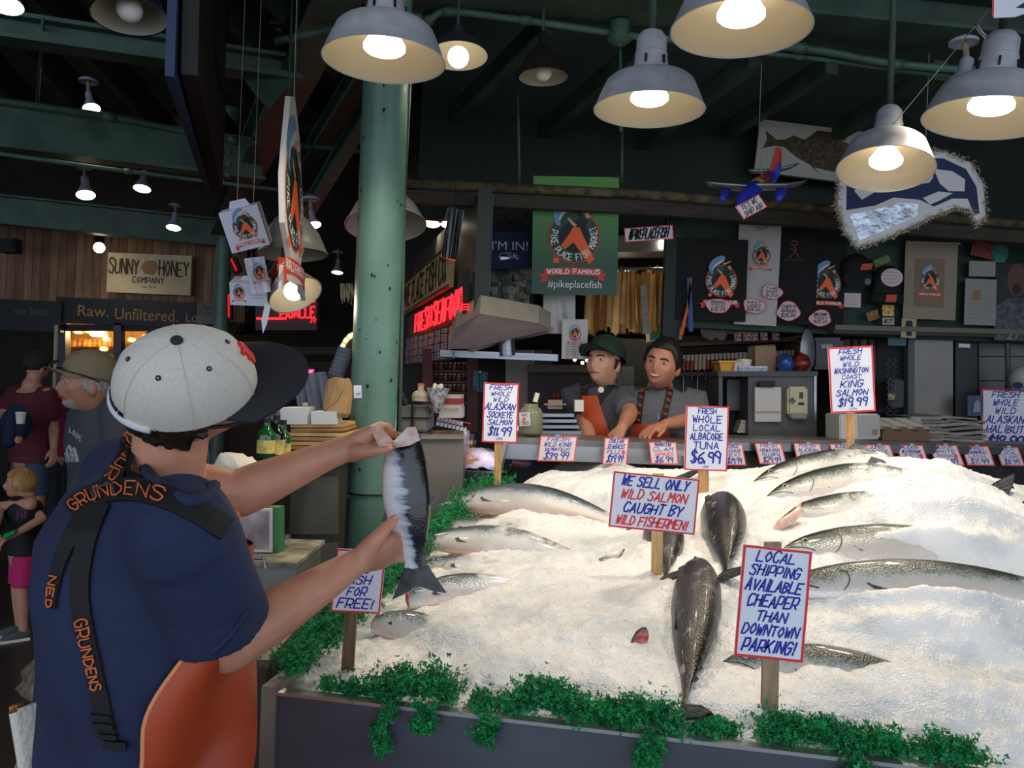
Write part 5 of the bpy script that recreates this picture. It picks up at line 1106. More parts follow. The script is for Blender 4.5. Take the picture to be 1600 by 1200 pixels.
wing('tailplane', [(1169, 265, 3.95), (1176, 268, 3.95), (1205, 268, 3.95), (1235, 261, 3.95), (1247, 256, 3.95)], [(3, 1), (9, 3), (11, 4), (9, 3), (3, 1)])
for x, y in ((1132, 304), (1220, 303)): 
    mb = MB(); mb.tube([P(x - 4, y + 8, 3.66), P(x, y, 3.7), P(x + 5, y - 8, 3.75)], [5*s, 7.5*s, 6*s], 12); mb.build('engine', PB, r, smooth=True)
mb = MB(); mb.tube([P(1190, 278, 3.75), P(1186, 200, 3.75), P(1190, 100, 3.75)], .0015, 4); mb.build('string', mat('wire_grey', '#8f8d85', .5), r)
r = T('plane_card', 'red-edged card tied under the model airplane', 'price card', 1174, 325, 3.6); card(r, FR(1174, 323, 3.55, 28, 15), 46, 24, [('YES WE', 1, INK_K, .8), ('SHIP AIR', 1, INK_K, .9)], S(3.55), skew=-.2, bw=1.2, paper=TAGP)
mb = MB(); mb.tube([P(1172, 312, 3.56), P(1172, 302, 3.62)], .001, 4); mb.build('thread', INK_K, r)
r = T('ceiling_flag', 'corner of a red-edged white sign cropped at the top right', 'sign', 1580, 28, 2.6); s = S(2.6); mx = FR(1580, 5, 2.6, -8)
mb = MB(); mb.plate(sc([(-34, 40), (-26, -22), (-22, -26), (10, -20), (40, -4), (40, 40)], s), mx, -.004, 0); mb.build('board', PAPER, r)
mb = MB(); mb.ribbon(sc([(-34, 40), (-26, -22)], s), 3*s, mx, .001); mb.build('border', INK_R, r); mb = MB(); mb.plate(sc([(8, -6), (40, -4), (40, 8), (20, 4)], s), mx, 0, .001); mb.build('mark', NAVY, r)
# ---- T-shirts, caps and papers on the fascia
WY = lambda x: 4.72 + max(0, (x - 1062)) / 838 * .4
TEE = mat('black_tee', '#0c0c0e', .8); WTE = mat('white_tee', '#b3aeac', .8)
def tee(px, py, w, h, m, label, em, rot=-2, yaw=0, apron=False):
    Y = WY(px); r = T('hanging_shirt', label, 'shirt', px, py + h/2, Y, 'printed shirts pinned on the fascia'); s = S(Y); mx = FR(px, py, Y, rot, yaw)
    cloth('cloth', mx, w*s, h*s, m, r, .006, th=.012)
    mb = MB(); mb.tube(catmull([mx @ V((-w*.2*s, h*.49*s, .01)), mx @ V((0, h*.44*s, .014)), mx @ V((w*.2*s, h*.49*s, .01))], 4), .006, 6); mb.build('collar', m, r)
    if em: emblem(mx @ M.Translation((em[0]*s, em[1]*s, .014)), em[2]*s, r)
    return r, mx, s
def blob_tag(px, py, w, h, label, lines, seed, Y=None):
    Y = (Y or WY(px)) - .035; r = T('shirt_tag', label, 'price tag', px, py + h/2, Y, 'red-rimmed hand-cut tags on the shirts'); s = S(Y); mx = FR(px, py, Y, -2); rn = random.Random(seed)
    out = [(w/2*math.cos(a)*(1 + .12*math.sin(a*3 + seed)), h/2*math.sin(a)*(1 + .1*math.cos(a*2 + seed))) for a in [i*2*math.pi/24 for i in range(24)]]
    mb = MB(); mb.plate(sc(out, s), mx, -.002, 0); mb.build('card', mat('pink_card', '#c9b4b8', .6), r); mb = MB(); mb.ribbon(sc(out + out[:1], s), 1.1*s, mx, .0006); mb.build('rim', INK_R, r)
    bb = MB()
    for i, l_ in enumerate(lines):
        for pl in letters(l_, w*.62*s, h*.17*s, 0, h*(.24 - .24*i)*s, .3, .15, rn): bb.ribbon(pl, h*.035*s, mx, .001)
    bb.build('writing', INK_K, r)
tee(1112, 437, 110, 128, TEE, 'black shirt with large emblem, leftmost on the fascia', (14, -2, 25))
tee(1184, 430, 66, 156, WTE, 'off-white narrow shirt with small emblem at the top', (3, 30, 14), -3)
tee(1246, 432, 62, 150, TEE, 'black shirt with thin outline mark between white and emblem shirts', None)
r, mx, s = tee(1292, 440, 56, 146, TEE, 'black shirt with emblem right of the outline-mark shirt', (-2, -4, 23))
r = T('shirt_mark', 'thin orange outline mark on the middle black shirt', 'print', 1240, 400, WY(1240) - .02); mb = MB(); mx = FR(1240, 388, WY(1240) - .02); s = S(WY(1240))
for q in ([(-4, 10), (3, 12), (6, 6), (0, 4), (-5, 8)], [(0, 4), (5, -2), (0, -8), (-6, -14)], [(-4, 0), (2, -4), (8, -14)]): mb.ribbon(sc(q, s), 1*s, mx, .002)
mb.build('outline', mat('dull_orange', '#8a5a2a', .6), r); mb = MB(); mb.ribbon(sc([(-14, -18), (14, -18)], s), .6*s, mx, .002); mb.build('underline', mat('dull_orange', '#8a5a2a', .6), r)
for k, (x, y, w_, h_, lb, ln) in enumerate(((1122, 478, 38, 24, 'pink tag on the leftmost black shirt', ('ORGANIC', 'TEE', '$18.00')), (1178, 478, 34, 24, 'lower pink tag on the white shirt', ('NAVY', 'LADIES', '$18.00')), (1206, 456, 32, 22, 'upper pink tag straddling the white shirt edge', ('THE', 'SHIRT', '$22')), (1232, 486, 36, 28, 'pink tag on the outline-mark shirt', ('CHEFS', 'APRON', '$25.00')), (1282, 497, 34, 24, 'pink tag below the right emblem shirt', ('SWEATSHIRT', 'TODAY', '$25.00')))): blob_tag(x, y, w_, h_, lb, ln, k)
def wallthing(name, label, cat, px, py, w, h, m, rot=-2, d=.006, part='sheet', off=0.):
    r = T(name, label, cat, px, py + h/2, WY(px) - off); o = pb(r, part, px, py, w, h, WY(px) - .01 - off, d, m, rot); return r
# cap
r = T('baseball_hat', 'black baseball cap with orange patch hung on the fascia', 'cap', 1337, 450, WY(1337)); Y = WY(1337); s = S(Y); mx = FR(1338, 420, Y - .04, -4)
mb = MB(); mb.ball((0, 0, 0), (1, 1, 1), 20, 10); mb.v = [mx @ V((v.x*23*s, v.y*24*s, v.z*.05)) for v in mb.v]; mb.build('crown', TEE, r, smooth=True)
mb = MB(); mb.plate(sc([(-20, -8), (-23, -20), (-16, -28), (0, -30), (18, -26), (22, -14), (20, -6), (0, -16)], s), mx, .02, .035); mb.build('brim', TEE, r); mb = MB(); mb.plate(sc([(3, 6), (20, 8), (17, -2), (0, -4)], s), mx, .048, .052); mb.build('patch', mat('dim_orange', '#b8482a', .6), r)
mb = MB(); mb.plate(sc(ell(5, 5, 14, 15, -20), s), mx, .035, .037); mb.build('sticker', mat('dim_silver', '#5a5c60', .5), r)
r = T('black_beanie', 'black knitted beanie with white tag and orange patch', 'beanie', 1388, 475, WY(1388)); Y = WY(1388); s = S(Y); mx = FR(1386, 445, Y - .04, -3)
mb = MB(); mb.lathe([(0, 30*s), (10*s, 29*s), (18*s, 22*s), (22*s, 8*s), (23*s, -14*s)], 20, mx @ M.Diagonal((1, 1, .4, 1)) @ M.Rotation(-math.pi/2, 4, 'X')); mb.build('crown', TEE, r, smooth=True)
mb = MB(); mb.lathe([(25*s, -14*s), (26.5*s, -18*s), (26.5*s, -26*s), (25*s, -30*s)], 20, mx @ M.Diagonal((1, 1, .42, 1)) @ M.Rotation(-math.pi/2, 4, 'X'), True); mb.build('cuff', TEE, r, smooth=True)
mb = MB(); mb.plate(sc([(-6, -17), (10, -16), (9, -28), (-7, -28)], s), mx, .047, .052); mb.build('patch', mat('dim_orange', '#b8482a', .6), r)
mb = MB(); mb.plate(sc(ell(17, 14, 20, 2, 10), s), mx, .04, .043); o = mb.build('paper_tag', mat('pink_card', '#c9b4b8', .6), r); scrib(r, mx @ M.Translation((0, 10*s, .043)), s, 26, 20, 4, INK_K, 3)
r = wallthing('scroll_print', 'cream scroll with framed emblem print on the fascia', 'print', 1454, 440, 82, 118, mat('scroll_cream', '#8f8371', .7), -2.2); s = S(WY(1454)); mx = FR(1454, 440, WY(1454) - .01, -2.2)
mb = MB(); mb.tube([mx @ V((-42*s, 60*s, .01)), mx @ V((42*s, 60*s, .01))], 2*s, 10); mb.build('rod', mat('rod_pale', '#a59a8a', .5), r)
mb = MB(); mb.plate(sc(rect(47, 76, -2, -2), s), mx, 0, .002); mb.build('mount', mat('mount_tan', '#7d6a54', .7), r); emblem(mx @ M.Translation((-1*s, 1*s, .002)), 16*s, r)
r = wallthing('pennant', 'small red and teal printed pennant at the upper right', 'pennant', 1546, 393, 56, 24, mat('pennant_red', '#7d2f2c', .6, var=.3, vscale=40), -14); mb = MB(); s = S(WY(1546)); mb.plate(sc(ell(13, 15, 18), s), FR(1562, 396, WY(1546) - .012), 0, .004); mb.build('teal_disc', mat('teal_print', '#2a6a62', .6, var=.3, vscale=40), r)
r = wallthing('blank_note', 'small blank white paper pinned above the letter', 'paper', 1535, 420, 41, 24, mat('dim_paper', '#8e8c86', .7), -1)
r = wallthing('posted_letter', 'white letter with orange stamp pinned on the fascia', 'paper', 1532, 472, 49, 72, mat('dim_paper', '#8e8c86', .7), -2); mx = FR(1532, 480, WY(1532) - .011, -2); scrib(r, mx, S(WY(1532)), 44, 44, 7, mat('pencil', '#6a6862', .7), 6); pb(r, 'stamp', 1526, 461, 12, 16, WY(1532) - .011, .001, mat('dim_orange2', '#9a6a4a', .7))
r = wallthing('player_poster', 'grey poster of a shouting player wearing number 27', 'poster', 1590, 472, 70, 122, mat('poster_grey', '#26282b', .6, var=.5, vscale=14), -1); Y = WY(1590) - .012; s = S(Y)
for nm, q, m in (('head', ell(15, 26, 20, 0, 34), mat('poster_skin', '#5a3a30', .6)), ('open_mouth', ell(7, 9, 14, 0, 20), mat('poster_mouth', '#2a0f0f', .6)), ('jersey', [(-34, -60), (-34, -10), (-14, 6), (14, 6), (34, -4), (34, -60)], mat('poster_jersey', '#4a4d52', .6, var=.5, vscale=30))):
    mb = MB(); mb.plate(sc(q, s), FR(1588, 472, Y, -1), 0, .001 if nm != 'open_mouth' else .002); mb.build(nm, m, r)
txt(r, 1583, 524, 22, 13, Y, '27', mat('dim_white', '#8c8e90', .6), -3, z=.003)
r = wallthing('hat_price_card', 'white red-edged card under the black cap', 'price card', 1329, 469, 32, 22, mat('pink_card', '#c9b4b8', .6), -2); scrib(r, FR(1329, 469, WY(1329) - .011, -2), S(WY(1329)), 28, 16, 4, INK_K, 9)
r = wallthing('fish_sticker', 'orange and green crab sticker low on the green fascia', 'sticker', 1364, 493, 18, 14, mat('crab_orange', '#8a5a2a', .6, var=.5, vscale=60), 20)
r = wallthing('magnet_tag', 'yellow trinket over a small lettered white tag', 'tag', 1388, 484, 18, 20, mat('trinket', '#b99a4a', .5, var=.5, vscale=60), 0); pb(r, 'tag', 1388, 502, 18, 11, WY(1388) - .012, .002, mat('pink_card2', '#b5aaa4', .6)); hand(r, 1388, 502, 13, 6, WY(1388) - .013, 'WEST', INK_K)
r = wallthing('cartoon_card', 'small cream card with a dark figure drawing under the scroll', 'card', 1420, 513, 23, 30, mat('cream_card', '#a89c80', .7), -4); mb = MB(); s = S(WY(1420)); mb.plate(sc([(-4, 12), (5, 12), (6, 2), (4, -12), (-3, -12), (-6, 0)], s), FR(1420, 513, WY(1420) - .011), 0, .002); mb.build('figure', INK_K, r)
r = wallthing('green_leaf_trinket', 'pale green trinket above the beanie', 'trinket', 1378, 408, 26, 12, mat('leaf_green', '#5f6f3a', .6, var=.4, vscale=60), 20)
# ledge under the fascia
r = T('fascia_ledge', 'pale wooden ledge running under the green fascia', 'ledge', 1450, 515, 4.8); a = P(1300, 512, 4.86); b = P(1700, 522, 5.05); mb = MB(); mb.beam(a, b, .08, .03); mb.build('board', mat('ledge_pale', '#6f6a58', .6), r); mb = MB(); mb.beam(a - V((0, 0, .025)), b - V((0, 0, .025)), .04, .02); mb.build('lip', mat('ledge_dark', '#3f3b30', .6), r)
# ================================================================ counters
GLASS = mat('case_glass', '#dfe8ea', .03, trans=1., alpha=.3, ior=1.15)
def quadbox(root, name, a, b, th, z0, z1, m):
    a = V((a.x, a.y, 0)); b = V((b.x, b.y, 0)); d = (b - a).normalized(); n = V((-d.y, d.x, 0)); mb = MB(); q = [a, b, b + n*th, a + n*th]
    mb.hexa([p + V((0, 0, z0)) for p in q], [p + V((0, 0, z1)) for p in q]); return mb.build(name, m, root)
ca, cb = P(786, 690, 3.72), P(1092, 703, 3.72); ZT = 1.352
r = thing('display_case', 'steel-topped glass fish case in front of the two workers', 'display case', (ca.x, ca.y, 0))
quadbox(r, 'top', ca, cb, .42, ZT - .03, ZT, mat('worn_steel_top', '#7b7c78', .35, .6, var=.2, vscale=8)); quadbox(r, 'front_rail', ca - V((0, .01, 0)), cb - V((0, .01, 0)), .03, ZT - .1, ZT - .03, mat('case_rail', '#9aa0a8', .3, .7))
quadbox(r, 'glass_front', ca + V((0, .02, 0)), cb + V((0, .02, 0)), .008, 1.0, ZT - .1, GLASS); quadbox(r, 'back', ca + V((0, .38, 0)), cb + V((0, .38, 0)), .03, .1, ZT - .03, mat('case_dark', '#1c1f22', .5)); quadbox(r, 'floor_tray', ca + V((0, .03, 0)), cb + V((0, .03, 0)), .36, .95, 1.0, STEEL); quadbox(r, 'base', ca + V((0, .03, 0)), cb + V((0, .03, 0)), .36, 0, .95, PANEL)
mb = MB(); mb.beam(P(790, 694, 3.7), P(772, 765, 3.55), .02, .03); mb.build('end_frame', mat('case_rail', '#9aa0a8', .3, .7), r)
mb = MB(); e0 = cb + V((0, -.005, 0)); mb.beam(P(1070, 712, 3.7), P(1072, 780, 3.7), .03, .02); mb.build('mullion', mat('case_rail', '#9aa0a8', .3, .7), r)
rn = random.Random(21)
for k, (x, y, w_, m, lb) in enumerate(((815, 722, 30, mat('fillet_mauve', '#9a5a7a', .4), 'mauve fish piece at the left end of the glass case'), (935, 735, 46, mat('fillet_red', '#b0402c', .4, var=.2), 'red salmon fillet in the glass case'), (985, 732, 50, mat('fillet_pink', '#b88a86', .4, var=.2), 'pale pink fillet in the glass case'), (1130, 745, 50, mat('fillet_dark', '#6a2c2c', .4), 'dark red fillet in the right glass case'))):
    p = P(x, y, 3.85); o = thing('fish_fillet', lb, 'fillet', p, 'fillets laid in the glass cases'); q = M.Translation(p) @ M.Rotation(.2*k, 4, 'Z'); s = S(3.85)
    mb = MB(); mb.ball((0, 0, 0), (1, 1, 1), 16, 8); mb.v = [q @ V((v.x*w_/2*s*(1 - .25*v.y), v.y*.08, v.z*.025)) for v in mb.v]; mb.build('flesh', m, o, smooth=True)
    mb = MB(); mb.tube(catmull([q @ V((-w_*.45*s, 0, .012)), q @ V((0, -.01, .026)), q @ V((w_*.45*s, .0, .012))], 4), .003, 6); mb.build('grain_line', BELLY, o)
ra_, rb_ = P(1096, 705, 3.92), P(1720, 700, 4.62); rb_.z = 1.37
r = thing('right_counter', 'long dark steel counter behind the right salmon heap', 'counter', (ra_.x, ra_.y, 0)); ZR = 1.372
quadbox(r, 'top', ra_, rb_, .3, ZR - .03, ZR, mat('counter_top', '#6a6a66', .4, .5, var=.2, vscale=6)); quadbox(r, 'front_panel', ra_ + V((0, .02, 0)), rb_ + V((0, .02, 0)), .03, .1, ZR - .03, mat('counter_front', '#3e4144', .5, .4, var=.2)); quadbox(r, 'rail', ra_ - V((0, .005, 0)), rb_ - V((0, .005, 0)), .02, ZR - .06, ZR - .02, STEEL)
# side bin with crab and ice, left of the case
r = thing('crab_bin', 'ice bin with glass end left of the steel-topped case', 'bin', P(735, 735, 3.9)); a, b = P(700, 690, 4.0), P(778, 690, 3.9)
quadbox(r, 'body', V((a.x, a.y, 0)), V((b.x, b.y, 0)), .5, 0, 1.16, PANEL); mb = MB(); mb.grid(lambda u, v: V((a.x + (b.x - a.x)*u, a.y + .02 + .46*v, 1.17 + .07*math.sin(u*3)*v + .02*noise.noise(V((u*5, v*5, 0))))), 20, 14); mb.build('ice_bed', ICE, r, smooth=True)
mb = MB(); q = [P(704, 668, 3.98), P(780, 690, 3.88), P(780, 752, 3.86), P(704, 745, 3.95)]; mb.hexa(q, [p + V((0, .006, 0)) for p in q]); mb.build('glass', GLASS, r)
l = bpy.data.lights.new('bin_light', 'POINT'); l.energy = 2.2; l.color = (.8, .6, 1.); l.shadow_soft_size = .04; o = bpy.data.objects.new('bin_light', l); COL.objects.link(o); o.location = P(790, 676, 4.25)
CRAB = mat('cooked_crab', '#c9822e', .45, col2='#e8c27a', vscale=30)
def crab(p, R, rz, label):
    o = thing('crab', label, 'crab', p, 'cooked crabs in the ice bin'); q = M.Translation(p) @ M.Rotation(rz, 4, 'Z') @ M.Rotation(.6, 4, 'X')
    mb = MB(); mb.ball((0, 0, 0), (1, 1, 1), 16, 8); mb.v = [q @ V((v.x*R, v.y*R*.65, v.z*R*.32)) for v in mb.v]; mb.build('shell', CRAB, o, smooth=True)
    for sd_ in (-1, 1):
        for k in range(4):
            a_ = .5 - k*.35; mb = MB(); mb.tube([q @ V((sd_*R*.8*math.cos(a_), R*.5*math.sin(a_), 0)), q @ V((sd_*R*1.5*math.cos(a_), R*1.1*math.sin(a_), R*.35)), q @ V((sd_*R*1.7*math.cos(a_), R*1.5*math.sin(a_), -R*.2))], [R*.1, R*.08, R*.02], 6); mb.build('leg', CRAB, o)
        mb = MB(); mb.tube([q @ V((sd_*R*.7, R*.5, 0)), q @ V((sd_*R*1.0, R*.95, .0)), q @ V((sd_*R*.6, R*1.3, 0))], [R*.12, R*.2, R*.06], 8); mb.build('claw', CRAB, o, smooth=True)
for k, (x, y) in enumerate(((716, 726), (724, 712), (712, 706), (728, 724), (719, 698))): crab(P(x, y, 4.1 + .03*k), .05, k*1.3, ('front orange crab nearest the glass', 'second orange crab in the ice bin pile', 'orange crab leaning left in the bin', 'orange crab at the right of the pile', 'topmost orange crab against the ice')[k])
r = thing('tag_string', 'row of tiny striped tags strung above the crab bin', 'price tags', P(700, 660, 3.95)); mb = MB(); mb.tube([P(682, 650, 3.95), P(735, 662, 3.95)], .003, 5); mb.build('rail', INK_R, r)
for k in range(8):
    x = 685 + k*6; pb(r, 'tag', x, 658 + k*1.3 + (8 if k == 7 else 0), 5, 14, 3.94, .002, TAGP, -10 + k*2); pb(r, 'stripe', x, 658 + k*1.3, 4, 2.5, 3.938, .001, INK_B, 20)
# grey cabinet between column and bin, with things on it
r = T('grey_cabinet', 'tall plain grey cabinet side between the column and the parsley', 'cabinet', 690, 800, 3.75)
p = P(690, 742, 3.8); mb = MB(); zc = P(690, 683, 3.8).z; mb.box((p.x, p.y + .25, zc/2), (66*S(3.8), .5, zc)); mb.build('body', mat('flat_grey', '#7b7770', .6), r); pb(r, 'top_edge', 690, 684, 68, 4, 3.78, .5, mat('flat_grey_edge', '#8a867e', .6))
p = P(645, 690, 3.9); r = T('crate_stack', 'wrapped grey crates strapped beside the column', 'crate', 645, 720, 3.9)
for k in range(2): pb(r, 'crate', 646, 655 + k*42, 46, 40, 3.9, .3, mat('grey_crate', '#6a6a62', .6, var=.15), 0, bev=.01)
for y in (653, 690): pb(r, 'strap', 648, y, 52, 2, 3.89, .01, BLACK, -1)
pb(r, 'strap', 644, 676, 4, 86, 3.89, .01, BLACK)
pb(r, 'lower_case', 646, 752, 46, 110, 3.92, .3, mat('grey_crate2', '#57564f', .6))
def bottle(name, label, px, py, hpx, Y, R, cm, capm, group=None, liquid=None, shoulder=.55):
    """py is the base"""
    o = T(name, label, 'bottle', px, py, Y, group); H = hpx*S(Y); mx = M.Translation(P(px, py, Y)); mb = MB()
    mb.lathe([(R*.9, 0), (R, .02*H), (R, shoulder*H), (R*.85, (shoulder + .1)*H), (R*.4, (shoulder + .22)*H), (R*.36, .9*H), (R*.36, .93*H)], 20, mx, True); mb.build('glass', cm, o, smooth=True, auto=50)
    mb = MB(); mb.lathe([(R*.42, .88*H), (R*.42, H), (0, H)], 16, mx, False); mb.build('cap', capm, o, smooth=True, auto=40)
    mb = MB(); mb.lathe([(R*1.01, .12*H), (R*1.01, (shoulder - .1)*H)], 20, mx); mb.build('label', liquid or mat('bottle_label', '#b5a45a', .6, var=.4, vscale=40), o, smooth=True)
    return o
bottle('sauce_jug', 'clear jug with an orange cap on the crates', 657, 627, 28, 3.88, .042, mat('clear_tan', '#a8a088', .15), mat('cap_orange', '#d0602a', .5), None, mat('clear_tan2', '#9a927a', .3), .4)
r = T('flower_bunch', 'bunch of white flowers in patterned paper on the crates', 'flowers', 684, 640, 3.86); rn = random.Random(5)
mb = MB(); mb.lathe([(.012, 0), (.05, .1), (.055, .12)], 14, M.Translation(P(683, 645, 3.86))); mb.build('wrap', mat('pattern_wrap', '#5a5670', .6, col2='#c9c9d0', vscale=60), r, smooth=True)
for k in range(12):
    c = P(686 + rn.uniform(-10, 8), 613 + rn.uniform(-6, 8), 3.86 + rn.uniform(-.02, .02)); mb = MB(); mb.limb([c - V((0, 0, .01)), c + V((rn.uniform(-.01, .01), 0, .02))], .009, 8); mb.build('bloom', mat('bloom_white', '#d6d2c0', .6), r, smooth=True)
r = T('carton_box', 'white and red printed carton beside the flowers', 'carton', 706, 650, 3.9); pb(r, 'lower_box', 704, 645, 36, 16, 3.88, .2, mat('dull_carton', '#b3ada4', .6)); pb(r, 'upper_box', 705, 627, 32, 20, 3.9, .2, mat('dull_carton', '#b3ada4', .6)); pb(r, 'red_band', 705, 627, 32.5, 9, 3.895, .19, mat('band_red', '#8e2a2e', .6)); txt(r, 706, 640, 24, 3.5, 3.87, 'SPECIAL DRY', INK_K)
r = T('spray_holder', 'black wire holder on the right side of the column', 'holder', 628, 620, 3.6); 
for k in range(5): mb = MB(); mb.limb([P(620 + k*3, 625 - k % 2*8, 3.32), P(620 + k*3, 606 + k*6, 3.32)], .012, 8); mb.build('clump', BLACK, r, smooth=True)
# ================================================================ left service counter and what stands on it
r = T('bread_cabinet', 'dark wooden cabinet behind the fishmonger\'s raised arm', 'cabinet', 490, 950, 3.0)
p = P(492, 727, 3.0); mb = MB(); mb.box((p.x - .03, p.y + .2, p.z/2), (92*S(3.), .4, p.z)); mb.build('body', mat('cab_dark', '#3d3a34', .6, var=.2), r)
for k, (y, h_) in enumerate(((790, 90), (900, 100))): pb(r, 'door', 485, y, 84, h_, 2.99, .02, mat('cab_panel', '#57534a', .5, var=.15))
pb(r, 'top', 484, 727, 96, 5, 2.98, .42, mat('cab_top', '#4a3c2a', .5))
CARD = [mat('flat_card%d' % i, c, .7, var=.15, vscale=10) for i, c in enumerate(('#c69a62', '#b58850', '#d4ac74', '#a67a48'))]; rn = random.Random(31)
for k in range(9):
    y = 721 - k*7; w_ = 84 + rn.uniform(-6, 8); o = T('flat_carton', ('lowest' if k == 0 else 'topmost' if k == 8 else ('second', 'third', 'fourth', 'fifth', 'sixth', 'seventh', 'eighth')[k - 1]) + ' flattened tan carton in the stack by the column', 'carton', 497, y + 3, 2.98, 'stacked flat tan cartons by the column')
    x = 497 + rn.uniform(-5, 5); pb(o, 'board', x, y, w_, 5.4, 2.97, .3, CARD[k % 4], rn.uniform(-1, 1)); pb(o, 'fold', x + 3, y - 2.6, w_ - 8, 1, 2.98, .28, CARD[(k + 1) % 4])
for x, y, w_, h_, lb in ((459, 650, 42, 26, 'left white open carton on the tan stack'), (505, 653, 38, 20, 'right white open carton on the tan stack')):
    o = T('white_carton', lb, 'carton', x, y + h_/2, 2.95); pb(o, 'body', x, y, w_, h_, 2.95, .12, mat('white_box', '#c7c6c4', .6)); pb(o, 'flap', x + w_/2 - 3, y - h_/2 - 3, 8, 10, 3.0, .004, mat('white_box_in', '#9a9284', .6), 8)
r = T('paper_bag', 'crumpled brown paper bag leaning on the green column', 'bag', 527, 650, 3.0); s = S(3.); mx = FR(527, 622, 3.02, -3); rn = random.Random(2)
mb = MB(); mb.lathe([(17*s, -30*s), (21*s, -22*s), (22*s, 0), (19*s, 18*s), (18*s, 30*s), (16*s, 30*s), (15*s, 10*s)], 18, mx @ M.Rotation(-math.pi/2, 4, 'X')); mb.v = [v + V((noise.noise(v*25), noise.noise(v*25 + V((9, 0, 0))), noise.noise(v*25 + V((0, 9, 0)))))*.014 for v in mb.v]; mb.build('bag', mat('kraft', '#9c7c52', .8, var=.15), r)
mb = MB(); mb.ribbon(sc([(-12, -20), (6, -4), (14, 12)], s), .003, mx, .07); mb.build('crease', mat('kraft_dark', '#6a5234', .8), r)
r = T('cup_stack', 'leaning stack of clear grey plastic cups behind the paper bag', 'cups', 528, 600, 3.3)
for k in range(9): a_ = P(519 + k*2.3, 603 - k*6, 3.3); mb = MB(); mb.lathe([(.03, 0), (.034, .03), (.036, .03)], 16, M.Translation(a_) @ M.Rotation(.3, 4, 'Y')); mb.build('cup', mat('cup_grey', '#6d7684', .3), r, smooth=True)
r = T('grey_sacks', 'grey-blue folded sacks standing behind the white cartons', 'sacks', 490, 640, 3.2); s = S(3.2)
for x, y, w_, h_ in ((475, 622, 24, 40), (494, 613, 30, 62)): cloth('sack', FR(x, y, 3.2, 6), w_*s, h_*s, mat('slate_sack', '#4a5160', .7), r, .01, th=.05)
r = T('striped_sack', 'pale striped sack end peeking out right of the cap brim', 'sack', 428, 640, 3.1); mb = MB(); mb.ball(P(428, 640, 3.15), (.04, .05, .045), 16, 10); mb.build('sack', mat('striped', '#8a8088', .7, col2='#4a4448', vscale=8, stretch=(8, 1, 1)), r, smooth=True); pb(r, 'lower_sack', 428, 684, 24, 76, 3.16, .08, mat('slate_sack', '#4a5160', .7), 0, bev=.01); mb = MB(); mb.lathe([(.02, 0), (.025, .01)], 10, M.Translation(P(428, 628, 3.12))); mb.build('neck', mat('slate_sack', '#4a5160', .7), r)
GB = mat('green_bottle_glass', '#0d4a24', .08, coat=.5); KB = mat('dark_bottle_glass', '#0b130e', .1, coat=.5)
for k, (x, b, h_, m, lb) in enumerate(((415, 715, 62, GB, 'bright green bottle nearest the cap brim'), (430, 718, 70, KB, 'tall dark bottle second from the cap brim'), (440, 722, 66, GB, 'green bottle with label next to the tan cartons'), (424, 722, 84, KB, 'tallest dark bottle behind the green ones'))):
    bottle('green_bottle', lb, x, b, h_, 2.7 + .06*k, .03, m, BLACK, 'bottles behind the fishmonger\'s shoulder')
r = T('bottle_shelf', 'narrow dark shelf carrying the green bottles', 'shelf', 428, 726, 2.75); pb(r, 'board', 428, 727, 46, 6, 2.62, .34, mat('cab_top', '#4a3c2a', .5)); mb = MB(); p = P(428, 730, 2.9); mb.box((p.x, p.y, p.z/2), (.08, .2, p.z)); mb.build('support', BLACK, r)
r = T('folded_towel', 'white towel with an orange edge beyond the fishmonger\'s shoulder', 'towel', 375, 745, 2.42); s = S(2.42); mx = FR(374, 727, 2.44, -8)
mb = MB(); mb.ball((0, 0, 0), (1, 1, 1), 24, 12); mb.v = [mx @ V((v.x*38*s, v.y*17*s*(1 - .45*v.x), v.z*.06)) + V((noise.noise(v*3)*.012, 0, noise.noise(v*4)*.014)) for v in mb.v]; mb.build('cloth', mat('towel_white', '#d6d0c4', .95, bump=.6, bscale=120), r, smooth=True)
mb = MB(); mb.tube(catmull([mx @ V((8*s, -17*s, .05)), mx @ V((24*s, -9*s, .04)), mx @ V((37*s, 1*s, .02))], 4), .01, 8); mb.build('orange_edge', mat('towel_orange', '#c9752a', .9), r, smooth=True)
# photo stand on a steel counter
r = T('steel_counter', 'low steel counter with a stained top left of the ice tray', 'counter', 420, 1050, 2.25)
p = P(420, 878, 2.3); w_ = 86*S(2.3); mb = MB(); mb.box((p.x, p.y + .15, p.z/2), (w_, .3, p.z)); mb.build('body', mat('stained_steel', '#7a7a72', .5, .4, var=.2, vscale=5), r); mb = MB(); mb.box((p.x, p.y + .14, p.z), (w_ + .02, .34, .012)); mb.build('top', mat('stained_top', '#a09a88', .6, .2, col2='#5a5448', vscale=12), r)
mb = MB(); mb.box((p.x - .02, p.y - .012, p.z/2 - .1), (w_ * .8, .02, p.z*.6)); mb.build('door', STEEL, r); mb = MB(); mb.tube([P(365, 872, 2.27), P(412, 872, 2.27), P(414, 888, 2.27)], .006, 8); mb.build('rail', STEEL, r)
r = T('photo_stand', 'green-edged photo panel standing on the steel counter', 'display stand', 405, 880, 2.4); GRN = mat('panel_green', '#2f6e3a', .5)
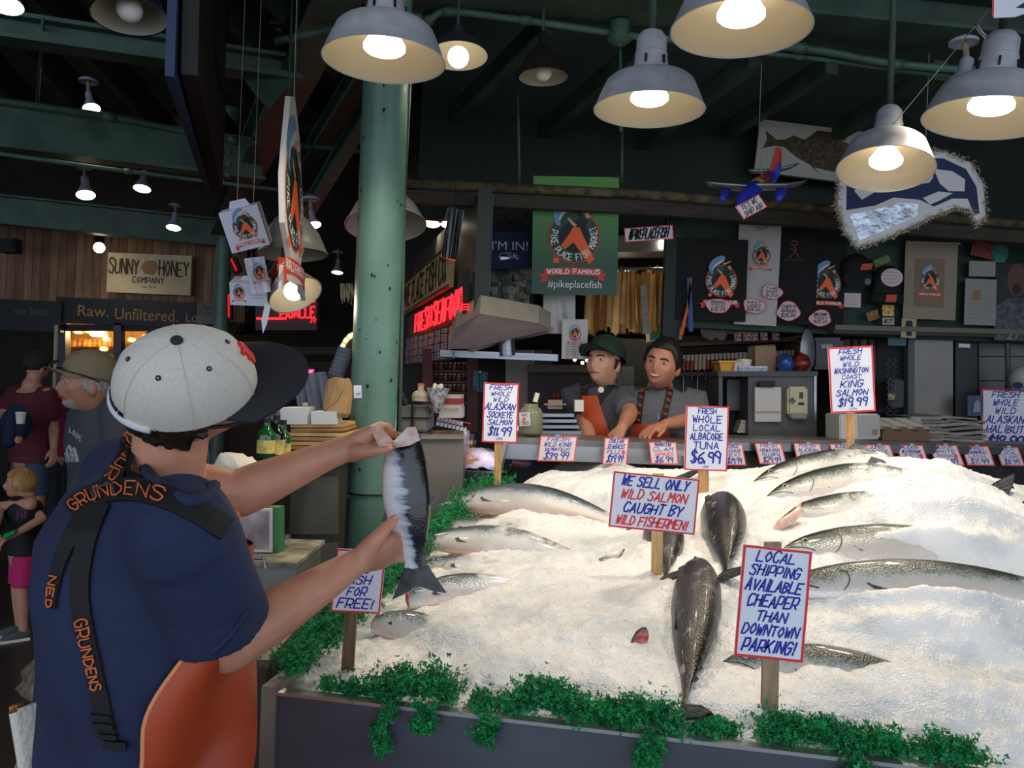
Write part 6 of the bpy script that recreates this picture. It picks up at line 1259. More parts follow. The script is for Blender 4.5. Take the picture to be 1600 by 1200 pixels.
pb(r, 'body', 392, 838, 92, 92, 2.4, .04, GRN, 0, -8); pb(r, 'picture_frame', 384, 828, 84, 68, 2.39, .02, mat('frame_pale', '#c3c4c0', .4), 0, -8); pb(r, 'picture', 383, 828, 76, 60, 2.384, .02, mat('market_photo', '#b9a8a4', .4, col2='#3a2c30', vscale=9), 0, -8); pb(r, 'riser', 372, 768, 52, 56, 2.42, .1, mat('riser_dark', '#3a3630', .6)); pb(r, 'orange_base', 392, 880, 98, 9, 2.37, .14, mat('base_orange', '#b85a2a', .5), 0, -8)
r = T('mason_jar', 'clear ridged jar right of the photo stand', 'jar', 444, 868, 2.5); mb = MB(); mb.lathe([(.016, 0), (.019, .006), (.019, .05), (.016, .055), (.016, .06)], 16, M.Translation(P(444, 868, 2.5)), True); mb.build('glass', mat('jar_clear', '#8f938c', .1, alpha=.6), r, smooth=True); mb = MB(); mb.lathe([(.018, .058), (.018, .066), (0, .066)], 16, M.Translation(P(444, 868, 2.5))); mb.build('lid', STEEL, r)
r = T('low_box', 'grey equipment box against the ice tray left side', 'box', 410, 1080, 1.95); p = P(405, 1000, 1.95); mb = MB(); mb.box((p.x, p.y, p.z/2), (.13, .3, p.z)); mb.build('body', mat('olive_box', '#4c4d44', .5, .3), r); mb = MB(); mb.box((p.x, p.y, p.z), (.14, .31, .015)); mb.build('lid', mat('olive_lid', '#6a6a60', .5, .3), r)
# ================================================================ inside the stall
SHW = mat('shelf_brown', '#4a3424', .65, var=.2)
r = T('ceiling_fixture', 'white boxed light fixture inside the stall opening', 'light fixture', 1010, 392, 5.3); pb(r, 'housing', 1000, 380, 110, 26, 5.3, .3, mat('fixture_white', '#8f8f88', .6), 1.5); pb(r, 'lit_panel', 1042, 381, 24, 13, 5.28, .02, mat('fluoro', '#f4f6e8', emit=7., ecol='#f2f4e0'), 1.5)
lamp_light(P(1042, 392, 5.25), 5, r, (1, .95, .8), .1)
r = T('fluorescent_tube', 'bright fluorescent lamp behind the hanging tan sheets', 'light fixture', 965, 428, 5.6); mb = MB(); mb.limb([P(945, 427, 5.6), P(984, 428, 5.6)], .016, 10); mb.build('tube', mat('fluoro', '#f4f6e8', emit=7.), r, smooth=True); pb(r, 'reflector', 965, 420, 60, 5, 5.58, .1, mat('fixture_white', '#8f8f88', .6)); mb = MB(); tp = P(965, 420, 5.6); mb.tube([tp, V((tp.x, tp.y, 4.5))], .004, 5); mb.build('hanger', STEEL, r); lamp_light(P(975, 436, 5.55), 22, r, (1, .85, .6), .1)
r = T('hashtag_sign', 'white red-edged paper sign with a black hand-lettered hashtag', 'sign', 1014, 378, 4.5); card(r, FR(1014, 365, 4.5, 4), 76, 22, [('#PIKEPLACEFISH', 1, INK_K, .95)], S(4.5), bw=1.3, paper=TAGP, slant=.3)
for x_ in (985, 1045): mb = MB(); mb.tube([P(x_, 357, 4.5), P(x_, 325, 4.5)], .002, 5); mb.build('string', INK_K, r)
TAN = [mat('tan_skin%d' % i, c, .55, var=.3, vscale=14, stretch=(1, 1, .3), sss=.2) for i, c in enumerate(('#c9a05a', '#b58a48', '#d8b87a', '#9a7038'))]; rn = random.Random(9)
for k in range(20):
    x = 921 + k*7.1; h_ = rn.uniform(78, 100); wv = rn.uniform(11, 16); Y = 5.15 + rn.uniform(-.08, .1); s = S(Y); top = 424 + rn.uniform(-4, 4); o = T('tan_sheet', '%s dried tan fish skin from the left in the lit row' % ORD[k], 'hanging skin', x, top + h_, Y, 'dried tan skins hanging in a row'); mx = FR(x, top + h_/2, Y, rn.uniform(-4, 4), rn.uniform(-50, 50))
    mb = MB(); n = 10
    def fsk(u, v, d): 
        rag = (rn2.random() - .5)*8 if v < .01 else 0
        return mx @ V(((u - .5)*wv*s*(1.2 - .3*v), ((v - .5)*h_ + rag)*s, .012*math.sin(u*7 + k) + d))
    rn2 = random.Random(k); mb.grid(lambda u, v: fsk(u, v, 0), 6, n); mb.grid(lambda u, v: fsk(1 - u, v, -.006), 6, n); mb.build('skin', TAN[k % 4], o, smooth=True)
    mb = MB(); mb.tube([mx @ V((0, h_*.48*s, 0)), mx @ V((0, h_*.56*s, .01))], .004, 5); mb.build('hook', STEEL, o)
r = T('hanging_rod', 'thin rod carrying the dried tan skins', 'rod', 990, 420, 5.15); mb = MB(); mb.tube([P(910, 419, 5.15), P(1064, 420, 5.15)], .008, 8); mb.build('rod', STEEL, r); mb = MB(); mb.tube([P(930, 419, 5.15), P(930, 390, 5.15)], .004, 6); mb.tube([P(1050, 420, 5.15), P(1050, 392, 5.15)], .004, 6); mb.build('hangers', STEEL, r)
r = T('price_strip', 'long white paper strip hanging in front of the tan skins', 'price tag', 1006, 520, 5.0); s = S(5.); mx = FR(1007, 484, 5.0, 4); mb = MB(); mb.plate(sc([(-5, -38), (6, -38), (5, 38), (-4, 38)], s), mx, 0, .003); mb.build('strip', mat('dim_paper2', '#a5a294', .7), r); mb = MB(); mb.tube([mx @ V((0, 38*s, 0)), P(1009, 420, 5.14)], .0015, 4); mb.build('string', INK_K, r); scrib(r, mx @ M.Rotation(math.pi/2, 4, 'Z') @ M.Translation((0, 0, .002)), s, 70, 8, 3, INK_K, 5)
r = T('plastic_roll', 'translucent white plastic bag roll hanging below the banner', 'bags', 872, 520, 4.7); s = S(4.7); cloth('sheet', FR(874, 488, 4.7), 50*s, 66*s, mat('milky_plastic', '#b3b1ab', .3, sss=.2), r, .015, th=.05); mb = MB(); mb.tube([P(845, 458, 4.68), P(902, 458, 4.68)], .01, 8); mb.build('rod', STEEL, r)
r = T('printed_bag', 'white printed shopping bag with red emblem left of the green-capped worker', 'bag', 900, 562, 4.65); s = S(4.65); mx = FR(898, 530, 4.65, -1); cloth('bag', mx, 40*s, 62*s, mat('milky_plastic', '#b3b1ab', .3), r, .006, th=.02); emblem(mx @ M.Translation((0, 8*s, .012)), 9*s, r); scrib(r, mx @ M.Translation((0, -16*s, .012)), s, 32, 20, 5, INK_K, 7)
r = T('bag_hook_rail', 'steel rail under the opening, left of the shelves', 'rail', 880, 500, 4.75); mb = MB(); mb.tube([P(842, 456, 4.72), P(925, 460, 4.72)], .008, 8); mb.build('rail', STEEL, r); mb = MB(); mb.tube([P(860, 456, 4.72), P(860, 420, 4.72)], .005, 6); mb.build('drop', STEEL, r)
r = T('blue_red_ties', 'striped blue and orange straps hanging by the post', 'straps', 1075, 500, 4.7); s = S(4.7)
for q, m in (([(-2, 44), (3, 44), (7, 0), (8, -40), (1, -40), (0, 0)], mat('strap_blue', '#2c4a8a', .6)), ([(3, 44), (6, 44), (2, 0), (-8, -46), (-14, -46), (-2, 0)], mat('strap_orange', '#c0562a', .6))): mb = MB(); mb.plate(sc(q, s), FR(1075, 478, 4.7), 0, .004); mb.build('strap', m, r)
# shelves with cans
r = T('can_shelf', 'two-tier brown shelf carrying red cans on the right', 'shelf', 1155, 590, 5.35)
for y in (534, 583): pb(r, 'board', 1155, y, 220, 6, 5.2, .3, SHW, 2.5 if y == 534 else 1)
pb(r, 'back', 1155, 555, 220, 60, 5.52, .02, mat('shelf_back', '#241c16', .7)); pb(r, 'upright', 1252, 555, 7, 62, 5.2, .3, mat('shelf_end', '#6a5a3c', .6))
CANM = [mat('can_red', '#8e2f28', .4), mat('can_cream', '#a89c84', .4), mat('can_dark', '#4a1c1a', .4)]
for k in range(30):
    x = 1062 + k*6.3; y = 579 - (x - 1062)*.045; o = T('tin_can', '%s tin can from the %s on the middle stall shelf' % (ORD[k] if k < 15 else ORD[29 - k], 'left' if k < 15 else 'right'), 'can', x, y, 5.3, 'red tins on the stall shelf'); H = 24*S(5.3); mx = M.Translation(P(x, y, 5.3)); mb = MB(); mb.lathe([(.0125, 0), (.0125, H*.62)], 10, mx, True); mb.build('tin', CANM[(k // 4) % 3 if k % 7 else 0], o, smooth=True, auto=40); mb = MB(); mb.lathe([(.0128, H*.62), (.0128, H), (0, H)], 10, mx); mb.build('top_band', CANM[1], o, smooth=True, auto=40)
for k, (x, w_, c, lb) in enumerate(((1140, 26, '#5a6a4a', 'green and white packets left on the top shelf'), (1160, 24, '#c9a22e', 'yellow packets on the top shelf'), (1186, 26, '#d0ac34', 'brighter yellow packets right on the top shelf'))):
    o = T('packet_row', lb, 'packets', x, 520, 5.15); 
    for q in range(4): pb(o, 'packet', x - w_/2 + 3 + q*w_/4, 516 - k, w_/4 - .8, 11, 5.12, .08, mat('packet%d' % k, c, .5, var=.3, vscale=50), 2)
o = T('green_bumper_sign', 'green sign strip reading that we are 12', 'sign', 1230, 520, 5.05); pb(o, 'strip', 1232, 514, 44, 12, 5.05, .005, mat('bumper_green', '#3f6a34', .6), -4); txt(o, 1232, 514, 38, 7, 5.045, 'WE ARE 12', mat('dim_white', '#8c8e90', .6), -4)
for k, x in enumerate((1153, 1167, 1179, 1194, 1212)):
    o = T('shelf_tag', ('first', 'second', 'third', 'fourth', 'fifth')[k] + ' white price tag from the left on the shelf edge', 'price tag', x, 534, 5.1, 'white tags on the shelf edge'); card(o, FR(x, 526 - k*.4, 5.1, 3), 11, 14, [('HOT', 1, INK_K, .8), ('$7.99', 1.2, INK_K, .9)], S(5.1), bw=.8, paper=TAGP)
o = T('cardboard_clutter', 'pale crumpled bags drooping off the shelf end', 'bags', 1110, 535, 5.1); rn = random.Random(3)
for k in range(4): c = P(1102 + k*8, 515 + rn.uniform(0, 14), 5.1); mb = MB(); mb.ball(c, (.035, .03, .04), 10, 7); mb.v = [v + V((noise.noise(v*30), 0, noise.noise(v*30 + V((5, 0, 0)))))*.012 for v in mb.v]; mb.build('bag', mat('dusty_bag', '#7d766a', .8), o, smooth=True)
o = T('green_carton', 'green and white printed carton below the tan skins', 'carton', 1038, 530, 5.2); pb(o, 'box', 1040, 520, 50, 24, 5.2, .15, mat('carton_white2', '#b3b5a8', .6), 4); pb(o, 'label', 1034, 523, 34, 14, 5.19, .14, mat('label_green', '#2f7a5a', .6), 4)
o = T('hook_rail_back', 'row of hooks and hoses on the back wall behind the workers', 'hose rail', 1095, 640, 5.5)
for x in (1068, 1090, 1112): mb = MB(); mb.tube(catmull([P(x, 690, 5.4), P(x, 600, 5.4), P(x + 4, 572, 5.4), P(x + 12, 580, 5.4), P(x + 13, 596, 5.4)], 4), .007, 8); mb.build('hose', STEEL, o, smooth=True)
pb(o, 'splash_panel', 1090, 640, 110, 110, 5.48, .03, mat('splash_grey', '#5a5a54', .5))
# grey cabinet with paper and dispenser
r = T('steel_locker', 'dark grey steel cabinet with an open left bay right of the workers', 'cabinet', 1200, 690, 4.7); LK = mat('locker_grey', '#4a4b4c', .5, .3, var=.12)
pb(r, 'right_panel', 1222, 638, 106, 104, 4.65, .3, LK); pb(r, 'top', 1200, 584, 156, 8, 4.63, .34, mat('locker_top', '#3a3b3d', .5)); pb(r, 'left_post', 1126, 638, 6, 104, 4.65, .3, LK); pb(r, 'bay_back', 1147, 638, 40, 104, 4.92, .02, mat('locker_in', '#2a2c2e', .5)); pb(r, 'bay_floor', 1147, 688, 40, 4, 4.66, .28, LK); pb(r, 'bright_edge', 1274, 640, 4, 106, 4.64, .02, STEEL)
r = T('bay_box', 'grey translucent sheet inside the open cabinet bay', 'sheet', 1152, 640, 4.85); pb(r, 'sheet', 1152, 616, 32, 46, 4.82, .02, mat('bay_grey', '#4f5357', .4), 0, bev=.004); pb(r, 'lip', 1152, 640, 34, 3, 4.81, .03, LK)
r = T('paper_stack', 'small stack of white papers at the bottom of the cabinet bay', 'papers', 1160, 675, 4.7)
for k in range(4): pb(r, 'sheaf', 1160 + k, 674 - k*5, 16 - k*2, 4.5, 4.7, .1, mat('dim_paper2', '#a5a294', .7), k)
r = T('paper_roll_hung', 'white paper towel pad hanging on the grey cabinet door', 'paper', 1200, 660, 4.6); s = S(4.6); cloth('pad', FR(1200, 632, 4.62), 41*s, 54*s, mat('paper_towel', '#b3b1b0', .8), r, .004, th=.03); pb(r, 'clip', 1199, 600, 26, 10, 4.6, .03, BLACK, bev=.005); pb(r, 'fold_line', 1200, 643, 40, 1, 4.607, .004, mat('dim_paper', '#8e8c86', .7))
r = T('soap_dispenser', 'cream wall soap dispenser with a black window', 'dispenser', 1247, 655, 4.62); CRM = mat('dispenser_cream', '#a8a183', .4)
pb(r, 'body', 1247, 627, 32, 46, 4.6, .09, CRM, 0, bev=.012); pb(r, 'lower_lip', 1249, 650, 26, 10, 4.59, .08, mat('dispenser_grey', '#7d7a70', .5), 0, bev=.008); pb(r, 'window', 1252, 631, 9, 4, 4.598, .002, BLACK); pb(r, 'drop_mark', 1252, 618, 6, 10, 4.598, .002, mat('mark_dark', '#4a2f20', .6)); pb(r, 'logo_mark', 1238, 626, 8, 9, 4.598, .002, mat('mark_grey', '#55564a', .6), 40)
# on top of the cabinet
r = T('yellow_bin', 'yellow plastic bin on the grey cabinet', 'bin', 1139, 581, 4.75); s = S(4.7); mx = FR(1139, 574, 4.7); mb = MB(); mb.hexa([mx @ V((x*s, y*s, 0)) for x, y in ((-12, -9), (12, -9), (15, 9), (-15, 9))], [mx @ V((x*s, y*s, -.15)) for x, y in ((-12, -9), (12, -9), (15, 9), (-15, 9))]); mb.build('body', mat('bin_yellow', '#c98a1e', .5), r); pb(r, 'rim', 1139, 565, 32, 3, 4.69, .17, mat('bin_yellow2', '#d89a2a', .5))
r = T('white_tub', 'white tub with a cloth over its side on the cabinet', 'tub', 1162, 582, 4.72); mb = MB(); mb.lathe([(.036, 0), (.042, .075), (.044, .078), (.044, .085), (.038, .085)], 20, M.Translation(P(1162, 584, 4.75)), True); mb.build('tub', WHITE, r, smooth=True, auto=40); mb = MB(); s = S(4.68); mb.plate(sc([(-6, 10), (6, 12), (2, -10), (-10, -12)], s), FR(1154, 577, 4.68), 0, .004); mb.build('cloth', mat('dull_carton', '#b3ada4', .6), r)
r = T('blue_box', 'flat blue and white printed box on the cabinet', 'box', 1178, 582, 4.66); pb(r, 'box', 1177, 577, 44, 10, 4.66, .1, mat('box_blue', '#5a7aa4', .5, col2='#b3bac4', vscale=30), -1); pb(r, 'lid_seam', 1177, 573.5, 44.5, 1.2, 4.655, .1, WHITE, -1)
r = T('tall_carton', 'plain tall cardboard box on the cabinet', 'carton', 1196, 582, 4.8); pb(r, 'box', 1196, 562, 32, 42, 4.8, .15, mat('card_tan', '#8a735a', .7)); pb(r, 'flap', 1196, 540, 30, 2, 4.82, .12, mat('card_tan2', '#6e5a44', .7), 2)
r = T('blue_snack_bag', 'shiny blue bag and dark red packet on the cabinet', 'bag', 1235, 582, 4.72); 
for x, w_, m in ((1228, 26, mat('foil_blue', '#274a8a', .25, var=.4, vscale=40)), (1251, 24, mat('foil_dark', '#2a1616', .3, col2='#8a2a22', vscale=40))): c = P(x, 568, 4.72); mb = MB(); mb.ball(c, (w_/2*S(4.7), .05, 15*S(4.7)), 14, 9); mb.v = [v + V((noise.noise(v*28), 0, noise.noise(v*28 + V((7, 0, 0)))))*.028 for v in mb.v]; mb.build('bag', m, r, smooth=True)
r = T('black_scale', 'black weighing scale head with pale dish on the cabinet end', 'scale', 1285, 585, 4.9); pb(r, 'head', 1295, 552, 50, 50, 4.85, .15, mat('scale_black', '#14161a', .35), 0, bev=.02); pb(r, 'label', 1292, 541, 18, 6, 4.845, .004, mat('dim_white', '#8c8e90', .6), 3); mb = MB(); mb.lathe([(0, .02), (.06, .015), (.085, 0)], 20, FR(1262, 548, 4.75, 0, 30) @ M.Diagonal((.75, 1.5, 1, 1))); mb.build('dish', mat('scale_dish', '#7d8288', .3, .4), r, smooth=True)
# left part of the opening
r = T('back_panel_tan', 'flat tan wall panel behind the tip jar', 'panel', 812, 650, 5.2); pb(r, 'panel', 812, 612, 44, 130, 5.2, .03, mat('tan_panel', '#6d645a', .6)); pb(r, 'edge', 833, 612, 3, 130, 5.19, .04, mat('tan_edge', '#8a8174', .6)); pb(r, 'extension', 848, 612, 30, 130, 5.21, .03, mat('tan_dark', '#2f2a26', .6)); pb(r, 'lower_panel', 812, 830, 44, 310, 5.2, .03, mat('tan_panel', '#6d645a', .6))
r = T('red_door_frame', 'dark red wooden doorway with shelves left of the tip jar', 'doorway', 710, 660, 5.6)
for x in (668, 738): pb(r, 'jamb', x, 610, 16, 130, 5.5, .1, mat('door_red', '#4a1c1a', .6, var=.2))
for k in range(4): pb(r, 'shelf', 705, 580 + k*17, 54, 2.5, 5.6, .2, mat('shelf_dim', '#5a4030', .6))
rn = random.Random(14)
for k in range(24):
    x = 682 + (k % 8)*7; y = 578 + (k // 8)*17; o = T('preserve_jar', '%s little jar from the left on the %s shelf inside the red doorway' % (ORD[k % 8], ('top', 'middle', 'lowest')[k // 8]), 'jar', x, y, 5.55, 'preserve jars inside the red doorway'); mx = M.Translation(P(x, y, 5.62)); mb = MB(); mb.lathe([(.012, 0), (.013, .035), (.009, .042)], 8, mx, True); mb.build('jar', mat('preserve%d' % (k % 3), ('#6a2a1e', '#8a5a34', '#3c2018')[k % 3], .3), o, smooth=True); mb = MB(); mb.lathe([(.011, .042), (.011, .052), (0, .052)], 8, mx); mb.build('lid', mat('jar_lid', '#a89878', .5), o)
for k, (x, y, lb) in enumerate(((750, 596, 'teal paper pinned left of the sockeye sign'), (846, 598, 'teal paper pinned right of the tip jar'))):
    YT = (5.46, 5.17)[k]; o = T('teal_paper', lb, 'paper', x, y + 18, YT); cloth('sheet', FR(x, y, YT, -4), 24*S(5.1), 34*S(5.1), mat('teal_paper', '#1f5a62', .5, var=.3, vscale=30), o, .01); pb(o, 'pin', x, y - 15, 3, 3, YT - .02, .03, STEEL)
r = T('tip_jar', 'cloudy plastic tip jar with a white taped note', 'jar', 828, 676, 3.8); mb = MB(); s = S(3.8); p = P(828, 678, 3.85); mb.lathe([(.055, 0), (.06, .01), (.06, .1), (.045, .125), (.035, .13), (.035, .145)], 20, M.Translation(p), True); mb.build('jar', mat('cloudy_plastic', '#8a8c74', .25, alpha=.75), r, smooth=True); pb(r, 'note', 820, 655, 17, 21, 3.78, .002, TAGP, 2); hand(r, 820, 648, 10, 4, 3.777, 'WE', INK_K); hand(r, 820, 661, 12, 5, 3.777, 'TIPS', INK_K); mb = MB(); mb.plate(sc(ell(2.2, 2.2, 12), s), FR(819, 654.5, 3.777), 0, .002); mb.build('heart', INK_R, r)
mb = MB(); mb.tube([P(836, 628, 3.85), P(840, 614, 3.85)], .012, 8); mb.build('pump', WHITE, r)
r = T('steel_trays', 'stack of steel trays and wrapped rolls left of the first worker', 'trays', 880, 680, 4.2)
for k in range(4): pb(r, 'tray', 878 - k*2, 676 - k*9, 62 - k*4, 5, 4.15 + .03*k, .25, STEEL)
pb(r, 'wrapped_roll', 868, 632, 34, 14, 4.3, .1, mat('roll_tan', '#8a7a66', .6), 0, bev=.02); pb(r, 'white_carton', 905, 634, 14, 18, 4.3, .1, WHITE)
for k, (x, y) in enumerate(((898, 562), (910, 567), (917, 563))):
    o = T('tiny_lamp', ('left', 'lower middle', 'right')[k] + ' tiny glowing lamp beside the green-capped worker', 'bulb', x, y, 5.0, 'tiny lamps under the stall counter'); mb = MB(); mb.ball(P(x, y, 5.0), .011, 10, 6); mb.build('glow', BULB, o, smooth=True); mb = MB(); mb.tube([P(x, y, 5.0), P(x, 570, 5.12)], .004, 6); mb.build('holder', BLACK, o)
r = T('back_bar', 'dark counter with red jars behind the green-capped worker', 'counter', 880, 640, 5.2); pb(r, 'counter', 880, 576, 110, 12, 5.1, .3, mat('bar_brown', '#3c2c20', .6)); pb(r, 'body', 880, 780, 110, 396, 5.15, .25, mat('bar_dark', '#1f1a18', .7))
for k in range(8): x = 866 + k*6; mb = MB(); mb.lathe([(.012, 0), (.012, .05), (0, .05)], 8, M.Translation(P(x, 625, 5.1)), True); mb.build('red_jar', mat('preserve0', '#6a2a1e', .3), r, smooth=True)
r = T('notice_board', 'grey printed notice between the two workers', 'notice', 972, 600, 5.3); wallbox('wall_partition', P(925, 640, 5.62), P(1140, 640, 5.62), 0, 1.95, .06, mat('partition_dark', '#262623', .7, var=.3)); pb(r, 'sheet', 977, 590, 26, 34, 5.6, .01, mat('grey_notice', '#5c5e60', .7)); scrib(r, FR(977, 590, 5.595), S(5.6), 22, 28, 6, INK_K, 8); pb(r, 'red_card', 966, 569, 20, 9, 5.6, .01, mat('dim_red', '#5a1c1c', .6))
# right: doors, phone, boxes on the counter
r = T('red_shelf', 'dark red shelf edge with hanging paper rolls', 'shelf', 1345, 525, 5.1); pb(r, 'edge', 1347, 520, 80, 10, 5.1, .2, mat('shelf_red', '#6a1820', .6), -1)
for k in range(5): x = 1322 + k*13; mb = MB(); a_ = P(x, 530, 5.15); b_ = P(x + 2, 625 - 12*(k % 2), 5.15); mb.tube([a_, a_.lerp(b_, .5) + V((.01, 0, 0)), b_], .024, 10); mb.build('paper_roll', mat('roll_grey%d' % (k % 2), ('#6a6458', '#57524a')[k % 2], .7, var=.15, vscale=12), r, smooth=True)
r = T('wall_phone', 'black wall phone with coiled cord and blue note', 'phone', 1400, 600, 5.0); pb(r, 'base', 1402, 615, 22, 44, 5.0, .06, mat('phone_black', '#151618', .4), 0, bev=.008); pb(r, 'handset', 1393, 612, 8, 44, 4.96, .04, mat('phone_black', '#151618', .4), 0, bev=.01); pb(r, 'label', 1393, 620, 10, 10, 4.955, .004, mat('phone_label', '#a08f6a', .6)); pb(r, 'blue_note', 1402, 530, 28, 20, 5.0, .004, mat('note_blue', '#4a6a72', .6), -3)
for x in (1388, 1398): mb = MB(); mb.tube([P(x + 3*math.sin(i*.9), 560 + i*1.4, 4.95) + V((0, .01*math.cos(i*.9), 0)) for i in range(66)], .0025, 5); mb.build('coiled_cord', mat('cord_grey', '#55565a', .4), r)
pb(r, 'dark_recess', 1400, 580, 60, 130, 5.12, .03, mat('recess', '#15171a', .7))
r = T('door_1', None, None, 1458, 690, 5.0); r['kind'] = 'structure'; pb(r, 'leaf', 1458, 612, 62, 172, 5.05, .05, mat('fridge_steel', '#6f6a64', .4, .5, var=.1, vscale=3)); pb(r, 'jamb', 1424, 612, 10, 172, 5.04, .06, mat('jamb_grey', '#4f5154', .5))
r = T('door_2', None, None, 1510, 690, 5.1); r['kind'] = 'structure'; pb(r, 'leaf', 1510, 612, 34, 164, 5.12, .05, mat('dark_door', '#2b2f2f', .5)); pb(r, 'handle_plate', 1507, 540, 18, 6, 5.11, .01, STEEL, -3)
r = T('wall_tiles', None, None, 1570, 690, 5.15); r['kind'] = 'structure'; TIL = mat('grey_tile', '#6b6d68', .4)
for j in range(4):
    for i in range(3): pb(r, 'tile', 1550 + i*42, 538 + j*38, 40.5, 36.5, 5.2, .02, TIL)
r = T('grey_pole', 'slim grey pole under the player poster', 'pole', 1578, 690, 5.0); mb = MB(); mb.tube([P(1574, 536, 5.05), P(1578, 690, 5.05)], .016, 10); mb.build('pole', mat('pole_grey', '#4a4c4e', .5), r); mb = MB(); mb.tube([P(1577.8, 684, 5.05), P(1578, 690, 5.05)], .03, 10); mb.build('foot', STEEL, r)
r = T('white_helmet', 'white cap with a dark badge hung above the halibut sign', 'cap', 1594, 605, 4.9); mb = MB(); mb.ball(P(1597, 592, 4.9), (.07, .07, .08), 18, 10); mb.build('crown', mat('dull_white', '#a8a39a', .6), r, smooth=True); mb = MB(); mb.plate(sc(ell(8, 5, 14), S(4.8)), FR(1590, 602, 4.82), 0, .004); mb.build('badge', NAVY, r)
r = T('batter_card', 'small blue and white card with a white silhouette', 'card', 1522, 650, 4.9); pb(r, 'prop', 1524, 668, 4, 40, 4.91, .01, BLACK); pb(r, 'card', 1524, 634, 24, 32, 4.9, .006, mat('card_blue', '#3a4a66', .5)); mb = MB(); mb.plate(sc([(-6, -12), (-4, 2), (0, 8), (5, 4), (6, -12)], S(4.9)), FR(1526, 632, 4.893), 0, .002); mb.build('silhouette', mat('dim_white', '#8c8e90', .6), r)
def onr(px): return 3.92 + (px - 1096)/624*.7 + .1
r = T('white_machine', 'small white machine box behind the king salmon sign stake', 'box', 1345, 688, onr(1345)); pb(r, 'body', 1343, 667, 62, 40, onr(1345), .2, mat('machine_white', '#a9aaa6', .5), 1, bev=.006); pb(r, 'side_grey', 1358, 666, 34, 34, onr(1345) - .003, .004, mat('machine_grey', '#8b8d90', .5), 1); pb(r, 'sticker', 1367, 675, 8, 9, onr(1345) - .005, .003, mat('sticker_dark', '#6a6a58', .6))
r = T('brown_carton', 'brown cardboard carton with plastic film on the right counter', 'carton', 1415, 690, onr(1415)); pb(r, 'box', 1415, 678, 74, 22, onr(1415), .25, mat('carton_brown', '#5e4638', .7)); Yc = onr(1415) - .01; s = S(Yc); mx = FR(1412, 662, Yc); mb = MB(); mb.grid(lambda u, v: mx @ V(((u - .5)*80*s, (v - .5)*16*s, .015*math.sin(u*20 + v*7) - .12*v)), 24, 8); mb.build('film', mat('plastic_film', '#9a9b98', .15, coat=.5), r, smooth=True)
for k in range(7):
    Yn = onr(1480) + .02; o = T('newspaper', ('lowest', 'second lowest', 'third lowest', 'middle', 'third highest', 'second highest', 'topmost')[k] + ' folded newspaper in the grey stack', 'newspaper', 1480, 690 - k*5.5, Yn, 'newspapers stacked on the right counter'); s = S(Yn); x0 = 1475 + (k % 3)*5; mx = FR(x0, 687 - k*5.6, Yn, 0)
    w_ = 128 - 4*k; mb = MB(); mb.grid(lambda u, v: mx @ V(((u - .5)*w_*s, (2.4 + 2.5*math.sin(u*5 + k)*(u > .45))*s, -.3*v)), 20, 3); mb.grid(lambda u, v: mx @ V(((u - .5)*w_*s, (-2.4 + 2.5*math.sin(u*5 + k)*(u > .45))*s + v*4.8*s, .0)), 20, 2); mb.build('folded_sheets', mat('newsprint%d' % (k % 2), ('#7d7b76', '#6a6864')[k % 2], .8, var=.15, vscale=30), o, smooth=True, auto=40)
# ================================================================ people
def remesh(mb, vox, smooth=4, fac=.5):
    me = bpy.data.meshes.new('tmp'); me.from_pydata([tuple(p) for p in mb.v], [], mb.f); ob = bpy.data.objects.new('tmp', me); COL.objects.link(ob)
    m = ob.modifiers.new('r', 'REMESH'); m.mode = 'VOXEL'; m.voxel_size = vox
    if smooth: k = ob.modifiers.new('s', 'SMOOTH'); k.iterations = smooth; k.factor = fac
    dg = bpy.context.evaluated_depsgraph_get(); ev = ob.evaluated_get(dg); e = ev.to_mesh()
    out = MB(); out.v = [v.co.copy() for v in e.vertices]; out.f = [tuple(p.vertices) for p in e.polygons]; out.mi = [0]*len(out.f)
    ev.to_mesh_clear(); bpy.data.objects.remove(ob); bpy.data.meshes.remove(me); return out
def g2(x, y, z, cx, cy, cz, s): return math.exp(-((x - cx)**2 + (y - cy)**2 + (z - cz)**2)/(s*s))
def headframe(c, Fd, U): 
    U = V(U).normalized(); Fd = V(Fd); Fd = (Fd - U*Fd.dot(U)).normalized(); X = Fd.cross(U)
    m = M((X, Fd, U)).transposed().to_4x4(); m.translation = V(c); return m
def headpt(d, k=1., smile=0.):
    x, y, z = d; a = abs(x)
    r = 1/math.sqrt((x/.076)**2 + (y/.098)**2 + (z/.118)**2)
    if z < 0: r *= 1 - .13*min(1, -z)*(1 if y > 0 else .6)*(.4 + a)
    r += .004*g2(a, y, z, .3, .92, .3, .22) - .010*g2(a, y, z, .36, .9, .08, .17) + .006*g2(a, y, z, .6, .75, -.2, .25) + .014*g2(x, y, z, 0, .72, -.72, .28)
    r += .022*g2(x*1.9, y, z, 0, .98, -.2, .15) + .012*g2(x*2.2, y, z, 0, .98, -.02, .16) + .007*g2(x, y, z, 0, .9, -.46, .13) - .005*g2(x, y, z, 0, .85, -.58, .1)
    return V(d)*r*k
def add_head(mb, hm, k=1., ears=True):
    n, m = 44, 34; vs = []; fs = []
    for i in range(m + 1):
        ph = math.pi*i/m
        for j in range(n): th = 2*math.pi*j/n; vs.append(hm @ headpt((math.sin(ph)*math.cos(th), math.sin(ph)*math.sin(th), math.cos(ph)), k))
    for i in range(m):
        for j in range(n): fs.append((i*n + j, (i + 1)*n + j, (i + 1)*n + (j + 1) % n, i*n + (j + 1) % n))
    mb.add(vs, fs)
    if ears:
        for s_ in (-1, 1): mb.ball(hm @ V((s_*.076*k, -.008*k, -.012*k)), (.011*k, .017*k, .03*k), 12, 8, hm.to_3x3())
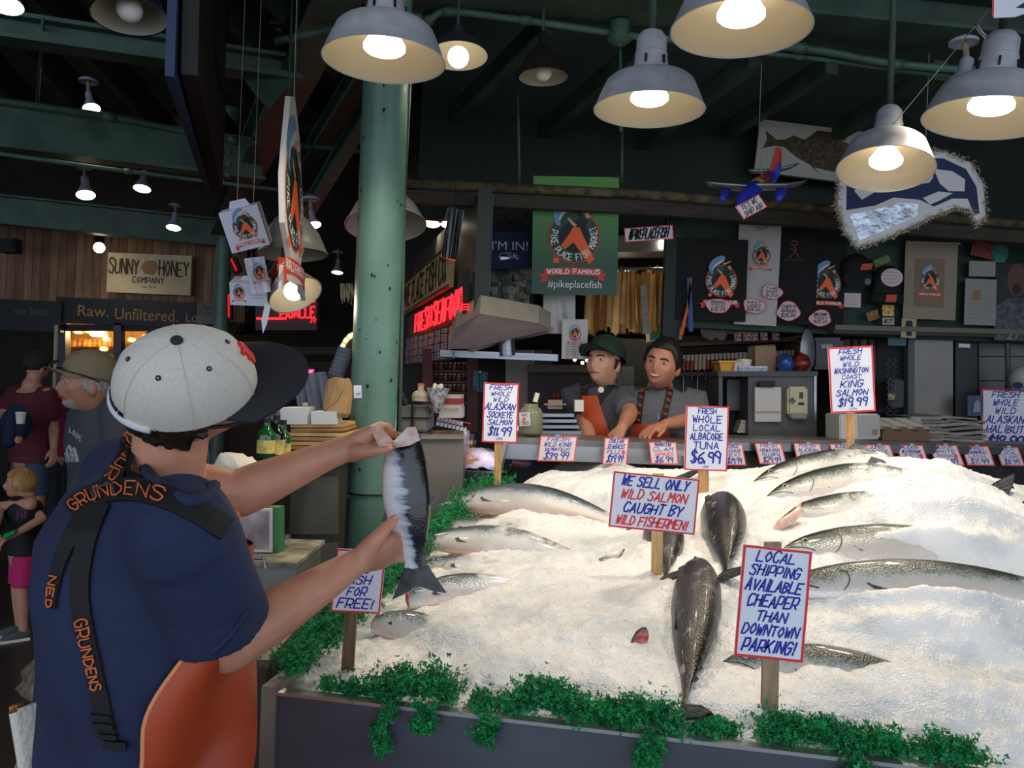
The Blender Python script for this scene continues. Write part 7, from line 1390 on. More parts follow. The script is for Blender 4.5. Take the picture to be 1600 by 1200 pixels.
def face_parts(root, hm, k=1., brow=None, mouth='closed', beard=None, iris='#3a2a1c'):
    EW = mat('eye_white', '#a39c92', .25, coat=.4); IR = mat('iris' + iris, iris, .2, coat=.5)
    for s_ in (-1, 1):
        c = hm @ V((s_*.031*k, .0765*k, .010*k)); mb = MB(); mb.ball(c, (.0135*k, .0115*k, .0085*k), 12, 8, hm.to_3x3()); e = mb.build('eye', EW, root, smooth=True)
        mb = MB(); mb.ball(hm @ V((s_*.031*k, .0842*k, .010*k)), (.0058*k, .005*k, .0058*k), 10, 6, hm.to_3x3()); mb.build('iris', IR, e, smooth=True)
        if brow:
            mb = MB(); mb.limb([hm @ V((s_*.014*k, .0945*k, .027*k)), hm @ V((s_*.030*k, .092*k, .032*k)), hm @ V((s_*.047*k, .079*k, .027*k))], [.0035*k, .0042*k, .0025*k], 8); mb.build('eyebrow', brow, root, smooth=True)
    LIP = mat('lips', '#8a4a42', .4)
    if mouth == 'smile':
        mb = MB(); mb.limb([hm @ V((-.027*k, .079*k, -.046*k)), hm @ V((-.012*k, .0925*k, -.054*k)), hm @ V((.012*k, .0925*k, -.054*k)), hm @ V((.027*k, .079*k, -.046*k))], [(.003, .003), (.006, .008), (.006, .008), (.003, .003)], 10, squash=(0, 0, 1)); o = mb.build('mouth', LIP, root, smooth=True)
        mb = MB(); mb.limb([hm @ V((-.018*k, .0895*k, -.048*k)), hm @ V((0, .098*k, -.051*k)), hm @ V((.018*k, .0895*k, -.048*k))], [.003, .0042, .003], 8); mb.build('teeth', mat('teeth', '#cfc9bb', .3), o, smooth=True)
    else:
        mb = MB(); mb.limb([hm @ V((-.024*k, .083*k, -.052*k)), hm @ V((0, .0985*k, -.050*k)), hm @ V((.024*k, .083*k, -.052*k))], [.003, .0055, .003], 8); mb.build('mouth', LIP, root, smooth=True)
    if beard:
        mb = MB(); mb.grid(lambda u, v: hm @ (headpt(V((math.sin((u - .5)*1.3)*math.cos(-.66 - v*.5), math.cos((u - .5)*1.3)*math.cos(-.66 - v*.5), math.sin(-.66 - v*.5))).normalized(), k)*1.012), 16, 8); mb.build('beard', beard, root, smooth=True)
def hair_cap(root, hm, m, k=1., off=.010, az=(-180, 180), lo=lambda a: -.1, name='hair', top=1.5708, rough=.004, seed=0, parent=None):
    """hair shell: lo(az) gives the lower edge elevation (radians) per azimuth measured from the face"""
    mb = MB()
    def f(u, v):
        a = math.radians(az[0] + (az[1] - az[0])*u); e0 = lo(math.degrees(a)); el = e0 + (top - e0)*v
        d = V((math.sin(a)*math.cos(el), math.cos(a)*math.cos(el), math.sin(el))); p = headpt(d, k); w = off*min(1, .25 + v*3)
        return hm @ (p + d*(w + rough*noise.noise(d*14 + V((seed, 0, 0)))))
    mb.grid(f, 40, 16); return mb.build(name, m, root, smooth=True)
def add_hand(mb, w, d, n, side, curl=(.5, .5, .4), k=1., spread=.0, thumb=.6):
    """palm + four fingers + thumb; d towards the knuckles, n out of the palm"""
    d = V(d).normalized(); n = V(n); n = (n - d*n.dot(d)).normalized(); l = d.cross(n)*side; w = V(w)
    for i, (ln, o) in enumerate(((.92, 1.4), (1., .5), (.95, -.45), (.78, -1.35))):
        kn = w + d*(.088 - abs(o)*.004)*k + l*o*.0185*k; mb.limb([w + l*o*.011*k - d*.005, w.lerp(kn, .6) - n*.003*k, kn], [.016*k, .0145*k, .0125*k], 8)
        p = kn; a = 0; pts = [p]; q = d.lerp(l, o*spread).normalized()
        for c_, L_ in zip(curl, (.044, .028, .022)): a += c_; v = q*math.cos(a) + n*math.sin(a); p = p + v*L_*ln*k; pts.append(p)
        mb.limb(pts, [.0098*k, .0092*k, .0086*k, .0072*k], 8)
    b = w + d*.022*k + l*.026*k; t1 = (d*(1 - thumb*.5) + l*thumb + n*.25).normalized(); t2 = (d + l*thumb*.3 + n*.35).normalized()
    mb.limb([w + d*.008*k + l*.012*k, b, b + t1*.036*k, b + t1*.036*k + t2*.028*k, b + t1*.036*k + t2*.05*k], [.017*k, .016*k, .0125*k, .0108*k, .008*k], 8)
SKIN = mat('skin_warm', '#b07a62', .5, var=.08, vscale=20, sss=.12); SKIN2 = mat('skin_fair', '#b98a74', .5, var=.08, vscale=20, sss=.12); SKIN3 = mat('skin_ruddy', '#a0705c', .5, var=.1, vscale=20, sss=.1)
HAIRB = mat('hair_black', '#17120f', .55, var=.3, vscale=60); HAIRD = mat('hair_brown', '#2c2019', .6, var=.3, vscale=60, stretch=(1, 1, .3)); HAIRF = mat('hair_blond', '#a87f4c', .6, var=.25, vscale=50, stretch=(1, 1, .3)); HAIRG = mat('hair_grey', '#8d8a86', .7, var=.3, vscale=60)
def person(label, base, H, fwd, skin=SKIN, shirt=None, pants=None, shoes=BLACK, sleeve=.55, pantlen=1., arms=None, head=None, vox=.007, k=None, bulk=1., hand_n=None, curl=(.5, .5, .4), neckline=.0, z0=0., spread=.05, hem=.47, thumb=.6, sh_drop=0.):
    """one continuous body, then clothes over it. arms: {'L': (elbow, wrist), 'R': ...}; returns root and useful frames"""
    f = V((fwd[0], fwd[1], 0)).normalized(); rt = V((f.y, -f.x, 0)); b = V((base[0], base[1], z0)); Z = V((0, 0, 1)); k = k or H/1.75
    root = thing('person', label, 'person', b)
    at = lambda x, y, z: b + rt*x*H + f*y*H + Z*z*H
    hc = head['c'] if head else at(0, .02, .935); hF = head['F'] if head else f; hU = head['U'] if head else (0, 0, 1); hm = headframe(hc, hF, hU); hk = k*(head.get('k', 1.) if head else 1.)
    nb = at(0, -.01, .84)
    T_ = [(at(0, 0, .5), .095, .065), (at(0, 0, .56), .09, .062), (at(0, 0, .63), .085, .06), (at(0, .005, .71), .1, .068), (at(0, 0, .78), .108, .066), (at(0, -.005, .82), .085, .05), (nb, .04, .038)]
    mb = MB(); mb.limb([p for p, _, _ in T_], [(a*H*bulk, c*H*bulk) for _, a, c in T_], 20, squash=rt)
    mb.limb([nb - Z*.02*H, nb.lerp(hc, .4), hm @ V((0, -.02*hk, -.06*hk))], [.038*H, .034*H, .034*H], 12); add_head(mb, hm, hk)
    J = {}
    for sd_, s_ in (('L', -1), ('R', 1)):
        sh = at(.108*s_*bulk, -.005, .802 - sh_drop); el, wr = arms[sd_] if arms and sd_ in arms else (at(.14*s_, -.02, .63), at(.145*s_, .05, .49))
        el = V(el); wr = V(wr); mb.limb([sh, sh.lerp(el, .5), el], [.032*H*bulk, .028*H*bulk, .024*H], 12); mb.limb([el, el.lerp(wr, .35), wr], [.024*H, .0245*H, .0165*H], 12)
        dd = (wr - el).normalized(); hn = (hand_n or {}).get(sd_, -rt*s_ if abs(dd.z) > .5 else -Z); cu = curl[sd_] if isinstance(curl, dict) else curl
        hd = dd
        if isinstance(hn, tuple): hd, hn = V(hn[0]), V(hn[1])
        l_ = hd.cross(hn).normalized(); sgn = 1 if s_*1 > 0 else -1
        add_hand(mb, wr + dd*.012, hd, hn, -s_ if True else 1, cu, k, spread, thumb)
        J[sd_] = (sh, el, wr)
    L_ = {}
    for s_ in (-1, 1):
        hp = at(.05*s_, 0, .5); kn = at(.055*s_, .01, .275); an = at(.055*s_, -.01, .045); mb.limb([hp, hp.lerp(kn, .4), kn, kn.lerp(an, .35), an], [.055*H, .05*H, .034*H, .033*H, .022*H], 12); mb.limb([an, at(.058*s_, .07, .018)], [.022*H, .02*H], 10); L_[s_] = (hp, kn, an)
    remesh(mb, vox, 3).build('body', skin, root, smooth=True)
    sm = None
    if shirt:
        mb = MB(); q = [(p, a*H*bulk + .018, c*H*bulk + .018) for p, a, c in T_]; lo = at(0, 0, hem); q = [(lo, .1*H*bulk + .014, .07*H*bulk + .014)] + [x for x in q if x[0].z > lo.z + .02]
        q[-1] = (q[-1][0] - Z*.012*H, .05*H, .045*H); mb.tube([p for p, _, _ in q], [(a, c) for _, a, c in q], 24, True, rt)
        if sleeve:
            for sd_ in 'LR': sh, el, wr = J[sd_]; e = sh.lerp(el, min(1, sleeve/.5) if sleeve <= .5 else 1) if sleeve <= .5 else el.lerp(wr, (sleeve - .5)*2); pts = [sh + (sh - nb)*-.25, sh, e] if sleeve <= .5 else [sh, el, e]; mb.tube([sh.lerp(nb, .35) - Z*.01, sh] + ([sh.lerp(e, .5), e] if sleeve <= .5 else [el, e]), [.04*H, .042*H*bulk, .042*H*bulk, .040*H*bulk] if sleeve <= .5 else [.04*H, .04*H, .034*H, .024*H], 16)
        sm = remesh(mb, .008, 3); sm.build('shirt', shirt, root, smooth=True)
    if pants:
        mb = MB(); mb.tube([at(0, 0, .56), at(0, 0, .52), at(0, 0, .47)], [(.086*H*bulk, .06*H*bulk)]*2 + [(.095*H, .066*H)], 20, True, rt)
        for s_ in (-1, 1):
            hp, kn, an = L_[s_]; e = hp.lerp(kn, min(1, pantlen*2)) if pantlen <= .5 else kn.lerp(an, (pantlen - .5)*2); mb.tube([hp + Z*.02*H, hp.lerp(kn, .4), e] if pantlen <= .5 else [hp + Z*.02*H, kn, e], [.062*H, .058*H, .052*H if pantlen <= .5 else .035*H], 16)
        remesh(mb, .009, 2).build('trousers', pants, root, smooth=True)
    for s_ in (-1, 1):
        hp, kn, an = L_[s_]; mb = MB(); mb.limb([an - f*.03*H*.4 - Z*.012*H, an.lerp(at(.058*s_, .07, .018), .5), at(.058*s_, .08, .02)], [.03*H, .031*H, .026*H], 12); o = mb.build('shoe', shoes, root, smooth=True)
        mb = MB(); c = (an + at(.058*s_, .08, .018))/2; c.z = z0 + .008; mb.beam(c - f*.075*H, c + f*.075*H, .055*H, .016); mb.build('sole', WHITE if shoes is not BLACK else DARK, o)
    return root, hm, hk, J, at, sm
def baseball_cap(root, hm, k, crown, brim, name='cap', button=None, squat=0., brimlen=.075, rise=.0, zb=.0, curve=.018, bw=.088, zoff=.03, pitch=10):
    """crown with seams, button and brim in head coordinates"""
    hm = hm @ M.Rotation(math.radians(pitch), 4, 'X') @ M.Translation((0, 0, zoff*k)); a, b, h = .088*k, .110*k, (.108 - squat)*k; mb = MB()
    def cr(th, e): return V((a*math.sin(th)*math.cos(e)**.8, -.006*k + b*math.cos(th)*math.cos(e)**.8, zb*k*.4 + (h*math.sin(e)))) if e < 1.57 else V((0, -.006*k, zb*k*.4 + h))
    mb.grid(lambda u, v: hm @ cr(u*2*math.pi, min(v*1.5708, 1.5708)), 48, 14); c = mb.build(name if root is None else 'cap', crown, root, smooth=True)
    for j in range(6):
        th = math.pi/6 + j*math.pi/3; mb = MB(); mb.tube([hm @ (cr(th, e*.0982)*1.0 + (cr(th, e*.0982) - V((0, 0, .02))).normalized()*.0006) for e in range(0, 17)], .0011*k, 5); mb.build('seam', crown, c)
    for j in range(6):
        th = j*math.pi/3 + .001; p = cr(th, .95); nrm = (p - V((0, -.006*k, .0))).normalized(); f = nrm.to_track_quat('Z', 'Y').to_matrix().to_4x4(); f.translation = p
        mb = MB(); mb.lathe([(.0042*k, 0), (.0042*k, .0016), (.0018*k, .002)], 12, hm @ f); mb.build('eyelet', button or brim, c, smooth=True)
    mb = MB(); mb.ball(hm @ V((0, -.006*k, zb*k*.4 + h + .002)), (.0095*k, .0095*k, .005*k), 14, 8, hm.to_3x3()); mb.build('button', button or brim, c, smooth=True)
    mb = MB()
    def br(u, v, d):
        x = (u - .5)*2; th = x*1.15; y0 = -.006*k + b*math.cos(th)*.99; x0 = a*math.sin(th)*.99
        xx = x0 + (bw*k*math.sin(x*1.25) - x0)*v; yy = y0 + brimlen*k*v*(math.cos(x*1.25))**.6; return hm @ V((xx, yy, zb*k*.4 + .004 + rise*v - curve*k*(x*x)*(.4 + .6*v) + d))
    mb.grid(lambda u, v: br(u, v, .002), 24, 8); mb.grid(lambda u, v: br(1 - u, v, -.002), 24, 8); mb.build('brim', brim, c, smooth=True)
    return c, cr, hm
GREYT = mat('charcoal_tee', '#3a3d42', .85, var=.1, vscale=60, bump=.1, bscale=200); BIB = mat('orange_oilskin', '#a33c18', .45, var=.15, vscale=4, bump=.12, bscale=10)
# ---------------------------------------------------------------- the fishmonger holding the fish
NV = mat('navy_tee', '#222b49', .9, var=.12, vscale=5, bump=.12, bscale=120); SKM = mat('skin_fishmonger', '#c48a6f', .48, var=.1, vscale=18, bump=.05, bscale=200, sss=.12)
root = thing('person', 'fishmonger in grey cap and navy shirt holding up a silver fish, back to us', 'person', (-.6, 1.32, 0))
fw, rt = V((.72, .69, 0)).normalized(), V((.69, -.72, 0)).normalized(); Z = V((0, 0, 1))
hc = P(300, 613, 1.285); hm = headframe(hc, (.85, .43, .16), (.22, -.68, .68)); hk = .92
TS = [(P(206, 1215, 1.28), .165, .128), (P(208, 1120, 1.28), .158, .124), (P(210, 1020, 1.28), .16, .126), (P(210, 920, 1.28), .172, .13), (P(214, 845, 1.29), .178, .128), (P(220, 796, 1.31), .145, .10), (P(240, 762, 1.325), .075, .066)]
DY = -.19
Rs, Re, Rw = P(288, 846, 1.13), P(354, 1008, 1.215), P(566, 873, 1.395); Ls, Le, Lw = P(196, 752, 1.37), P(372, 772, 1.41), P(542, 699, 1.465)
nb = P(255, 748, 1.33)
mb = MB(); mb.limb([p for p, _, _ in TS], [(a - .012, c - .012) for _, a, c in TS], 24, squash=rt)
mb.limb([P(245, 775, 1.34), P(262, 735, 1.325), hm @ V((0, -.03, -.05))], [.062, .058, .06], 14); add_head(mb, hm, hk)
mb.limb([Rs, Rs.lerp(Re, .5), Re], [.06, .052, .043], 14); mb.limb([Re, Re.lerp(Rw, .12), Re.lerp(Rw, .35), Re.lerp(Rw, .7), Rw], [.043, .044, .041, .032, (.028, .022)], 14)
mb.limb([Ls, Ls.lerp(Le, .5), Le], [.06, .05, .043], 14); mb.limb([Le, Le.lerp(Lw, .2), Le.lerp(Lw, .4), Le.lerp(Lw, .75), Lw], [.043, .042, .037, .028, (.026, .021)], 14)
# upper hand: thumb in front of the fish, fingers behind its cut head
for q, rr in (([(540, 700, 1.655), (562, 685, 1.66), (580, 674, 1.665)], (.024, .021, .016)), ([(540, 700, 1.66), (565, 690, 1.68), (583, 682, 1.69)], (.024, .021, .016)), ([(540, 702, 1.67), (563, 697, 1.70), (582, 692, 1.71)], (.023, .02, .015)), ([(540, 706, 1.67), (560, 705, 1.70), (578, 703, 1.72)], (.022, .018, .014)),
              ([(580, 674, 1.665), (594, 666, 1.685), (606, 667, 1.715), (612, 675, 1.735)], (.0145, .0125, .011, .009)), ([(583, 682, 1.69), (598, 676, 1.715), (612, 680, 1.74)], (.0145, .012, .0095)), ([(582, 692, 1.71), (597, 688, 1.735), (610, 692, 1.755)], (.0135, .0115, .009)), ([(578, 703, 1.72), (592, 700, 1.745), (603, 702, 1.76)], (.0125, .0105, .0085)),
              ([(548, 708, 1.648), (564, 706, 1.635), (580, 706, 1.625), (596, 703, 1.622), (609, 700, 1.628)], (.022, .019, .0145, .0125, .0098))):
    mb.limb([P(p[0], p[1], p[2] + DY) for p in q], [max(x*.82, .0082) for x in rr], 10)
# lower hand: thumb along the flank, fingers behind coming out on the far side
for q, rr in (([(566, 873, 1.585), (590, 856, 1.60), (606, 845, 1.615)], (.026, .023, .017)), ([(566, 874, 1.59), (594, 862, 1.61), (613, 853, 1.63)], (.026, .023, .017)), ([(566, 876, 1.595), (596, 869, 1.62), (617, 862, 1.645)], (.025, .021, .016)), ([(566, 880, 1.60), (594, 877, 1.625), (614, 871, 1.65)], (.023, .019, .015)),
              ([(606, 845, 1.615), (624, 838, 1.67), (644, 832, 1.73), (661, 826, 1.725)], (.0155, .013, .0115, .0098)), ([(613, 853, 1.63), (630, 850, 1.69), (648, 846, 1.74), (662, 838, 1.725)], (.0155, .013, .011, .0095)), ([(617, 862, 1.645), (632, 862, 1.70), (645, 860, 1.735)], (.0145, .012, .0095)), ([(614, 871, 1.65), (626, 872, 1.70), (634, 870, 1.73)], (.0135, .0115, .009)),
              ([(572, 862, 1.575), (588, 843, 1.57), (600, 829, 1.577), (610, 818, 1.588), (617, 810, 1.597)], (.024, .019, .0148, .013, .010))):
    mb.limb([P(p[0], p[1], p[2] + DY) for p in q], [max(x*.82, .0082) for x in rr], 10)
for s_ in (-1, 1):
    hp = P(206, 1215, 1.28) + rt*s_*.09; kn = V((hp.x + .02, hp.y + .03, .5)); an = V((hp.x, hp.y, .09)); mb.limb([hp, kn, an], [.09, .062, .042], 12); mb.limb([an, an + fw*.14 - Z*.05], [.04, .035], 10)
remesh(mb, .0042, 3, .5).build('body', SKM, root, smooth=True)
NAIL = mat('nail', '#d3a08e', .25)
for (x, y, Y, rot, nm) in ((608.5, 699.5, 1.431, 6, 'thumb_nail'), (616, 811, 1.400, 52, 'thumb_nail')):
    mx = FR(x, y, Y, rot); mb = MB(); mb.ball((0, 0, 0), (1, 1, 1), 12, 6); mb.v = [mx @ V((v.x*.0062, v.y*.0048, v.z*.002)) for v in mb.v]; mb.build(nm, NAIL, root, smooth=True)
# shirt
mb = MB(); q = [(p, a + .014, c + .014) for p, a, c in TS]; q = [(P(206, 1255, 1.28), .185, .146)] + q; q[-1] = (P(236, 776, 1.325), .088, .08)
mb.tube([p for p, _, _ in q], [(a, c) for _, a, c in q], 28, True, rt)
se = Rs.lerp(Re, .80); mb.tube([Rs.lerp(nb, .55) - Z*.03, Rs.lerp(nb, .2), Rs, Rs.lerp(se, .5), se], [.075, .08, .08, .078, .078], 20); le = Ls.lerp(Le, .66); mb.tube([Ls.lerp(nb, .6), Ls, Ls.lerp(le, .5), le], [.08, .083, .08, .078], 20)
mb.limb([P(196, 745, 1.40), P(220, 760, 1.36)], [.075, .08], 14); mb.limb([Rs + (Rs - Re).normalized()*.01, Rs], [.078, .08], 14)
sh_ = remesh(mb, .006, 6)
def fold(v):   # soft cloth folds running down the back and round the arm
    p = V((v.x*9 + v.z*4, v.y*9, v.z*3.2)); return .012*noise.noise(p) + .006*noise.noise(V((v.x*22 + v.z*9, v.y*22, v.z*8)))
nv = []
cx = V((-.60, 1.29, 0))
for v in sh_.v:
    d = V((v.x - cx.x, v.y - cx.y, .05)).normalized(); nv.append(v + d*fold(v)*(1.4 if v.z < 1.24 else .25))
sh_.v = nv
sh_.build('shirt', NV, root, smooth=True)
bvh = BVHTree.FromPolygons([tuple(v) for v in sh_.v], sh_.f)
def proj(px, py, off=.004, fb=1.2):
    o = V((0, 0, EYE)); d = (P(px, py, 1.) - o).normalized(); h, n, i, t = bvh.ray_cast(o, d)
    if h is None: h, n, i, t = bvh.find_nearest(P(px, py, fb))
    if n.dot(d) > 0: n = -n
    return h + n*off
mb = MB(); pts = [proj(x, y, .002) for x, y in ((210, 692), (222, 726), (248, 758), (288, 782), (318, 780), (334, 760))]; mb.tube(catmull(pts, 4), .009, 8); mb.build('collar', NV, root, smooth=True)
for (pts) in ([(392, 958), (372, 990), (340, 1022), (300, 1040)],): mb = MB(); mb.tube(catmull([proj(x - 6, y - 4, .0) for x, y in pts], 4), .004, 6); mb.build('sleeve_hem', NV, root, smooth=True)
# straps follow the shirt
STR = mat('black_strap', '#121214', .75); SLT = mat('strap_lettering', '#d9703c', .6)
def strap(pts, w, name='strap', text=None, span=(0, 1), flip=False, th=.0035, pen=2.6, hh=.62):
    c = [V((x, y)) for x, y in pts]; cc_ = [p.to_2d() for p in catmull([p.to_3d() for p in c], 8)]; mb = MB(); row = []; ws = w if isinstance(w, (list, tuple)) else (w, w)
    nrm = []
    for i, p in enumerate(cc_):
        t = (cc_[min(i + 1, len(cc_) - 1)] - cc_[max(i - 1, 0)]).normalized(); nrm.append(V((-t.y, t.x)))
    n = len(cc_)
    for i, p in enumerate(cc_):
        wi = ws[0] + (ws[1] - ws[0])*i/(n - 1); row += [proj(*(p + nrm[i]*wi*k_), .0055) for k_ in (-.5, -.17, .17, .5)]; row += [proj(*(p + nrm[i]*wi*k_), -.004) for k_ in (.5, -.5)]
    fs = []
    for i in range(n - 1):
        for j in range(6): fs.append((i*6 + j, i*6 + (j + 1) % 6, (i + 1)*6 + (j + 1) % 6, (i + 1)*6 + j))
    fs += [(5, 4, 3, 2, 1, 0), tuple((n - 1)*6 + j for j in range(6))]; mb.add(row, fs); o = mb.build(name, STR, root, smooth=True, auto=50)
    if text:
        mt = MB()
        for pl in letters(text, 1., 1., .5, .0, 0, .0):
            dense = []
            for a, b in zip(pl[:-1], pl[1:]): dense += [(a[0] + (b[0] - a[0])*i/4, a[1] + (b[1] - a[1])*i/4) for i in range(4)]
            dense.append(pl[-1]); w3 = []
            for (lx, ly) in dense:
                s_ = span[0] + (span[1] - span[0])*lx; fi = s_*(n - 1); i = int(min(max(fi, 0), n - 2)); fr = fi - i; p = cc_[i].lerp(cc_[i + 1], fr); nn = nrm[i].lerp(nrm[i + 1], fr); wi = ws[0] + (ws[1] - ws[0])*s_
                w3.append(proj(*(p + nn*(ly*(-1 if flip else 1))*wi*hh), .0085))
            for a, b in zip(w3[:-1], w3[1:]):
                if (b - a).length < 1e-5 or (b - a).length > .05: continue
                mt.tube([a, b], pen/2*S(1.2), 5)
        mt.build('strap_letters', SLT, o)
    return o
strap([(207, 684), (196, 712), (180, 742), (166, 772)], (24, 26), 'left_strap', 'DNUR', (.02, .8), True)
strap([(112, 800), (135, 782), (170, 770), (215, 768), (262, 780), (310, 802), (352, 828)], (30, 36), 'right_strap', 'GRUNDENS', (.05, .66), True)
strap([(150, 782), (124, 822), (103, 862), (90, 905), (84, 950)], (30, 12), 'lower_left_strap', 'NED', (.72, .98), True)
strap([(160, 785), (142, 830), (131, 880), (128, 930), (136, 985), (148, 1040), (158, 1085), (172, 1150)], (30, 24), 'lower_right_strap', 'GRUNDENS', (.52, .83), True)
for (x, y, w_, h_) in ((161, 1116, 30, 6), (166, 1130, 30, 8), (172, 1146, 28, 7), (183, 1160, 34, 12)):
    a = proj(x, y, .008); mx = FR(x, y, a.y, -6); mx.translation = a; mb = MB(); mb.fbox(mx, (0, 0, 0), (w_*S(1.2), h_*S(1.2), .006)); mb.build('buckle', mat('buckle_black', '#1c1c1f', .35), root)
a = proj(168, 776, .009); mb = MB(); mx = FR(168, 776, a.y, 20); mx.translation = a
for q in (rect(34*S(1.2), 3*S(1.2), 0, 12*S(1.2)), rect(34*S(1.2), 3*S(1.2), 0, -12*S(1.2)), rect(3*S(1.2), 26*S(1.2), 16*S(1.2), 0), rect(3*S(1.2), 26*S(1.2), -16*S(1.2), 0)): mb.plate(q, mx, 0, .003)
mb.build('strap_slider', mat('buckle_black', '#1c1c1f', .35), root)
# bib overalls
def tors(t):   # t 0 at the hip .. 1 at the shoulder line
    k_ = t*(len(TS) - 1); i = int(min(k_, len(TS) - 2)); fr = k_ - i; a, b = TS[i], TS[i + 1]; return a[0].lerp(b[0], fr), a[1] + (b[1] - a[1])*fr, a[2] + (b[2] - a[2])*fr
def edge(t): return 168 - 60*smooth01((t + .1)/.28) - 55*smooth01((t - .25)/.4)
def bibp(u, v, off):
    t = -.05 + v*.72; c, a, d = tors(max(t, 0)); c = c + (TS[0][0] - TS[1][0])*max(0, -t)*5; th = math.radians((u - .5)*2*edge(t)); fl = .016*math.sin(u*19 + v*5)*(1 - v*.6) + .02*(1 - v)*max(0, math.cos(th))
    return c + rt*((a + off + fl)*math.sin(th)) + fw*((d + off + fl)*math.cos(th))
mb = MB(); mb.grid(lambda u, v: bibp(u, v, .034), 60, 30); mb.grid(lambda u, v: bibp(1 - u, v, .029), 60, 30); mb.build('bib', BIB, root, smooth=True)
mb = MB(); mb.tube([bibp(1., i/30, .032) for i in range(31)], .0035, 6); mb.tube([bibp(0., i/30, .032) for i in range(31)], .0035, 6); mb.build('bib_edge', mat('bib_hem', '#d98a5a', .5), root, smooth=True)
mb = MB(); mb.tube(catmull([P(322, 800, 1.37), P(345, 797, 1.37), P(366, 801, 1.37), P(372, 812, 1.37), P(366, 832, 1.36)], 5), .006, 8); mb.build('bib_top_edge', mat('bib_hem', '#d98a5a', .5), root, smooth=True)
mb = MB(); q = [P(322, 800, 1.37), P(345, 797, 1.37), P(366, 801, 1.37), P(372, 812, 1.37), P(367, 832, 1.36), P(372, 900, 1.35), P(345, 960, 1.34), P(322, 880, 1.35)]; k_ = len(q); mb.add(q + [p + V((-.006, .006, 0)) for p in q], [tuple(range(k_)), tuple(range(2*k_ - 1, k_ - 1, -1))] + [(i, i + k_, (i + 1) % k_ + k_, (i + 1) % k_) for i in range(k_)]); mb.build('bib_chest', BIB, root)
mb = MB(); mb.tube([P(206, 1200, 1.28), P(206, 1260, 1.28), P(206, 1330, 1.28)], [(.198, .165), (.2, .165), (.19, .15)], 24, True, rt)
for s_ in (-1, 1):
    hp = P(206, 1300, 1.28) + rt*s_*.1; kn = V((hp.x + .02, hp.y + .03, .48)); an = V((hp.x, hp.y, .12)); mb.tube([hp, kn, an], [.12, .1, .095], 16)
remesh(mb, .01, 2).build('overall_legs', BIB, root, smooth=True)
for s_ in (-1, 1):
    an = P(206, 1300, 1.28) + rt*s_*.1; an.z = .1; mb = MB(); mb.limb([an + Z*.06, an, an + fw*.03 - Z*.03, an + fw*.17 - Z*.045], [.06, .06, .055, .05], 14); mb.build('boot', mat('rubber_boot', '#3a3a30', .4), root, smooth=True)
# towel tucked at the back
mx = FR(62, 1170, 1.22, 14); s = S(1.22); mb = MB(); mb.grid(lambda u, v: mx @ V(((u - .5)*64*s + 12*s*v, (v - .5)*150*s, .02*math.sin(u*6) + .03*math.sin(u*3.1))), 14, 16); mb.grid(lambda u, v: mx @ V(((.5 - u)*64*s + 12*s*v, (v - .5)*150*s, .02*math.sin((1 - u)*6) + .03*math.sin((1 - u)*3.1) - .02)), 14, 16)
mb.build('back_towel', mat('towel_white', '#d6d0c4', .95), root, smooth=True); mb = MB(); mb.tube([mx @ V((-32*s + 12*s*v, (v - .5)*150*s, .0)) for v in (0, .25, .5, .75, 1.)], .009, 8); mb.build('towel_edge', mat('towel_orange', '#c9752a', .9), root, smooth=True)
# hair, cap, glasses
hair_cap(root, hm, HAIRD, hk, .018, (84, 276), lambda a: -.98 if 100 < a < 260 else -.3, top=.1, rough=.012)
CAPG = mat('heather_grey', '#cfc9bd', .9, var=.05, vscale=200, bump=.05, bscale=300); CAPB = mat('cap_black', '#232326', .8)
c, crf, hmc = baseball_cap(root, hm, .99, CAPG, CAPB, button=mat('cap_button', '#26282c', .7), brimlen=.085, zoff=.012, pitch=6, curve=.014, bw=.095)
# red mark on the front, black words on the back band
mb = MB(); ZB = .01*1.1*.4
for pl in letters('SF', 1., 1., 0, 0, 0, 0): 
    pts = [hmc @ (crf(x*.36, .5 + y*.36)*1.012) for x, y in pl]; mb.tube(pts, .0045, 6)
mb.build('front_mark', mat('cap_red', '#d83a30', .6), c)
mb = MB()
for pl in letters('HASHTAG MARKET', 1., 1., 0, 0, 0, 0): mb.tube([hmc @ (crf(math.pi + x*1.0, .10 + y*.10)*1.01) for x, y in pl], .0014, 5)
mb.build('back_lettering', INK_K, c)
mb = MB(); mb.tube([hmc @ (crf(math.pi + x*.12, .02)*1.012) for x in range(-8, 9)], .006, 8); mb.build('back_band', mat('band_white', '#c9ccd0', .8), c, smooth=True)
mb = MB(); mb.limb([hm @ V((.083, -.005, .008)), hm @ V((.085, .04, .006)), hm @ V((.076, .085, .002))], [.003, .0035, .003], 6); g = mb.build('glasses_arm', BLACK, root)
mb = MB(); mb.lathe([(.024, 0), (.026, .002), (.024, .004)], 18, hm @ M.Translation((.036, .098, .004)) @ M.Rotation(-math.pi/2 + .3, 4, 'X')); mb.build('glasses_lens', BLACK, root)
face_parts(root, hm, hk, HAIRD)
# ---------------------------------------------------------------- the fish in his hands
a, b = P(632, 687, 1.69 + DY), P(651, 888, 1.655 + DY); x = (b - a); L = x.length*1.0; x.normalize(); z = V((-.22, -1, .08)); z = (z - x*z.dot(x)).normalized(); y = z.cross(x); mx = M((x, y, z)).transposed().to_4x4(); mx.translation = a
HP = [(0, .70), (.06, .78), (.2, .92), (.38, 1.), (.5, .98), (.62, .88), (.74, .70), (.85, .52), (.94, .45), (1, .5)]
fr = make_fish(mx, L, .088, .056, 'headless silver fish with dark streaked back held up in both hands', None, HELD, -.02, 'held_salmon', t0=0, parts='dv', prof=HP)
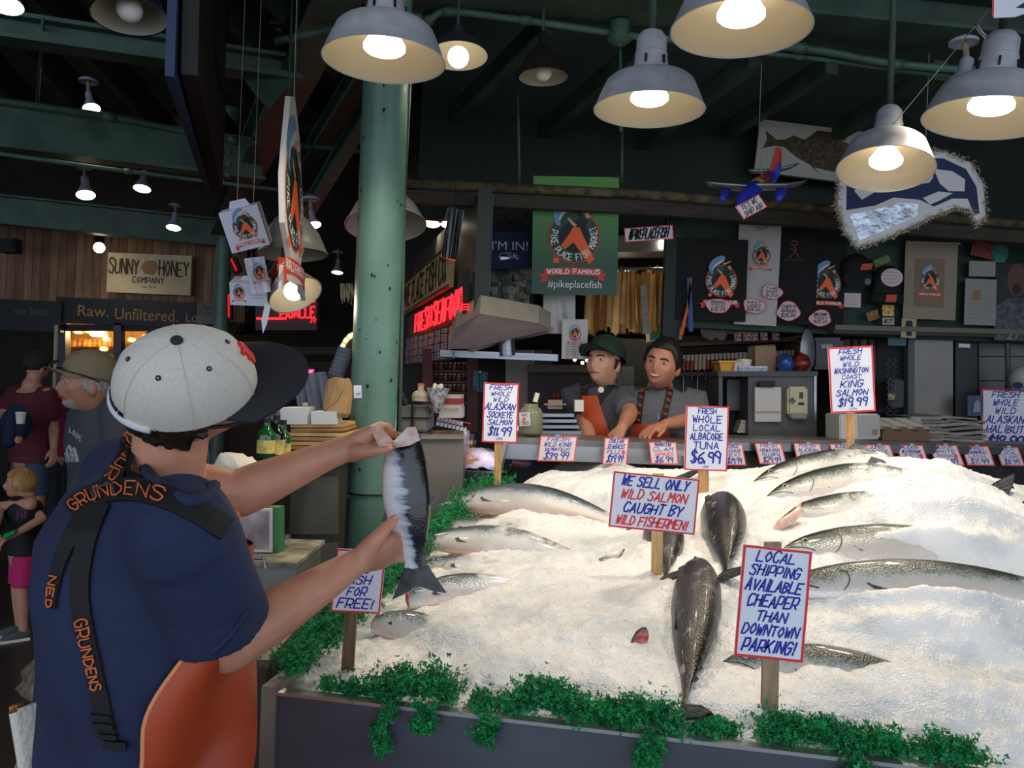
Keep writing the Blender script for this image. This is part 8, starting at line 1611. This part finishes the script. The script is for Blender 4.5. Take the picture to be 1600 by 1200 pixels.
# cut head end: pale flaps standing open with a dark cavity
FLP = mat('cut_flap', '#d6c6c0', .4, col2='#b98a70', vscale=40, coat=.4); s = S(1.68)
for nm, q, Y in (('belly_flap', [(578, 668), (590, 664), (604, 678), (614, 690), (612, 700), (602, 706), (590, 694)], 1.652), ('back_flap', [(612, 692), (624, 680), (636, 668), (648, 667), (651, 673), (656, 688), (640, 696), (618, 700)], 1.652), ('inner_flap', [(590, 663), (600, 662), (612, 672), (630, 678), (636, 690), (606, 690)], 1.69)):
    mb = MB(); A = [P(px, py, Y + DY) for px, py in q]; B = [p + V((.0, .008, 0)) for p in A]; k_ = len(A); mb.add(A + B, [tuple(range(k_)), tuple(range(2*k_ - 1, k_ - 1, -1))] + [(i, i + k_, (i + 1) % k_ + k_, (i + 1) % k_) for i in range(k_)]); mb.build(nm, FLP if nm != 'inner_flap' else mat('inner_flesh', '#b8743c', .4), fr)
mb = MB(); mb.ball((0, 0, 0), (1, 1, 1), 14, 8); mb.v = [mx @ V((v.x*.004 - .002, v.y*.034, v.z*.02)) for v in mb.v]; mb.build('cavity', mat('cavity', '#3a2018', .5), fr, smooth=True)
# ---------------------------------------------------------------- workers behind the counter
wz = .12
mb = MB(); mb.box((.75, 4.75, wz/2), (3.2, 1.1, wz)); mb.build('duckboard', mat('duckboard', '#3c342a', .8), None, label='low dark duckboard platform behind the steel-topped case', cat='platform')
h1 = P(944, 570, 4.45); b1 = (P(942, 640, 4.5).x, 4.5)
r1, hm1, k1, J1, at1, sm1 = person('worker in a dark green cap and orange bib looking up to the left', b1, 1.78, (-.35, -.94), SKIN2, GREYT, BIB, mat('rubber_boot', '#3a3a30', .4), .42, 1., arms={'R': (P(912, 660, 4.42), P(925, 690, 4.3)), 'L': (P(985, 662, 4.5), P(985, 700, 4.35))}, head={'c': h1, 'F': (-.6, -.78, .16), 'U': (.05, .12, 1), 'k': 1.12}, z0=wz, bulk=.98)
k1 = k1
face_parts(r1, hm1, k1, HAIRD, 'closed'); hair_cap(r1, hm1, HAIRD, k1, .006, (70, 290), lambda a: -.35, top=.3)
baseball_cap(r1, hm1, k1*1.06, mat('cap_green', '#1c3326', .8), mat('cap_green', '#1c3326', .8), zoff=.034)
h2 = P(1035, 570, 4.28); b2 = (P(1030, 640, 4.4).x, 4.4)
r2, hm2, k2, J2, at2, sm2 = person('smiling dark-haired worker in grey shirt and black suspenders leaning on the counter', b2, 1.77, (-.2, -.98), SKIN, mat('grey_tee', '#55585e', .85, var=.1, vscale=60), BIB, mat('rubber_boot', '#3a3a30', .4), .42, 1., arms={'R': (P(985, 645, 4.30), P(972, 668, 4.12)), 'L': (P(1086, 655, 4.35), P(1040, 663, 4.12))}, head={'c': h2, 'F': (-.45, -.88, -.02), 'U': (.16, -.1, 1), 'k': 1.15}, z0=wz, bulk=1.05, hand_n={'R': ((-.3, -.4, -.7), (0, .4, -1)), 'L': ((-.75, -.4, -.25), (-.1, .1, -1))}, curl={'R': (.5, .6, .4), 'L': (.3, .35, .3)}, spread=.16)
face_parts(r2, hm2, k2, HAIRB, 'smile'); hair_cap(r2, hm2, HAIRB, k2, .014, (-180, 180), lambda a: .74 if abs(a) < 40 else (.74 - (abs(a) - 40)*.028 if abs(a) < 75 else -.25), rough=.016)
def worker_front(root, sm, at, at_H, pts_sets, bibpx, Yg, letter=True):
    bv = BVHTree.FromPolygons([tuple(v) for v in sm.v], sm.f); o = V((0, 0, EYE))
    def pj(px, py, off):
        d = (P(px, py, 1.) - o).normalized(); h, n, i, t = bv.ray_cast(o, d)
        if h is None: h, n, i, t = bv.find_nearest(P(px, py, Yg))
        if n.dot(d) > 0: n = -n
        return h + n*off
    for pts in pts_sets:
        c = catmull([V((x, y, 0)) for x, y in pts], 5); row = []; n = len(c)
        for i, p in enumerate(c): t = (c[min(i + 1, n - 1)] - c[max(i - 1, 0)]).normalized(); nn = V((-t.y, t.x)); row += [pj(p.x + nn.x*w_, p.y + nn.y*w_, of) for w_, of in ((-5, .006), (5, .006), (5, -.004), (-5, -.004))]
        mb = MB(); mb.add(row, [(i*4 + j, i*4 + (j + 1) % 4, (i + 1)*4 + (j + 1) % 4, (i + 1)*4 + j) for i in range(n - 1) for j in range(4)] + [(3, 2, 1, 0), tuple((n - 1)*4 + j for j in range(4))]); sp_ = mb.build('suspender', STR, root)
        if letter:
            mt = MB()
            for k_ in range(3, n - 3, 2): p = c[k_]; mt.tube([pj(p.x - 3, p.y - 1, .009), pj(p.x + 3, p.y + 1, .009)], .003, 5); mt.tube([pj(p.x - 3, p.y + 2, .009), pj(p.x + 3, p.y + 3, .009)], .0025, 5)
            mt.build('strap_print', mat('dim_orange', '#b8482a', .6), sp_)
    def grid_px(u, v):
        l0, r0, l1, r1_, y0, y1 = bibpx; x = (l0 + (l1 - l0)*v)*(1 - u) + (r0 + (r1_ - r0)*v)*u; return x, y0 + (y1 - y0)*v
    mb = MB(); mb.grid(lambda u, v: pj(*grid_px(u, v), .014), 14, 12); mb.grid(lambda u, v: pj(*grid_px(1 - u, v), .004), 14, 12); mb.build('bib', BIB, root, smooth=True)
worker_front(r1, sm1, at1, 1.7, [[(918, 590), (914, 612), (913, 630)], [(964, 596), (948, 612), (932, 632)]], (911, 934, 906, 960, 620, 700), 4.4, False)
worker_front(r2, sm2, at2, 1.7, [[(1006, 592), (1002, 620), (998, 650), (997, 672)], [(1048, 590), (1046, 615), (1040, 640), (1034, 668)]], (988, 1042, 984, 1052, 662, 705), 4.3)
p = P(939, 609, 4.24); mb = MB(); mb.lathe([(.016, 0), (.016, .004), (0, .005)], 14, FR(939, 609, 4.24)); mb.build('pin_badge', mat('badge_pale', '#c9c0b4', .4), r1)
mb = MB(); mb.limb([P(1029, 646, 4.14), P(1029, 655, 4.14)], .006, 6); mb.build('pen', STEEL, r2)
# ---------------------------------------------------------------- passers-by on the left
h = P(136, 602, 3.6); bx = (P(160, 700, 3.75).x, 3.75)
r3, hm3, k3, J3, at3, sm3 = person('man in an olive cap with sunglasses on it and a charcoal mountain tee', bx, 1.76, (-.75, -.66), SKIN3, mat('charcoal_tee2', '#3a3d44', .85, var=.1), mat('dark_jeans', '#20242c', .8), BLACK, .42, 1., head={'c': h, 'F': (-.78, -.62, -.04), 'U': (.02, 0, 1), 'k': 1.08}, bulk=1.12)
face_parts(r3, hm3, k3, HAIRG, 'closed', mat('grey_stubble', '#8f8a84', .8)); hair_cap(r3, hm3, HAIRG, k3, .004, (70, 290), lambda a: -.3, top=.3)
OLV = mat('cap_olive', '#6e6650', .85); c3, cr3, hmc3 = baseball_cap(r3, hm3, k3*1.05, OLV, OLV, zoff=.034, brimlen=.066, curve=.02, bw=.075)
for s_ in (-1, 1):
    mb = MB(); mb.ball(hm3 @ V((s_*.034, .112, .062)), (.028, .008, .018), 14, 8, hm3.to_3x3()); mb.build('sunglass_lens', mat('lens_black', '#08080a', .08, coat=.8), r3, smooth=True); mb = MB(); mb.limb([hm3 @ V((s_*.06, .105, .062)), hm3 @ V((s_*.096, .03, .045)), hm3 @ V((s_*.094, -.03, .02))], .003, 6); mb.build('sunglass_arm', BLACK, r3)
bv3 = BVHTree.FromPolygons([tuple(v) for v in sm3.v], sm3.f)
def pj3(px, py, off=.004):
    o = V((0, 0, EYE)); d = (P(px, py, 1.) - o).normalized(); hh_, n, i, t = bv3.ray_cast(o, d)
    if hh_ is None: hh_, n, i, t = bv3.find_nearest(P(px, py, 3.6))
    if n.dot(d) > 0: n = -n
    return hh_ + n*off
PRT = mat('tee_print', '#9aa0a4', .7); mb = MB()
for q in ([(100, 720), (106, 702), (110, 696), (114, 708), (118, 714)], [(108, 721), (113, 708), (117, 700), (121, 712), (123, 721)]):
    for a_, b_ in zip(q[:-1], q[1:]): mb.tube([pj3(*a_), pj3(*b_)], .006, 5)
for i in range(7): mb.tube([pj3(101 + i*3.2, 721), pj3(103 + i*3, 708 + (i % 3)*3)], .004, 5)
mb.build('mountain_print', PRT, r3); mb = MB()
for i, ch in enumerate('LORE'):
    for pl in letters(ch, .6, 1., 0, 0, 0, 0): mb.tube([pj3(112 + i*5 + x*6, 672 + i*4.5 - y*8) for x, y in pl], .0025, 4)
mb.build('word_print', PRT, r3)
bx = (P(48, 700, 6.7).x, 6.7)
arms = {'L': (P(4, 650, 6.6), P(22, 672, 6.3)), 'R': (P(84, 660, 6.7), P(84, 700, 6.6))}
r4, hm4, k4, J4, at4, sm4 = person('person in a maroon tee and denim shorts seen from behind, holding a navy jacket', bx, 1.7, (.45, .9), SKIN2, mat('maroon_tee', '#5a1f2e', .85), mat('denim', '#3c4a66', .85, var=.15, vscale=20), mat('dark_shoe', '#1f2228', .7), .42, .42, arms=arms, bulk=1.12)
hair_cap(r4, hm4, HAIRB, k4, .012, (-180, 180), lambda a: .5 if abs(a) < 60 else -.3); baseball_cap(r4, hm4, k4*1.06, CAPB, CAPB); face_parts(r4, hm4, k4, HAIRB)
s = S(6.2); o = T('navy_jacket', 'navy jacket draped over the maroon shirt wearer\'s forearm', 'jacket', 24, 690, 6.2); mb = MB(); mb.ball(P(26, 660, 6.25), (.12, .08, .15), 16, 10); mb.v = [v + V((noise.noise(v*9), 0, noise.noise(v*9 + V((4, 0, 0)))))*.04 for v in mb.v]; mb.build('cloth', mat('navy_jacket', '#1a2440', .85), o, smooth=True); mb = MB(); mb.limb([P(20, 650, 6.2), P(14, 690, 6.2)], .05, 10); mb.build('sleeve', mat('navy_jacket', '#1a2440', .85), o, smooth=True)
o = T('white_cup', 'small white cup held over the navy jacket', 'cup', 32, 662, 6.1); mx = M.Translation(P(32, 662, 6.1)); mb = MB(); mb.lathe([(.028, 0), (.036, .08), (.034, .08), (.027, .005)], 16, mx); mb.build('cup', WHITE, o, smooth=True); mb = MB(); mb.lathe([(.038, .078), (.038, .088), (.02, .09), (0, .09)], 16, mx); mb.build('lid', PAPER, o, smooth=True)
bx = (P(104, 700, 7.4).x, 7.4); r5, hm5, k5, J5, at5, sm5 = person('fair-haired person in a magenta top standing between the two adults', bx, 1.66, (.1, 1), SKIN2, mat('magenta_tee', '#8a1840', .85), mat('dark_jeans', '#20242c', .8), BLACK, .42, 1.); hair_cap(r5, hm5, HAIRF, k5, .018, (-180, 180), lambda a: .5 if abs(a) < 55 else -.9, rough=.012)
o = T('shoulder_bag', 'black bag strap across the magenta top', 'bag', 112, 650, 7.2); mb = MB(); mb.tube(catmull([P(108, 610, 7.25), P(112, 630, 7.2), P(120, 660, 7.2)], 4), .035, 8); mb.build('strap', BLACK, o, smooth=True); mb = MB(); mb.ball(P(121, 668, 7.2), (.09, .06, .1), 12, 8); mb.build('bag', BLACK, o, smooth=True)
face_parts(r5, hm5, k5, HAIRF)
# child
bx = (P(36, 850, 4.7).x, 4.7); H = 1.0
arms = {'L': (P(2, 790, 4.65), P(-8, 830, 4.45)), 'R': (P(66, 810, 4.62), P(18, 838, 4.45))}
r6, hm6, k6, J6, at6, sm6 = person('small blond child in a black tank top and pink shorts holding a green toy', bx, 1.0, (-.75, -.65), SKIN2, mat('black_tank', '#0d0d10', .7), mat('pink_shorts', '#b02462', .8), mat('grey_shoe', '#4a4d55', .7), 0, .42, arms=arms, vox=.005, k=.62, bulk=1.18, head={'c': P(32, 757, 4.68), 'F': (-.85, -.5, 0), 'U': (.05, 0, 1), 'k': 1.22}, hem=.5)
hair_cap(r6, hm6, HAIRF, .62*1.22, .014, (-180, 180), lambda a: .55 if abs(a) < 50 else -.55, rough=.008); face_parts(r6, hm6, .62*1.22, HAIRF)
mb = MB(); bv6 = BVHTree.FromPolygons([tuple(v) for v in sm6.v], sm6.f); rn = random.Random(1)
for i in range(40): q = P(12 + rn.uniform(0, 30), 800 + rn.uniform(0, 18), 4.5); h_, n, _, _ = bv6.find_nearest(q); mb.ball(h_ + n*.002, .006, 6, 4)
mb.build('sequins', mat('sequin', '#8a5a8a', .15, .8), r6, kind='stuff')
o = T('green_toy', 'small green toy in the blond child\'s hands', 'toy', 14, 840, 4.4); mb = MB(); mb.limb([P(10, 838, 4.4), P(22, 832, 4.38)], [.018, .014], 10); mb.build('body', mat('toy_green', '#1f8a4a', .4), o, smooth=True); mb = MB(); mb.limb([P(22, 832, 4.38), P(27, 829, 4.37)], [.01, .006], 8); mb.build('tip', mat('toy_dark', '#14552e', .4), o, smooth=True)
o = T('trash_bag', 'crumpled pale bag of litter behind the fishmonger\'s back', 'bag', 70, 1090, 1.7); mb = MB(); mb.ball(P(72, 1062, 1.75), (.05, .05, .07), 14, 10); mb.v = [v + V((noise.noise(v*24), noise.noise(v*24 + V((3, 0, 0))), noise.noise(v*24 + V((6, 0, 0)))))*.025 for v in mb.v]; mb.build('bag', mat('litter', '#7d7462', .7, col2='#3a342c', vscale=30), o, smooth=True); mb = MB(); mb.limb([P(80, 1030, 1.72), P(84, 1050, 1.72)], [.012, .016], 8); mb.build('red_wrapper', mat('wrapper_red', '#8a2420', .5), o)
